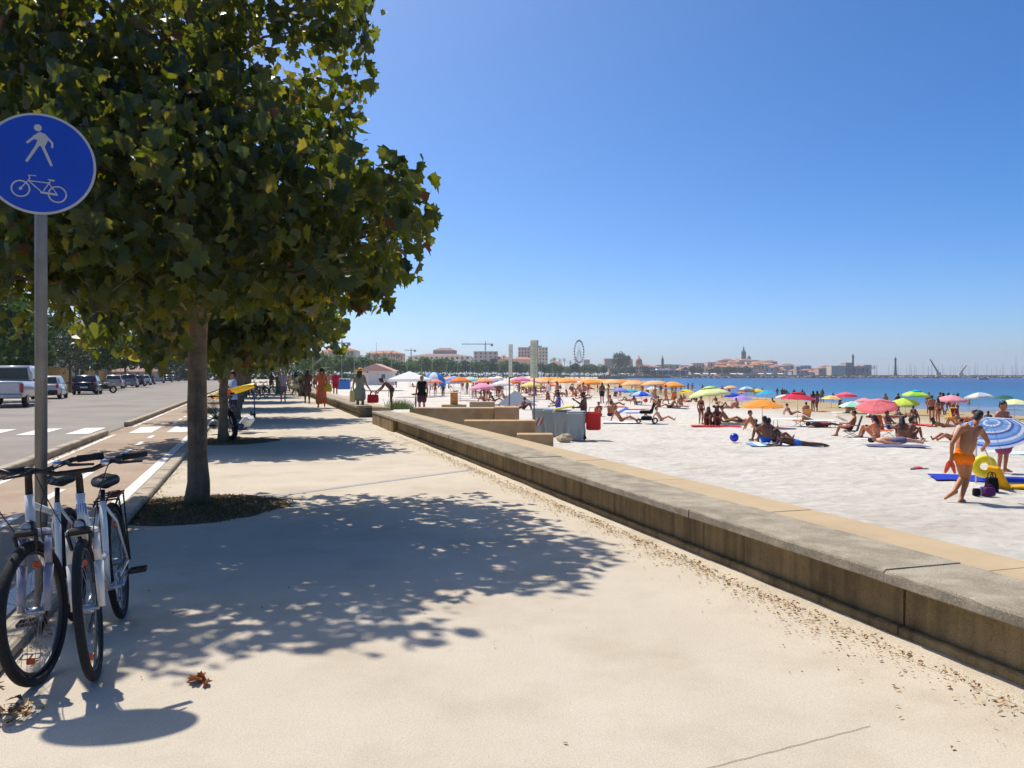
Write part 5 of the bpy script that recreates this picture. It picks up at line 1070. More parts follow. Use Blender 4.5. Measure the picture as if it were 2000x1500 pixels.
# lounger, chairs, pushchair
def lounger(loc, rz, lab, c='eceae4'):
    t = thing('sun_lounger', lab, 'lounger', loc, rz); MB().bbox((0, -.25, .32), (.58, 1.35, .03), .01).build('bed', fabric(c), t); MB().bbox((0, 0, 0), (.58, .62, .03), .01, mtx=Matrix.Rotation(R(-28), 3, 'X')).build('backrest', fabric(c), t, loc=(0, .70, .45))
    for x in (-.27, .27):
        MB().tube([(x, -.93, .32), (x, .45, .32)], .013, 6).build('rail', M_GALV, t)
        for y in (-.75, .35): MB().tube([(x, y, .32), (x, y, 0)], .012, 6).build('leg', M_GALV, t)
lounger(PS(1612, 835), R(-88), 'white lounger carrying the lying man'); lounger(PS(1545, 832), R(-88), 'empty white lounger left of the orange chair')
def chair(loc, rz, c, lab):
    t = thing('beach_chair', lab, 'chair', loc, rz); MB().bbox((0, .05, .24), (.50, .46, .03), .01).build('seat', fabric(c), t); MB().bbox((0, 0, 0), (.50, .03, .62), .01, mtx=Matrix.Rotation(R(18), 3, 'X')).build('backrest', fabric(c), t, loc=(0, -.28, .54))
    for x in (-.26, .26): MB().tube([(x, -.38, .84), (x, -.2, .24), (x, .28, .0)], .011, 6).build('leg', M_GALV, t); MB().tube([(x, .28, .26), (x, -.28, .0)], .011, 6).build('leg', M_GALV, t); MB().tube([(x, -.3, .46), (x, .22, .46)], .014, 6).build('armrest', M_GALV, t)
chair(PS(1566, 832), R(30), 'e89a4a', 'orange folding chair between the two loungers'); chair(PS(1663, 854), R(60), '2a3040', 'low dark folding chair under the reading boy'); chair(PS(1725, 852), R(200), 'ee6a34', 'orange striped chair in the group by the coral umbrella'); chair(PS(1856, 822), R(120), 'e8c020', 'yellow chair near the dotted pink umbrella'); chair(PS(1872, 824), R(190), 'c8283c', 'red chair near the dotted pink umbrella'); chair(PSD(1313, 80), R(20), 'f07030', 'orange chair at the end of the rental rows')
t = thing('pushchair', 'grey hooded black pushchair standing on the sand', 'pushchair', PS(1262, 827), R(75))
MB().bbox((0, 0, .55), (.42, .62, .16), .05).build('seat', fabric('1a1a1e'), t); MB().bbox((0, -.32, .75), (.42, .10, .5), .04, mtx=Matrix.Rotation(R(15), 3, 'X')).build('backrest', fabric('1a1a1e'), t)
hd = MB(); 
for i in range(7):
    a = R(10 + 22 * i); hd.v += [(-.25, -.18 + .46 * math.cos(a), .80 + .46 * math.sin(a)), (.25, -.18 + .46 * math.cos(a), .80 + .46 * math.sin(a))]
hd.f = [(2 * i, 2 * i + 1, 2 * i + 3, 2 * i + 2) for i in range(6)]; hd.mi = [0] * 6; hd.build('hood', fabric('a9a9ad'), t, smooth=True)
for x in (-.24, .24):
    MB().tube([(x, .35, .12), (x, -.1, .55), (x, -.55, 1.0)], .014, 6).build('frame_rail', M_BLK, t); MB().tube([(x, -.4, .12), (x, .1, .5)], .014, 6).build('frame_rail', M_BLK, t)
    for y, r in ((.36, .11), (-.42, .14)): MB().torus((x, y, r), r - .02, .022, (1, 0, 0), 20, 6).build('wheel', M_RUB, t, smooth=True)
MB().tube([(-.24, -.55, 1.0), (.24, -.55, 1.0)], .018, 8).build('handle', M_RUB, t); MB().bbox((0, -.02, .25), (.36, .5, .2), .04).build('basket', fabric('1a1a1e'), t)
t = thing('red_balloon', 'red ball hanging under the blue panelled umbrella', 'ball', PD(1261, 782, 60)); MB().ball((0, 0, 0), .17, 14, 10).build('skin', plastic('e02838', .3), t, smooth=True)
lounger(PS(1240, 818), R(100), 'low blue lounger left of the pushchair', '3a62b0')
# bins and the red bag
def bin_(u_, d, lab, stripe=False):
    t = thing('wheelie_bin', lab, 'bin', PSD(u_, d), R(-16), 'grey bins in a row on the sand'); g = plastic('98a2a6' if not stripe else 'a0a8ac', .55)
    mb = MB()
    for z, wx, wy in ((.06, .44, .46), (.5, .50, .54), (.97, .56, .62)): mb.v += [(-wx / 2, -wy / 2, z), (wx / 2, -wy / 2, z), (wx / 2, wy / 2, z), (-wx / 2, wy / 2, z)]
    mb.f = [(3, 2, 1, 0), (8, 9, 10, 11)] + [(k * 4 + i, k * 4 + (i + 1) % 4, k * 4 + 4 + (i + 1) % 4, k * 4 + 4 + i) for k in (0, 1) for i in range(4)]; mb.mi = [0] * len(mb.f); mb.build('bin_body', g, t)
    MB().bbox((0, 0, .985), (.62, .68, .035), .012).build('rim', g, t); MB().bbox((0, .02, 1.035), (.58, .66, .06), .025).build('lid', g, t); MB().tube([(-.22, .38, .98), (.22, .38, .98)], .018, 8).build('handle', g, t)
    for x in (-.24, .24): MB().torus((x, .28, .1), .075, .028, (1, 0, 0), 18, 8).build('wheel', M_RUB, t, smooth=True)
    for x in (-.13, .13): MB().bbox((x, -.272, .5), (.025, .02, .75), .006, mtx=Matrix.Rotation(R(-5), 3, 'X')).build('rib', g, t)
    if stripe:
        for k in range(4): MB().bbox((-.12 + .08 * k, -.300, .55), (.035, .006, .34), .002, mtx=Matrix.Rotation(R(25), 3, 'Y')).build('warning_stripe', plastic('c83a32' if k % 2 else 'e8e4e0'), t)
bin_(1126, 28.6, 'nearest grey wheelie bin, right end of the row'); bin_(1098, 29.6, 'grey wheelie bin second from the right in the row'); bin_(1079, 30.6, 'grey wheelie bin second from the left in the row'); bin_(1056, 31.3, 'grey wheelie bin with red and white stripes, left end of the row', True)
o = MB().bbox((0, 0, 0), (.72, .5, .07), .03, mtx=Matrix.Rotation(R(-9), 3, 'Y')).build('yellow_tray', plastic('e6d640', .5), loc=PSD(1100, 29.4) + V3((.05, 0, 1.16)), rz=R(-10)); tag(o, 'yellow plastic tray lying on top of the bins', 'tray')
mb = MB(); mb.ball((0, 0, .14), (.30, .22, .17), 9, 7); mb.v = [tuple(V3(v) * (1 + .22 * mnoise.noise(V3(v) * 6))) for v in mb.v]; o = mb.build('rock', mat('rock_pale', 'b7a78c', rough=.9, var=.2, scale=8, bump=.01), loc=PSD(1103, 27.9)); tag(o, 'pale rock on the sand in front of the bins', 'rock')
t = thing('beach_bag', 'big red mesh bag held by the man at the bins', 'bag', PSD(1159, 28.9) + V3((0, 0, .36))); RB = mat('red_mesh', 'e03a34', rough=.7, trans=.4, var=.1, scale=30); MB().bbox((0, 0, .33), (.52, .26, .66), .05).build('pouch', RB, t); MB().tube([(-.16, 0, .65), (-.14, 0, .82), (.06, 0, .82), (.14, 0, .65)], .012, 6).build('handle', RB, t)
# tall notice boards
def board(u_, d, vt, vb, wid, rz, lab):
    b = PSD(u_, d); t = thing('notice_board', lab, 'sign', b, rz); zt = CAMZ - (vt - HV) * d / F - b.z; zb = CAMZ - (vb - HV) * d / F - b.z
    MB().bbox((0, 0, (zt + zb) / 2), (wid, .03, zt - zb), .008).build('panel', mat('board_cream', 'e6e6d8', rough=.6, var=.06, scale=6, trans=.45), t); MB().tube([(0, .05, -.3), (0, .05, zt - .1)], .03, 10).build('post', M_GALV, t)
    MB().bbox((wid / 2 + .012, 0, (zt + zb) / 2), (.02, .045, zt - zb), .004).build('edge_trim', M_GALV, t)
    tx = MB(); rr = random.Random(int(u_)); z = zt - .12
    while z > zb + .1:
        for k in range(3): tx.box((-wid * .32 + wid * .28 * k + rr.uniform(-.01, .01), -.0165, z), (rr.uniform(.03, .07), .002, .012))
        z -= rr.choice((.06, .06, .14))
    o = tx.build('print', mat('faded_print', '8f9284', rough=.7), t); o['kind'] = 'stuff'
board(1043, 30.5, 664, 738, .28, R(-8), 'tall cream notice board on a post right beside the bins'); board(997, 33, 672, 736, .30, R(66), 'tall notice board seen edge on, left of the other board')
# timber post, white hut, marquee and dome
t = thing('timber_post', 'square orange timber post behind the concrete steps', 'post', PD(887, 790, 40)); MB().bbox((0, 0, .3), (.36, .3, .62), .02).build('post_body', mat('timber_orange', 'c98a48', rough=.8, var=.2, scale=8), t); MB().bbox((0, 0, -.1), (1.2, .8, .2), .02).build('plinth', M_TAN, t)
hb = P(738, 753); hb.z = -.25; hut = thing('beach_hut', 'white boarded hut with a pink tiled roof beyond the wall', 'hut', V3(((738 - CX) * 120 / F, 120, -.05)), scale=2.0)
HW, HD, HH = 2.55, 2.4, 1.05; wb_ = paint('e6e2dc')
MB().box((0, 0, HH / 2), (HW - .03, HD - .03, HH)).build('wall', mat('hut_white', 'dedad4', rough=.7, var=.04), hut)
for k in range(9): MB().bbox((-HW / 2 + .14 + k * .284, -HD / 2 - .012, HH / 2), (.276, .03, HH), .006).build('wall_board', mat('hut_white', 'dedad4'), hut)
rf = MB(); rf.add([(-HW / 2 - .15, -HD / 2 - .2, HH), (HW / 2 + .15, -HD / 2 - .2, HH), (HW / 2 + .15, HD / 2 + .2, HH), (-HW / 2 - .15, HD / 2 + .2, HH), (0, -HD / 2 - .2, HH + .55), (0, HD / 2 + .2, HH + .55)], [(0, 1, 4), (1, 2, 5, 4), (2, 3, 5), (3, 0, 4, 5), (3, 2, 1, 0)]); rf.build('roof', mat('hut_roof', 'c99f92', rough=.8, var=.12, scale=10), hut)
w1 = MB().bbox((.62, -HD / 2 - .03, HH * .62), (.34, .04, .40), .01).build('window', wb_, hut); MB().bbox((.62, -HD / 2 - .056, HH * .62), (.26, .02, .32), .004).build('pane', mat('window_glass', '52667a', rough=.08, spec=.8), w1); MB().ball((-.55, -HD / 2 - .05, HH * .92), .06).build('lamp', M_BLK, hut)
dr = MB().bbox((-.05, -HD / 2 - .03, HH * .45), (.7, .035, HH * .86), .008).build('door', mat('hut_door', 'd4d0ca', rough=.7), hut); MB().ball((.24, -HD / 2 - .06, HH * .45), .03).build('handle', M_GALV, dr)
t = thing('marquee', 'white pointed market parasol beyond the hut', 'tent', PSD(800, 85)); mq = MB(); mq.add([(-2.1, -1.6, 1.9), (2.1, -1.6, 1.9), (2.1, 1.6, 1.9), (-2.1, 1.6, 1.9), (0, 0, 2.75), (-2.1, -1.6, 1.65), (2.1, -1.6, 1.65), (2.1, 1.6, 1.65), (-2.1, 1.6, 1.65)], [(0, 1, 4), (1, 2, 4), (2, 3, 4), (3, 0, 4), (0, 5, 6, 1), (1, 6, 7, 2), (2, 7, 8, 3), (3, 8, 5, 0)]); mq.build('canopy', cloth('f6f4f0'), t)
for x in (-2, 2):
    for y in (-1.5, 1.5): MB().tube([(x, y, -.2), (x, y, 1.9)], .03, 6).build('leg', M_GALV, t)
t = thing('dome_tent', 'white and blue dome tent before the tree line', 'tent', PSD(848, 90)); dmm = MB(); n_ = 24
for i in range(7):
    e_ = R(90 * i / 6)
    for j in range(n_): a = 2 * math.pi * j / n_; dmm.v.append((1.35 * math.cos(e_) * math.cos(a), 1.35 * math.cos(e_) * math.sin(a), 1.15 + 1.5 * math.sin(e_)))
for i in range(6):
    for j in range(n_): dmm.f.append((i * n_ + j, i * n_ + (j + 1) % n_, (i + 1) * n_ + (j + 1) % n_, (i + 1) * n_ + j)); dmm.mi.append(1 if (j // 4) % 2 else 0)
dmm.build('shell', [cloth('f0f2f4'), cloth('3a8ad8')], t, smooth=True)
for k in range(4): a = R(45 + 90 * k); MB().tube([(1.33 * math.cos(a), 1.33 * math.sin(a), -.2), (1.33 * math.cos(a), 1.33 * math.sin(a), 1.2)], .03, 6).build('leg', M_GALV, t)
for k in range(3):
    t = thing('portable_toilet', 'blue portable cabin number in the row behind the far wall, %s' % ('left', 'middle', 'right')[k], 'cabin', V3(((664 + 7 * k - CX) * 88 / F, 88, -.1)), group='blue cabins'); MB().bbox((0, 0, .55), (.62, .8, 1.1), .03).build('cabin_body', plastic('2a6ab8', .5), t); MB().bbox((0, 0, 1.14), (.66, .84, .08), .03).build('roof', plastic('dfe4ea', .5), t); MB().bbox((0, -.41, .5), (.42, .02, .9), .005).build('door', plastic('3a7ac8', .5), t)
# green tuft by the opening
mb = MB()
for _ in range(400):
    x, y = rq.gauss(0, .22), rq.gauss(0, .2); h = rq.uniform(.1, .42); a = rq.uniform(0, 6.28); mb.add([(x - .01, y, 0), (x + .01, y, 0), (x + .18 * math.cos(a), y + .18 * math.sin(a), h)], [(0, 1, 2)])
o = mb.build('grass_tuft', mat('tuft_green', '6f7a42', rough=.8, trans=.3), loc=PD(782, 799, 29)); o['kind'] = 'stuff'; o['label'] = 'grey green tuft growing beside the wall opening'
# ------------------------------------------------------------------ things parked by the second tree
bC = bicycle('dark bicycle with a fat tyre leaning on the second tree', P(452, 860) + V3((0, 0, 0)), R(14), frame='20242c', fork='1a1a1e', steer=R(34), lean=R(-8), rack=True, group='bicycles under the plane trees', tyre=.045)
for i, (u_, v_, rz, c) in enumerate(((520, 776, 60, '202226'), (535, 774, 75, '2a2c34'), (545, 773, 90, '1a1a1e'), (505, 781, 40, '243048'), (500, 772, 100, '16181c'))):
    bicycle('distant dark bicycle parked under the trees, %s from the fat tyred one' % ('second', 'third', 'fourth', 'first', 'fifth')[i], P(u_, v_), R(rz), frame=c, fork=c, lean=R(-6), group='bicycles under the plane trees')
t = thing('white_crate_box', 'tilted white and navy box strapped behind the fat tyred bicycle', 'box', P(482, 846) + V3((0, 0, .16))); MB().bbox((0, 0, .14), (.18, .5, .28), .03, mtx=Matrix.Rotation(R(38), 3, 'Y')).build('shell', plastic('dcdcd8', .5), t); MB().bbox((-.09, -.05, .02), (.16, .5, .2), .03, mtx=Matrix.Rotation(R(38), 3, 'Y')).build('navy_panel', plastic('1c2a5c', .5), t)
t = thing('helmet', 'grey and black helmet hanging left of the second trunk', 'helmet', P(418, 848) + V3((0, 0, .12))); MB().ball((0, 0, .13), (.13, .16, .13), 16, 12).build('shell', plastic('6f7478', .3), t, smooth=True); MB().ball((0, -.05, .10), (.118, .13, .07), 14, 8).build('visor', plastic('101216', .15), t, smooth=True)
t = thing('kick_scooter', 'black electric kick scooter beside the dark bicycle', 'scooter', P(497, 818), R(25)); MB().bbox((0, .45, .13), (.16, .62, .05), .02).build('deck', M_BLK, t); MB().tube([(0, .08, .14), (0, -.02, .35), (0, .10, 1.08)], .02, 8).build('stem', plastic('1c3a6a', .4), t); MB().tube([(-.22, .10, 1.08), (.22, .10, 1.08)], .015, 8).build('handlebar', M_BLK, t)
for y in (0, .85): MB().torus((0, y, .11), .085, .025, (1, 0, 0), 20, 8).build('wheel', M_RUB, t, smooth=True)
bc = P(470, 815); t = thing('surfboard', 'yellow and red foam board held level beside the second trunk', 'surfboard', V3(((452 - CX) * 21.5 / F, 21.5, 1.5 - 33 * 21.5 / F))); mb = MB(); n_ = 20
for i in range(n_ + 1):
    f = i / n_; w_ = .27 * math.sin(math.pi * min(1, max(.03, f * .9 + .05))) ** .55; th_ = .045
    for dx, dz in ((-w_, 0), (-w_ * .6, th_), (w_ * .6, th_), (w_, 0), (w_ * .6, -th_), (-w_ * .6, -th_)): mb.v.append((-.62 + 1.35 * f, dz * 1.0, dx * .55 + .06 * (f - .5)))
for i in range(n_):
    for j in range(6): mb.f.append((i * 6 + j, i * 6 + (j + 1) % 6, i * 6 + 6 + (j + 1) % 6, i * 6 + 6 + j)); mb.mi.append(1 if 6 <= i <= 9 or i == 0 else 0)
o = mb.build('board', [plastic('f0c818', .4), plastic('c23a1e', .4)], t); o.rotation_euler = (R(62), R(-13), R(-12))
person(V3(((456 - CX) * 22.4 / F, 22.4, 0)), 'reach', 'm', R(110), [('shirt', '8fb0dc'), ('shorts', '2a3450')], 'boy in a light blue shirt holding the yellow board', 'tan', ('short', '0c0a08'), .93)
# ------------------------------------------------------------------ far shore: trees, town, harbour
rf_ = random.Random(21)
# broad trees of the far seafront
BF = [((0, 0, 4.6), (2.6, 2.6, 2.0)), ((1.0, .4, 5.6), (1.9, 1.9, 1.4)), ((-1.2, -.3, 5.2), (1.9, 1.9, 1.5)), ((.2, -.8, 6.3), (1.5, 1.5, 1.1))]
def far_crown(seed, mats, n=260, sz=.62):
    rr = random.Random(seed); mb = MB()
    for p, d, k in crown_points(BF, n, rr, .7):
        for _ in range(3): add_leaf(mb, p + V3((rr.gauss(0, .35), rr.gauss(0, .35), rr.gauss(0, .3))), rr.uniform(.1, .8), sz * rr.uniform(.6, 1.3), rr, True)
    mb.mi = [m % len(mats) for m in mb.mi]; return mb.mesh('crown', mats)
MG = [mat('far_leaf_%d' % i, c, rough=.6, var=.2, scale=.6, trans=.4) for i, c in enumerate(('52702c', '647f34', '3f5a28'))]
MD = [mat('dark_leaf_%d' % i, c, rough=.6, var=.2, scale=.6, trans=.15) for i, c in enumerate(('334a26', '3f562c', '283e20'))]
FC = [far_crown(1, MG), far_crown(2, MG), far_crown(3, MD)]; FT = MB().tube([(0, 0, -1), (0, 0, 2.2), (.1, .05, 4.6)], [.2, .15, .08], 8).mesh('trunk', [M_BARK], True)
def far_tree(x, y, z, s, lab, kind=None, grp='trees of the far seafront'):
    t = thing('broad_tree', lab, 'tree', (x, y, z), rf_.uniform(0, 6.28), grp, scale=s); put('trunk', FT, t); put('crown', FC[kind if kind is not None else rf_.choice((0, 0, 1, 1, 2))], t)['kind'] = 'stuff'; return t
# palms
M_FROND = mat('palm_frond', '55642c', rough=.6, var=.2, scale=3, trans=.25); M_PTR = mat('palm_trunk', '6f5c48', rough=.95, var=.3, scale=8, bump=.02, bscale=9)
def palm_head(seed, L=2.3, n=26, leaf=22):
    rr = random.Random(seed); mb = MB()
    for i in range(n):
        az = rr.uniform(0, 6.28); el = rr.uniform(-.5, 1.2); pts = []; p = V3((0, 0, 0)); d = V3((math.cos(az) * math.cos(el), math.sin(az) * math.cos(el), math.sin(el)))
        for k in range(7): pts.append(p.copy()); p = p + d * (L / 6); d = (d + V3((0, 0, -.20))).normalized()
        mb.tube(pts, [.025, .022, .018, .014, .010, .007, .004], 4)
        for k in range(leaf):
            f = (k + 1) / (leaf + 1) * 5.99; a = pts[int(f)].lerp(pts[int(f) + 1], f % 1); t_ = (pts[int(f) + 1] - pts[int(f)]).normalized(); sd = t_.cross(V3((0, 0, 1))).normalized(); ln = .42 * math.sin(math.pi * min(.95, .12 + f / 7))
            for s_ in (-1, 1): tip = a + (sd * s_ + t_ * .7 + V3((0, 0, -.25))) * ln; mb.add([a - t_ * .02, a + t_ * .02, tip], [(0, 1, 2)])
    return mb.mesh('crown', [M_FROND])
PH = [palm_head(1), palm_head(2)]; PT = MB().tube([(0, 0, -1), (.05, 0, 1.5), (0, .05, 3.2), (0, 0, 5.0)], [.24, .2, .17, .19], 10).mesh('trunk', [M_PTR], True)
def palm(x, y, z, h, lab, grp='palms of the far seafront', s=1.0):
    t = thing('palm_tree', lab, 'tree', (x, y, z), rf_.uniform(0, 6.28), grp); tr = put('trunk', PT, t); tr.scale = (1, 1, h / 5.0); c = put('crown', PH[rf_.randrange(2)], t, loc=(0, 0, h)); c.scale = (s,) * 3; return t
def XD(u_, d): return (u_ - CX) * d / F
o = palm(-15.0, 57, 0, 1.0, 'low bushy palm among the plane trees by the promenade', None, 1.15); 
palm(XD(424, 24), 24, -.4, .55, 'small fan of palm fronds left of the second trunk', None, .45)
def XD(u_, d): return (u_ - CX) * d / F
for i in range(62):
    u_ = 596 + (1190 - 596) * (i + rf_.uniform(-.4, .4)) / 62; d = 240 + (u_ - 596) * .72 + rf_.uniform(-25, 25); far_tree(XD(u_, d), d, -.2, rf_.uniform(.95, 1.3) * (1 if d < 400 else 1.15), 'broad green tree in the far seafront line')
for i in range(34):
    u_ = rf_.uniform(640, 1240); d = 330 + (u_ - 596) * .75; palm(XD(u_, d), d, -.2, rf_.uniform(9, 13.5) * (1 if u_ < 950 else 1.2), 'tall palm rising over the far seafront trees', s=1.35)
for i in range(26):
    u_ = rf_.uniform(1195, 1460); d = rf_.uniform(850, 900); far_tree(XD(u_, d), d, 0, rf_.uniform(1.1, 1.6), 'dark tree before the old town', 2, 'trees before the old town')
far_tree(XD(1213, 900), 900, 2, 3.3, 'big dark dome shaped tree left of the church dome', 2, None)
for u_ in (1688, 1694, 1702, 1708): palm(XD(u_, 905), 905, 2.0, 8, 'slim palm on the harbour rampart', 'palms on the rampart', 1.6)
# dark undergrowth and cars read as one mass at the foot of the trees
hg = MB()
for i in range(900):
    u_ = rf_.uniform(590, 1330); d = 225 + (max(0, u_ - 596)) * .72 + rf_.uniform(0, 12) if u_ < 1190 else rf_.uniform(846, 856); p = V3((XD(u_, d), d, rf_.uniform(.1, 1.9) * (1 if u_ < 1190 else 1.8))); add_leaf(hg, p, .3, rf_.uniform(1.0, 2.0), rf_, True)
hg.mi = [m % 3 for m in hg.mi]; o = hg.build('hedge', MD); o['kind'] = 'stuff'; o['label'] = 'low dark hedge under the far seafront trees'
# far lamp posts
LP = MB().tube([(0, 0, -.5), (0, 0, 8)], [.07, .05], 6).tube([(0, 0, 8), (.6, 0, 8.25), (1.0, 0, 8.2)], .045, 5).bbox((1.1, 0, 8.18), (.5, .2, .1), .02).mesh('post', [mat('lamp_post_pale', 'b9b9b4', rough=.5)])
for i in range(20):
    u_ = 612 + i * 26 + rf_.uniform(-5, 5); d = 215 + (u_ - 596) * .62; t = thing('street_lamp', 'slim pale lamp post before the far tree line', 'lamp post', (XD(u_, d), d, -.3), rf_.uniform(0, 6), 'lamp posts along the far seafront'); put('post', LP, t)
for u_, vt, d, lab in ((651, 662, 260, 'tall slim mast left over the far roofs'), (735, 667, 300, 'thin lattice mast over the far trees')): t = thing('mast', lab, 'mast', (XD(u_, d), d, -.2)); h = CAMZ + (HV - vt) * d / F; MB().tube([(0, 0, 0), (0, 0, h)], [.18, .05], 6).build('pole', M_GALV, t)
# buildings
M_RF = [mat('roof_tile_%d' % i, c, rough=.85, var=.2, scale=.5) for i, c in enumerate(('a8684a', '96604a', 'b47a58', '8a6a5c'))]
M_WL = [mat('render_%d' % i, c, rough=.85, var=.08, scale=.15) for i, c in enumerate(('d8c4a4', 'c9a88a', 'e0d4c0', 'c8b8a8', 'd4a48c', 'b8a898', 'a8b4bc'))]
M_WIN = mat('far_window', '4a4f55', rough=.3, spec=.6)
def building(u0, u1, vt, vb, d, lab, wi=0, ri=0, roof='hip', dep=14, win=(0, 0), grp=None, rise=2.2, name='house'):
    x0, x1 = XD(u0, d), XD(u1, d); zt = CAMZ + (HV - vt) * d / F; zb = CAMZ + (HV - vb) * d / F; w_ = x1 - x0
    t = thing(name, lab, 'building', ((x0 + x1) / 2, d + dep / 2, zb), 0, grp); H = zt - zb
    hw = H - (rise if roof != 'flat' else 0); hw = max(hw, H * .4)
    MB().box((0, 0, hw / 2), (w_, dep, hw)).build('wall', M_WL[wi % 7], t)
    e = .5
    if roof == 'hip': MB().add([(-w_ / 2 - e, -dep / 2 - e, hw), (w_ / 2 + e, -dep / 2 - e, hw), (w_ / 2 + e, dep / 2 + e, hw), (-w_ / 2 - e, dep / 2 + e, hw), (-w_ * .22, 0, H), (w_ * .22, 0, H)], [(0, 1, 5, 4), (1, 2, 5), (2, 3, 4, 5), (3, 0, 4), (3, 2, 1, 0)]).build('roof', M_RF[ri % 4], t)
    else: MB().box((0, 0, hw + .2), (w_ + .3, dep + .3, .4)).build('roof', M_WL[(wi + 3) % 7], t)
    nx, nz = win
    for i in range(nx):
        for k in range(nz): MB().box((-w_ / 2 + w_ * (i + .5) / nx, -dep / 2 - .06, hw * (k + .55) / nz), (w_ / nx * .42, .1, hw / nz * .5)).build('window', M_WIN, t)
    return t
building(630, 692, 678, 712, 520, 'long low house with a red roof far left above the trees', 3, 0, win=(8, 2), dep=20)
building(622, 640, 684, 712, 500, 'small pink house left of the long red roofed one', 4, 1)
building(716, 784, 684, 712, 560, 'wide terracotta roofed house above the palms', 4, 2, win=(7, 2), dep=20)
building(798, 918, 690, 712, 620, 'very wide villa with a brown hipped roof', 2, 3, win=(12, 2), dep=30); building(846, 890, 679, 696, 640, 'upper storey with chimney behind the very wide villa', 3, 3, dep=14)
building(925, 972, 687, 708, 700, 'unfinished dark concrete frame building under the crane', 5, 0, 'flat', win=(5, 3), dep=16); building(958, 1000, 696, 712, 700, 'low orange roofed row right of the unfinished building', 1, 0)
building(1012, 1035, 679, 712, 780, 'grey apartment block left part behind the notice board', 3, 0, 'flat', win=(4, 5)); building(1033, 1058, 676, 712, 790, 'violet grey apartment block behind the notice board', 6, 0, 'flat', win=(4, 5)); building(1052, 1070, 679, 712, 770, 'ochre apartment block right of the notice board', 0, 0, 'flat', win=(3, 5)); building(1000, 1040, 697, 716, 760, 'red roofed house at the foot of the apartment blocks', 4, 2)
building(1075, 1098, 706, 732, 720, 'pale grey house among the palms left of the big wheel', 2, 1, win=(3, 2)); building(1140, 1152, 703, 720, 860, 'small dark block right of the big wheel', 5, 1, 'flat'); building(1181, 1200, 701, 716, 900, 'grey flat topped block left of the dark tree', 5, 1, 'flat')
building(1222, 1236, 699, 715, 960, 'pink house right of the dark dome tree', 4, 1)
# church with dome
ch = thing('domed_church', 'church with a tiled dome and lantern over the old town', 'church', (XD(1249, 980), 985, 0)); k_ = 980 / F
MB().box((0, 0, 7), (8.5, 10, 16)).build('wall', M_WL[1], ch); MB().lathe([(4.2, 15), (4.2, 17.5), (3.9, 19), (3.0, 20.8), (1.4, 22.0), (.6, 22.3), (.6, 24.2), (0, 25.6)], n=20).build('dome', M_RF[2], ch, smooth=True); MB().box((7, 0, 5.5), (12, 9, 12)).build('nave', M_WL[4], ch)
tw = thing('slim_tower', 'slim stone bell tower with a pointed top left in the old town', 'tower', (XD(1295.5, 980), 985, 0)); MB().box((0, 0, 9.5), (2.8, 2.8, 19)).build('shaft', mat('tower_stone', '6f5a50', rough=.9, var=.2, scale=.5), tw); MB().lathe([(1.7, 19), (1.5, 21), (.8, 22.5), (.1, 26)], n=8).build('spire', MATS['tower_stone'], tw)
for z in (13, 17): MB().box((0, -1.45, z), (.9, .1, 1.8)).build('opening', M_WIN, tw)
# main bell tower
bt = thing('bell_tower', 'tall octagonal stone bell tower with a pointed spire', 'tower', (XD(1452.5, 1100), 1100, 0)); ts = mat('bell_stone', '6c5348', rough=.9, var=.25, scale=.4)
MB().lathe([(3.4, 0), (3.4, 24.5), (3.7, 24.8), (3.7, 25.6), (3.2, 25.8), (3.2, 30.5), (3.5, 30.8), (3.5, 31.6), (2.3, 31.8)], n=8).build('shaft', ts, bt); MB().lathe([(2.2, 31.7), (1.2, 36), (0, 42.5)], n=8).build('spire', ts, bt)
for a in range(8): MB().lathe([(.5, 31.6), (.4, 33), (0, 35)], c=(2.9 * math.cos(R(45 * a)), 2.9 * math.sin(R(45 * a)), 0), n=6).build('pinnacle', ts, bt)
for z in (20, 28): MB().box((0, -3.3, z), (1.0, .3, 2.6)).build('opening', M_WIN, bt)
sd = thing('small_dome', 'small grey cupola right of the bell tower', 'dome', (XD(1463, 1095), 1095, 16)); MB().lathe([(2.4, 0), (2.4, 8), (2.2, 9.5), (1.2, 11), (.3, 11.5), (0, 13.5)], n=14).build('cupola', mat('cupola_grey', '7a7c70', rough=.7), sd, smooth=True); MB().lathe([(3.2, -2), (3.2, 3)], n=8).build('drum', M_WL[3], sd)
# old town: layered houses climbing to the tower
def old_house(rr):
    wi, ri, rt = rr.randrange(7), rr.randrange(4), rr.choice(('hip', 'hip', 'flat'))
    return ('%s old town house with %s roof below the bell tower' % (('sandy', 'tan', 'cream', 'beige', 'rose', 'taupe', 'grey blue')[wi], 'a flat' if rt == 'flat' else ('a red', 'a brown', 'an orange', 'a dull brown')[ri] + ' tiled'), wi, ri, rt)
def town(u0, u1, n, vlo, vhi, d0, d1, seed):
    rr = random.Random(seed)
    for i in range(n):
        u_ = u0 + (u1 - u0) * (i + rr.uniform(.1, .9)) / n; w_ = rr.uniform(9, 24); vt = vlo(u_) + rr.uniform(-2.0, 3.5); d = rr.uniform(d0, d1)
        building(u_ - w_ / 2, u_ + w_ / 2, vt, vhi, d, *old_house(rr), dep=rr.uniform(10, 16), win=(rr.choice((2, 3, 4)), 2) if w_ > 13 else (0, 0), grp='old town houses', rise=rr.uniform(1.5, 3))
ridge = lambda u_: 712 - 9 * math.exp(-((u_ - 1455) / 60) ** 2) + (2 if u_ > 1560 else 0)
town(1300, 1700, 30, ridge, 734, 1010, 1060, 3); town(1300, 1660, 24, lambda u_: ridge(u_) + 7, 738, 930, 980, 4); town(1390, 1510, 12, lambda u_: ridge(u_) - 3, 730, 1070, 1090, 5); town(1190, 1300, 9, lambda u_: 713, 736, 930, 990, 6)
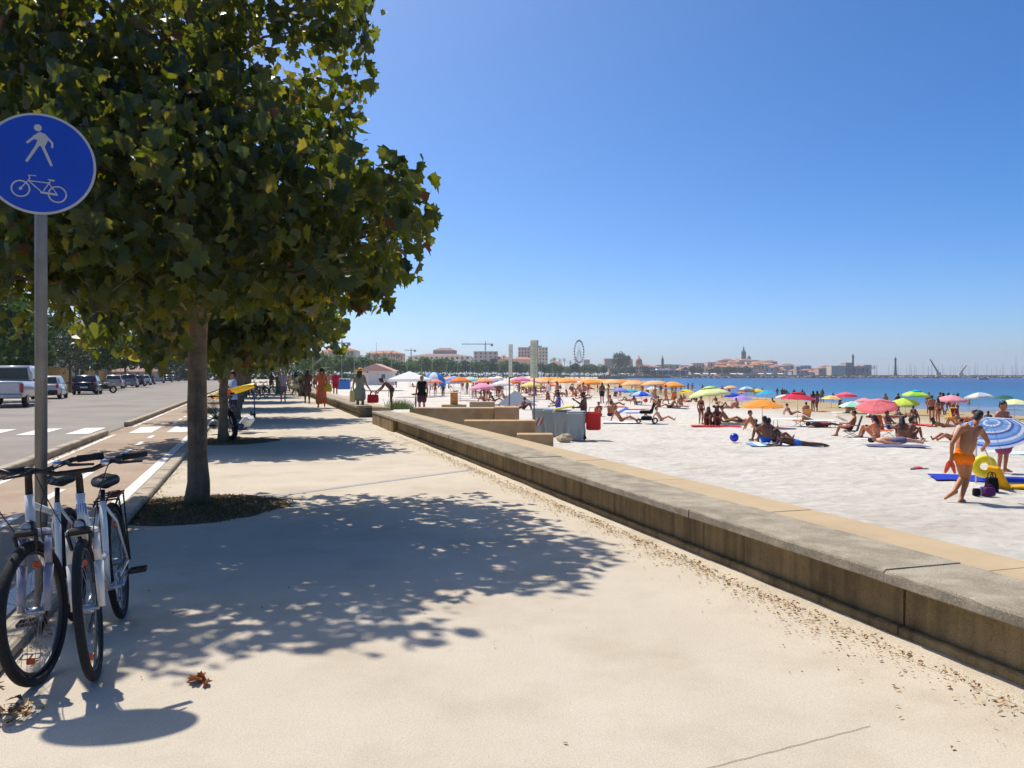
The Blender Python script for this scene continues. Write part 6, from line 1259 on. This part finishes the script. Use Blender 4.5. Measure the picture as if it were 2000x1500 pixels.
building(1450, 1472, 714, 736, 905, 'pale blue fronted quay house with rows of windows', 6, 1, win=(5, 3)); building(1400, 1424, 713, 737, 910, 'wide brick coloured quay house with dark openings', 4, 0, win=(5, 3))
# long low market hall with a white roof
mk = thing('market_hall', 'long low pavilion with a thin white roof on the quay', 'building', (XD(1292, 862), 862, .2)); wl_ = XD(1343, 862) - XD(1241, 862)
MB().box((0, 0, 6.2), (wl_, 14, .7)).build('roof', mat('hall_white', 'e4e4e0', rough=.6), mk); MB().box((1, 0, 7.2), (wl_ * .24, 10, 1.3)).build('raised_roof', MATS['hall_white'], mk); MB().box((4, 2, 2.9), (wl_ * .82, 8, 5.8)).build('wall', mat('hall_dark', '5a5a58', rough=.6, var=.2, scale=.2), mk)
for i in range(9): MB().box((-wl_ / 2 + wl_ * (i + .5) / 9, -6, 2.9), (.5, .5, 5.8)).build('column', MATS['hall_white'], mk)
for i, u_ in enumerate((1214, 1230, 1362, 1378, 1393, 1432, 1446, 1486, 1502, 1524)):
    t = thing('quay_awning', 'small white awning on the far quay', 'awning', (XD(u_, 850), 850, .2), 0, 'awnings on the far quay'); MB().add([(-3, -2, 2.2), (3, -2, 2.2), (3, 2, 3.0), (-3, 2, 3.0)], [(0, 1, 2, 3)]).add([(-3, -2, 2.2), (3, -2, 2.2), (3, -2, 1.8), (-3, -2, 1.8)], [(0, 1, 2, 3)]).build('cover', cloth('efede8'), t)
    for x in (-2.9, 2.9): MB().tube([(x, -1.9, 0), (x, -1.9, 2.2)], .1, 5).build('post', M_GALV, t)
CARM = []
for c in ('d8d8d6', '303238', '8a8c90', 'a03028', '2a4a80'): CARM.append(MB().bbox((0, 0, .55), (4.2, 1.75, .7), .2).bbox((-.1, 0, 1.1), (2.3, 1.5, .55), .2).mesh('car_body', [paint(c)]))
for i in range(46):
    u_ = rf_.uniform(1060, 1420); d = rf_.uniform(843, 850) if u_ > 1200 else 700 + (u_ - 1060) * .8; t = thing('distant_car', 'tiny parked car on the far quay', 'car', (XD(u_, d), d, .2), rf_.uniform(-.3, .3), 'cars on the far quay'); put('car_body', CARM[i % 5], t)
# harbour rampart and light tower
building(1624, 1652, 715, 733, 880, 'low tan harbour building below the rampart', 0, 0, 'flat'); building(1648, 1698, 716, 733, 895, 'long tan rampart bastion', 1, 3, 'flat', win=(6, 1)); building(1652, 1666, 709, 716, 890, 'square guard house on the bastion', 5, 3, 'flat')
for u_, vt, d, lab in ((1666, 691, 885, 'dark harbour light tower on the rampart'), (1749, 697, 870, 'dark harbour light tower on the breakwater')):
    t = thing('light_tower', lab, 'tower', (XD(u_, d), d, 0)); h = CAMZ + (HV - vt) * d / F; dk = mat('tower_dark', '3d4250', rough=.7); MB().lathe([(2.0, 0), (1.3, h * .25), (.9, h * .8), (1.0, h * .82), (1.5, h * .84), (1.5, h * .87), (.9, h * .88)], n=10).build('shaft', dk, t); MB().lathe([(.9, h * .88), (.9, h * .95), (0, h)], n=10).build('lantern', M_WIN, t)
# cranes
def boom(u0, v0, u1, v1, d, lab):
    a, b_ = PD(u0, v0, d), PD(u1, v1, d); t = thing('harbour_crane', lab, 'crane', (a.x, a.y, 0)); MB().tube([(0, 0, a.z), b_ - V3((a.x, a.y, 0))], [1.0, .5], 6).build('boom', mat('crane_red', '6a4438', rough=.6), t); MB().box((0, 0, a.z / 2), (5, 3, a.z)).build('cab', M_WL[2], t)
boom(1832, 727, 1816, 701, 850, 'harbour crane with its boom leaning left'); boom(1876, 729, 1888, 713, 850, 'smaller harbour crane with its boom leaning right')
def tower_crane(u_, vj, ujl, ujr, d, lab):
    t = thing('tower_crane', lab, 'crane', (XD(u_, d), d, 0)); zj = CAMZ + (HV - vj) * d / F; cm = mat('crane_steel', '7a808c', rough=.5)
    MB().box((0, 0, zj / 2), (.9, .9, zj)).build('mast', cm, t); MB().box((XD((ujl + ujr) / 2, d) - XD(u_, d), 0, zj), (XD(ujr, d) - XD(ujl, d), .5, .7)).build('jib', cm, t); MB().box((XD(ujr, d) - XD(u_, d) - 1, 0, zj - .8), (2.2, 1.5, 2.2)).build('counterweight', cm, t); MB().tube([(0, 0, zj), (0, 0, zj + 3)], [.5, .1], 5).build('apex', cm, t)
tower_crane(948, 672, 902, 963, 720, 'tower crane over the unfinished building'); tower_crane(668, 670, 604, 684, 560, 'distant tower crane above the left roofs'); tower_crane(803, 684, 790, 812, 900, 'tiny tower crane over the wide villa')
# big wheel
fw_ = thing('ferris_wheel', 'white observation wheel rising over the seafront palms', 'ferris wheel', (XD(1131, 800), 800, -.2), R(60)); zc = CAMZ + (HV - 684.5) * 800 / F; rw = 21.5 * 800 / F; WH = mat('wheel_white', 'c9ccd4', rough=.5)
MB().torus((0, 0, zc), rw, .22, (0, 1, 0), 48, 6).torus((0, 0, zc), rw * .93, .15, (0, 1, 0), 48, 5).build('rim', WH, fw_); sp_ = MB()
for k in range(24): a = 2 * math.pi * k / 24; sp_.tube([(0, 0, zc), (rw * math.cos(a), 0, zc + rw * math.sin(a))], .07, 4)
sp_.build('spokes', WH, fw_)['kind'] = 'stuff'; gm = MB().bbox((0, 0, -1.0), (1.5, 1.6, 1.7), .4).mesh('gondola', [mat('gondola_grey', '5a6478', rough=.4)])
for k in range(24): a = 2 * math.pi * k / 24; put('gondola', gm, fw_, loc=(rw * math.cos(a), 0, zc + rw * math.sin(a)))
for sy in (-1, 1):
    for sx in (-1, 1): MB().tube([(0, sy * 1.2, zc), (sx * rw * .55, sy * 4, 0)], .3, 6).build('leg', WH, fw_)
# ------------------------------------------------------------------ breakwater of rocks and moored boats
bw = MB()
for i in range(1500):
    u_ = rf_.uniform(1310, 2080); d = rf_.uniform(838, 852); s = rf_.uniform(.5, 1.5); x = XD(u_, d); z = SEA + rf_.uniform(0, 2.6) * (1 - abs(d - 845) / 12); q = [V3((rf_.uniform(-1, 1), rf_.uniform(-.7, .7), rf_.uniform(-.6, .6))) * s for _ in range(6)]
    c = V3((x, d, z)); vs = [c + V3((s, 0, .1 * s)), c + V3((-s, 0, 0)), c + V3((0, s * .8, 0)), c + V3((0, -s * .8, .1 * s)), c + V3((0, 0, s * .7)), c - V3((0, 0, s * .7))]; vs = [v + V3((rf_.uniform(-.25, .25), rf_.uniform(-.25, .25), rf_.uniform(-.2, .2))) * s for v in vs]
    bw.add(vs, [(0, 2, 4), (2, 1, 4), (1, 3, 4), (3, 0, 4), (2, 0, 5), (1, 2, 5), (3, 1, 5), (0, 3, 5)], rf_.randrange(3))
o = bw.build('breakwater', [mat('rock_a', '9a8a74', rough=.9), mat('rock_b', 'b8a890', rough=.9), mat('rock_c', '5e5448', rough=.9)]); o['kind'] = 'stuff'; o['label'] = 'long breakwater of pale boulders before the harbour'
q = MB(); q.box((XD(1700, 853), 853, SEA + 1.2), (XD(2100, 853) - XD(1310, 853), 6, 3.6)); struct(q.build('mole', mat('mole_stone', '6f6558', rough=.9, var=.2, scale=.3)))
hull = MB(); 
for f, w_ in ((0, .05), (.2, .8), (.5, 1.2), (.8, 1.1), (1, .8)): hull.v += [(-5 + 10 * f, -w_, 1.1), (-5 + 10 * f, -w_ * .6, 0), (-5 + 10 * f, w_ * .6, 0), (-5 + 10 * f, w_, 1.1)]
for i in range(4): hull.f += [(4 * i + j, 4 * i + 4 + j, 4 * i + 5 + j, 4 * i + 1 + j) for j in range(3)] + [(4 * i + 3, 4 * i + 7, 4 * i + 4, 4 * i)]
hull.f.append((16, 17, 18, 19)); hull.mi = [0] * len(hull.f); HULL = hull.mesh('hull', [mat('hull_white', 'd8d8d4', rough=.4)]); CAB = MB().bbox((.3, 0, 1.5), (3.6, 1.5, .8), .3).mesh('cabin', [mat('hull_white', 'd8d8d4')]); MASTM = MB().tube([(0, 0, 1), (0, 0, 14)], [.13, .08], 5).tube([(0, 0, 3), (4, 0, 2.9)], .08, 4).tube([(-.9, 0, 9), (.9, 0, 9)], .05, 4).mesh('mast', [mat('mast_grey', '6a7486', rough=.5)])
for i in range(52):
    u_ = rf_.uniform(1770, 2010) if i > 12 else rf_.uniform(1600, 1790); d = rf_.uniform(870, 930); t = thing('sailing_boat', 'moored sailing boat whose thin mast rises over the breakwater', 'boat', (XD(u_, d), d, SEA + .2), rf_.uniform(0, 6), 'moored sailing boats'); put('hull', HULL, t); put('cabin', CAB, t); m = put('mast', MASTM, t); m.scale = (1, 1, rf_.uniform(.75, 1.25))
t = thing('sailing_boat', 'moored sailing boat with the tallest mast near the right edge', 'boat', (XD(1984.5, 880), 880, SEA + .2), .4, 'moored sailing boats'); put('hull', HULL, t); put('cabin', CAB, t); put('mast', MASTM, t, scale=(1.2, 1.2, 1.7))
for i in range(26):
    u_ = rf_.uniform(1640, 2000); d = rf_.uniform(856, 862); t = thing('motor_boat', 'small white motor boat moored behind the breakwater', 'boat', (XD(u_, d), d, SEA + 1.8), rf_.uniform(-.6, .6), 'motor boats behind the breakwater'); put('hull', HULL, t, scale=.7); put('cabin', CAB, t, scale=.7)
bo = thing('fishing_boat', 'small white motor boat under way before the breakwater', 'boat', (XD(1921, 560), 560, SEA), R(170)); put('hull', HULL, bo, scale=(.72, 1, 1)); MB().bbox((.6, 0, 1.6), (1.6, 1.3, 1.0), .2).build('cabin', mat('hull_white', 'd8d8d4'), bo); MB().bbox((.8, 0, 2.2), (2.4, 1.6, .12), .04).build('canopy', fabric('7a6a4a'), bo)
fl_ = thing('flag_pole', 'thin pole with a small red flag at the far waterline', 'flag', PSD(1294, 190)); MB().tube([(0, 0, -.3), (0, 0, 3.6)], .05, 5).build('pole', M_GALV, fl_); MB().bbox((-.35, 0, 3.3), (.7, .03, .5), .01).build('cloth', fabric('e07a50'), fl_)
# ------------------------------------------------------------------ road side: parked vehicles, trees, walls
RD = math.atan2(.39, 1.0)                                   # the road's bearing
M_GLS = mat('car_glass', '16191d', rough=.06, spec=.9); M_TL = plastic('b01c20', .25); M_HUBC = mat('wheel_alloy', '9a9c9e', rough=.4, metal=.6); M_BUMP = plastic('1c1d20', .6); M_PLATE = plastic('dcdcd6', .5)
def car_parts(c, L=4.2, Wd=1.76, H=1.5, kind='hatch'):
    """local +Y is forward; returns list of (name, mesh)"""
    w2 = Wd / 2; out = []; pm = paint(c)
    def loft(secs, m, nm, cap=True):
        mb = MB(); k = len(secs[0][1])
        for y, ring in secs: mb.v += [(x, y, z) for x, z in ring]
        for i in range(len(secs) - 1):
            for j in range(k): a = i * k + j; b = i * k + (j + 1) % k; mb.f.append((a, b, b + k, a + k))
        mb.f += [tuple(reversed(range(k))), tuple(range((len(secs) - 1) * k, len(secs) * k))]; mb.mi = [0] * len(mb.f); return mb.mesh(nm, [m], True)
    def ring(w_, z0, z1, t=.9): return [(-w_ * .94, z0), (w_ * .94, z0), (w_, z0 + .15), (w_ * .99, (z0 + z1) / 2), (w_ * t, z1), (0, z1 + .03), (-w_ * t, z1), (-w_ * .99, (z0 + z1) / 2), (-w_, z0 + .15)]
    belt = .62 * H
    if kind == 'pickup':
        out.append(('body', loft([(-L / 2, ring(w2 * .97, .55, 1.16, .97)), (-L / 2 + .1, ring(w2, .48, 1.18, .97)), (.1, ring(w2, .42, 1.18, .97)), (L * .22, ring(w2, .42, 1.2, .95)), (L / 2 - .5, ring(w2 * .98, .45, 1.16, .92)), (L / 2, ring(w2 * .92, .5, 1.0, .9))], pm, 'body')))
        cab = [(-.45, .985), (-.2, 1), (.9, 1), (1.45, .98)]
        rings = [(-.5, [(-w2 * .92, 1.15), (w2 * .92, 1.15), (w2 * .80, 1.9), (-w2 * .80, 1.9)]), (-.3, [(-w2 * .94, 1.15), (w2 * .94, 1.15), (w2 * .80, 1.94), (-w2 * .80, 1.94)]), (1.0, [(-w2 * .94, 1.15), (w2 * .94, 1.15), (w2 * .80, 1.94), (-w2 * .80, 1.94)]), (1.9, [(-w2 * .93, 1.15), (w2 * .93, 1.15), (w2 * .86, 1.22), (-w2 * .86, 1.22)])]
        out.append(('cab', loft(rings, pm, 'cab')))
        out.append(('rear_window', MB().add([(-w2 * .80, -.507, 1.27), (w2 * .80, -.507, 1.27), (w2 * .72, -.507, 1.83), (-w2 * .72, -.507, 1.83)], [(0, 1, 2, 3)]).mesh('rear_window', [M_GLS])))
        out.append(('tailgate', MB().bbox((0, -L / 2 - .01, .88), (Wd * .84, .05, .52), .03).mesh('tailgate', [pm])))
        out.append(('bumper', MB().bbox((0, -L / 2 - .06, .52), (Wd * .96, .18, .2), .05).mesh('bumper', [M_ALU])))
        gz0, gz1, gy = 1.22, 1.84, ((-.2, .38), (.45, 1.05))
        tl = (w2 * .94, .9, .12, .44)
    else:
        est = kind == 'estate'; van = kind == 'van'
        out.append(('body', loft([(-L / 2, ring(w2 * .88, .35, belt * .92, .93)), (-L / 2 + .15, ring(w2 * .97, .28, belt, .93)), (-L * .2, ring(w2, .22, belt + .02, .95)), (L * .2, ring(w2, .22, belt, .95)), (L / 2 - .45, ring(w2 * .96, .26, belt * .88, .9)), (L / 2, ring(w2 * .85, .33, belt * .72, .88))], pm, 'body')))
        y0 = -L / 2 + (.08 if est or van else .22); yb = y0 + (.15 if van else .42); yf = L * (.12 if not van else .28)
        rings = [(y0, [(-w2 * .86, belt), (w2 * .86, belt), (w2 * .82, belt + .05), (-w2 * .82, belt + .05)]), (yb, [(-w2 * .92, belt), (w2 * .92, belt), (w2 * .72, H - .03), (-w2 * .72, H - .03)]), (-.1, [(-w2 * .93, belt), (w2 * .93, belt), (w2 * .74, H), (-w2 * .74, H)]), (yf, [(-w2 * .93, belt), (w2 * .93, belt), (w2 * .72, H - .05), (-w2 * .72, H - .05)]), (yf + .75, [(-w2 * .88, belt - .04), (w2 * .88, belt - .04), (w2 * .84, belt), (-w2 * .84, belt)])]
        out.append(('cab', loft(rings, pm, 'cab')))
        out.append(('rear_window', MB().add([(-w2 * .78, y0 + .05 - .02, belt + .09), (w2 * .78, y0 + .05 - .02, belt + .09), (w2 * .68, yb - .06, H - .09), (-w2 * .68, yb - .06, H - .09)], [(0, 1, 2, 3)]).mesh('rear_window', [M_GLS])))
        out.append(('bumper', MB().bbox((0, -L / 2 - .01, .42), (Wd * .86, .14, .26), .05).mesh('bumper', [M_BUMP if kind == 'hatch' else pm])))
        gz0, gz1, gy = belt + .05, H - .1, ((yb + .12, -.02), (.04, yf))
        tl = (w2 * .84, belt - .1, .16, .22)
    for s_ in (-1, 1):
        for (a, b) in gy:
            xa, xb = w2 * .925 * s_ + .006 * s_, (w2 * .755 if kind != 'pickup' else w2 * .82) * s_ + .012 * s_; out.append(('window', MB().add([(xa, a, gz0), (xa, b, gz0), (xb, b, gz1), (xb, a + .06, gz1)], [(0, 1, 2, 3)]).mesh('window', [M_GLS])))
        out.append(('tail_light', MB().bbox((tl[0] * s_, -L / 2 + .0, tl[1]), (tl[2], .12, tl[3]), .03).mesh('tail_light', [M_TL])))
        out.append(('mirror', MB().bbox(((w2 + .08) * s_, L * .17, gz0 + .05), (.2, .12, .14), .04).mesh('mirror', [M_BUMP])))
    out.append(('licence_plate', MB().bbox((0, -L / 2 - (.09 if kind != 'pickup' else .16), .56 if kind != 'pickup' else .52), (.5, .02, .11), .004).mesh('licence_plate', [M_PLATE])))
    r = .40 if kind == 'pickup' else .315
    wm = MB().torus((0, 0, 0), r - .09, .105, (1, 0, 0), 28, 10, sx=1.05).mesh('wheel', [M_RUB], True); hm = MB().lathe([(.001, .0), (r * .60, .02), (r * .64, -.02), (.001, -.02)], n=18, mtx=Matrix.Rotation(R(90), 4, 'Y')).mesh('hub', [M_HUBC])
    return out, wm, hm, r, L, w2
CARS = {}
def car(u_, v_, c, kind, lab, L=4.2, Wd=1.76, H=1.5, rz=None, d=None):
    key = (c, kind, L, H)
    if key not in CARS: CARS[key] = car_parts(c, L, Wd, H, kind)
    parts, wm, hm, r, L, w2 = CARS[key]; b = P(u_, v_) if d is None else V3((XD(u_, d), d, 0)); ang = RD if rz is None else rz
    b = b + Matrix.Rotation(ang, 3, 'Z') @ V3((0, L / 2, 0))
    t = thing('parked_car' if kind != 'pickup' else 'pickup_truck', lab, 'car' if kind != 'pickup' else 'pickup', b, ang, 'vehicles parked along the road')
    for nm, me in parts: put(nm, me, t)
    for s_ in (-1, 1):
        for y in (-L * .31, L * .31): wl_ = put('wheel', wm, t, loc=((w2 - .12) * s_, y, r)); h_ = put('hub', hm, wl_, loc=(.10 * s_, 0, 0)); h_.scale = (s_, 1, 1)
    return t
car(-4, 797, 'd8d4ce', 'pickup', 'white pickup truck parked behind the sign pole', 5.8, 2.0, 1.95)
car(164, 771, '14171d', 'hatch', 'black hatchback parked right of the sign pole'); car(221, 759.5, 'b9b5ae', 'estate', 'silver estate car parked behind the motorcycle', 4.4); car(251, 757, '8a8c90', 'estate', 'grey estate car next along the kerb after the silver one', 4.4, 1.8, 1.6)
car(268, 754.5, '2a2c30', 'hatch', 'dark hatchback second after the silver estate'); car(281, 752.5, 'c8c8c6', 'hatch', 'white hatchback third after the silver estate'); car(290, 750.5, '3a3c42', 'hatch', 'charcoal hatchback fourth after the silver estate')
car(309, 748, '8f98a6', 'van', 'blue grey van driving in the lane', 4.4, 1.8, 1.85); car(327, 746.5, '2c3038', 'hatch', 'dark car just right of the blue grey van'); car(340, 745, '1a1c20', 'hatch', 'small black car furthest along the road'); car(86, 788, 'cfccc6', 'hatch', 'white hatchback mostly hidden behind the pickup', 3.9, 1.7, 1.45, None, 49)
# motorcycle between black and silver cars
mt_ = thing('motorcycle', 'dark motorcycle standing beside the black hatchback', 'motorcycle', P(204, 768), R(-50), 'vehicles parked along the road')
for y in (-.65, .65): MB().torus((0, y, .3), .23, .075, (1, 0, 0), 26, 8).build('wheel', M_RUB, mt_, smooth=True)
MB().bbox((0, 0, .5), (.3, .6, .35), .1).build('engine', M_BUMP, mt_); MB().bbox((0, .15, .8), (.3, .5, .22), .09).build('tank', paint('9a9c9e'), mt_); MB().bbox((0, -.4, .80), (.28, .6, .1), .04).build('seat', M_BLK, mt_); MB().tube([(-.36, .38, 1.08), (0, .5, 1.0), (.36, .38, 1.08)], .016, 6).build('handlebar', M_BLK, mt_); MB().tube([(0, .42, 1.0), (0, .65, .3)], .04, 8).build('fork', M_ALU, mt_); MB().ball((0, .58, .9), .1).build('headlight', MATS['lens_glass'], mt_)
# trees along the far kerb
MR = [[mat('road_leaf_%d' % i, c, rough=.75, var=.2, scale=1, trans=.42) for i, c in enumerate(('3c5424', '4c642a', '2e461e'))], [mat('silver_leaf_%d' % i, c, rough=.6, var=.2, scale=1, trans=.25, spec=.5) for i, c in enumerate(('46543a', '66725a', '344226'))]]
RC = [far_crown(11, MR[0], 420, .36), far_crown(12, MR[1], 420, .26)]
def road_tree(u_, d, s, lab, k=0, lean=0.0):
    t = thing('street_tree', lab, 'tree', (XD(u_, d), d, 0), rf_.uniform(0, 6.28), 'trees along the far kerb', scale=s); put('trunk', FT, t); put('crown', RC[k], t)['kind'] = 'stuff'
road_tree(137, 68, .72, 'silvery leaved tree behind the black hatchback', 1); road_tree(-25, 46, .95, 'dark tree behind the pickup at the left edge'); road_tree(40, 60, .8, 'dark tree seen between pickup roof and sign pole'); road_tree(190, 80, .8, 'bright leaved tree above the silver estate'); road_tree(245, 98, .9, 'dark tree above the grey estate'); road_tree(285, 120, 1.0, 'tree over the row of distant cars'); road_tree(320, 150, 1.15, 'tree far down the road above the van'); road_tree(350, 190, 1.3, 'last tree closing the road'); road_tree(90, 86, 1.15, 'tall tree behind the ochre wall'); road_tree(0, 80, 1.3, 'tall tree behind the hedge at the left edge'); road_tree(215, 125, 1.4, 'tall tree behind the low house'); road_tree(380, 210, 1.5, 'far tree at the road end, right of the last one'); road_tree(420, 220, 1.5, 'far tree between the first two trunks'); road_tree(300, 230, 1.7, 'tall far tree behind the van'); road_tree(150, 115, 1.4, 'tall tree behind the second ochre wall')
# ochre walls, hedge, house
OC = mat('ochre_render', 'c09a5c', rough=.9, var=.12, scale=1.5, grime=.25)
def wall_(u0, u1, d0, d1, h, lab, m=OC, thick=.3):
    a, b = V3((XD(u0, d0), d0, 0)), V3((XD(u1, d1), d1, 0)); L_ = (b - a).length; an = math.atan2((b - a).y, (b - a).x); t = thing('garden_wall', lab, 'wall', a.lerp(b, .5), an); MB().bbox((0, 0, h / 2), (L_, thick, h), .03).build('panel', m, t); MB().bbox((0, 0, h + .05), (L_ + .1, thick + .1, .1), .02).build('coping', M_KERB, t)
wall_(96, 137, 66, 72, 2.1, 'ochre garden wall right of the sign pole'); wall_(168, 208, 82, 96, 2.0, 'second ochre garden wall behind the silver estate'); wall_(-60, 92, 52, 66, 1.1, 'low ochre wall behind the pickup')
hb_ = MB()
for _ in range(3200): u_ = rf_.uniform(-40, 100); d = 58 + (u_ + 40) * .1; p = V3((XD(u_, d) + rf_.uniform(-.5, .5), d + rf_.uniform(-.4, .4), rf_.uniform(.9, 3.0))); add_leaf(hb_, p, .3, rf_.uniform(.2, .4), rf_, True)
hb_.mi = [m % 3 for m in hb_.mi]; o = hb_.build('hedge', MR[0]); o['kind'] = 'stuff'; o['label'] = 'clipped hedge behind the pickup'
building(218, 276, 714, 742, 135, 'low brown roofed house behind the parked cars', 5, 3, win=(4, 1), dep=8, rise=1.0); building(-30, 95, 676, 735, 110, 'pale house glimpsed over the hedge', 2, 1, 'flat', win=(5, 2), dep=8)
building(280, 345, 712, 740, 260, 'distant pale building at the road end', 2, 1, win=(5, 2)); 
bh = MB()
for _ in range(3600): u_ = rf_.uniform(-20, 590); d = 130 + max(0, u_ - 100) * .33 + rf_.uniform(-6, 6); p = V3((XD(u_, d), d, rf_.uniform(.2, 5.5 + 3.5 * mnoise.noise(V3((u_ * .02, 0, 0)))))); add_leaf(bh, p, .3, rf_.uniform(.6, 1.4), rf_, True)
bh.mi = [m % 3 for m in bh.mi]; o = bh.build('background_greenery', MD); o['kind'] = 'stuff'; o['label'] = 'mass of greenery beyond the road'
# ------------------------------------------------------------------ sea air over the whole bay
hz = MB().box((300, 2900, 40), (9000, 6600, 90.0)).mesh('haze', [])
hm_ = bpy.data.materials.new('haze_air'); hm_.use_nodes = True; hn = hm_.node_tree.nodes; hn.remove(hn['Principled BSDF']); pv = hn.new('ShaderNodeVolumePrincipled')
pv.inputs['Color'].default_value = (.86, .92, 1, 1); pv.inputs['Density'].default_value = .00022; pv.inputs['Anisotropy'].default_value = .2
hm_.node_tree.links.new(pv.outputs[0], hn['Material Output'].inputs['Volume']); hz.materials.append(hm_)
struct(put('haze', hz), 'stuff', 'thin sea haze over the bay')
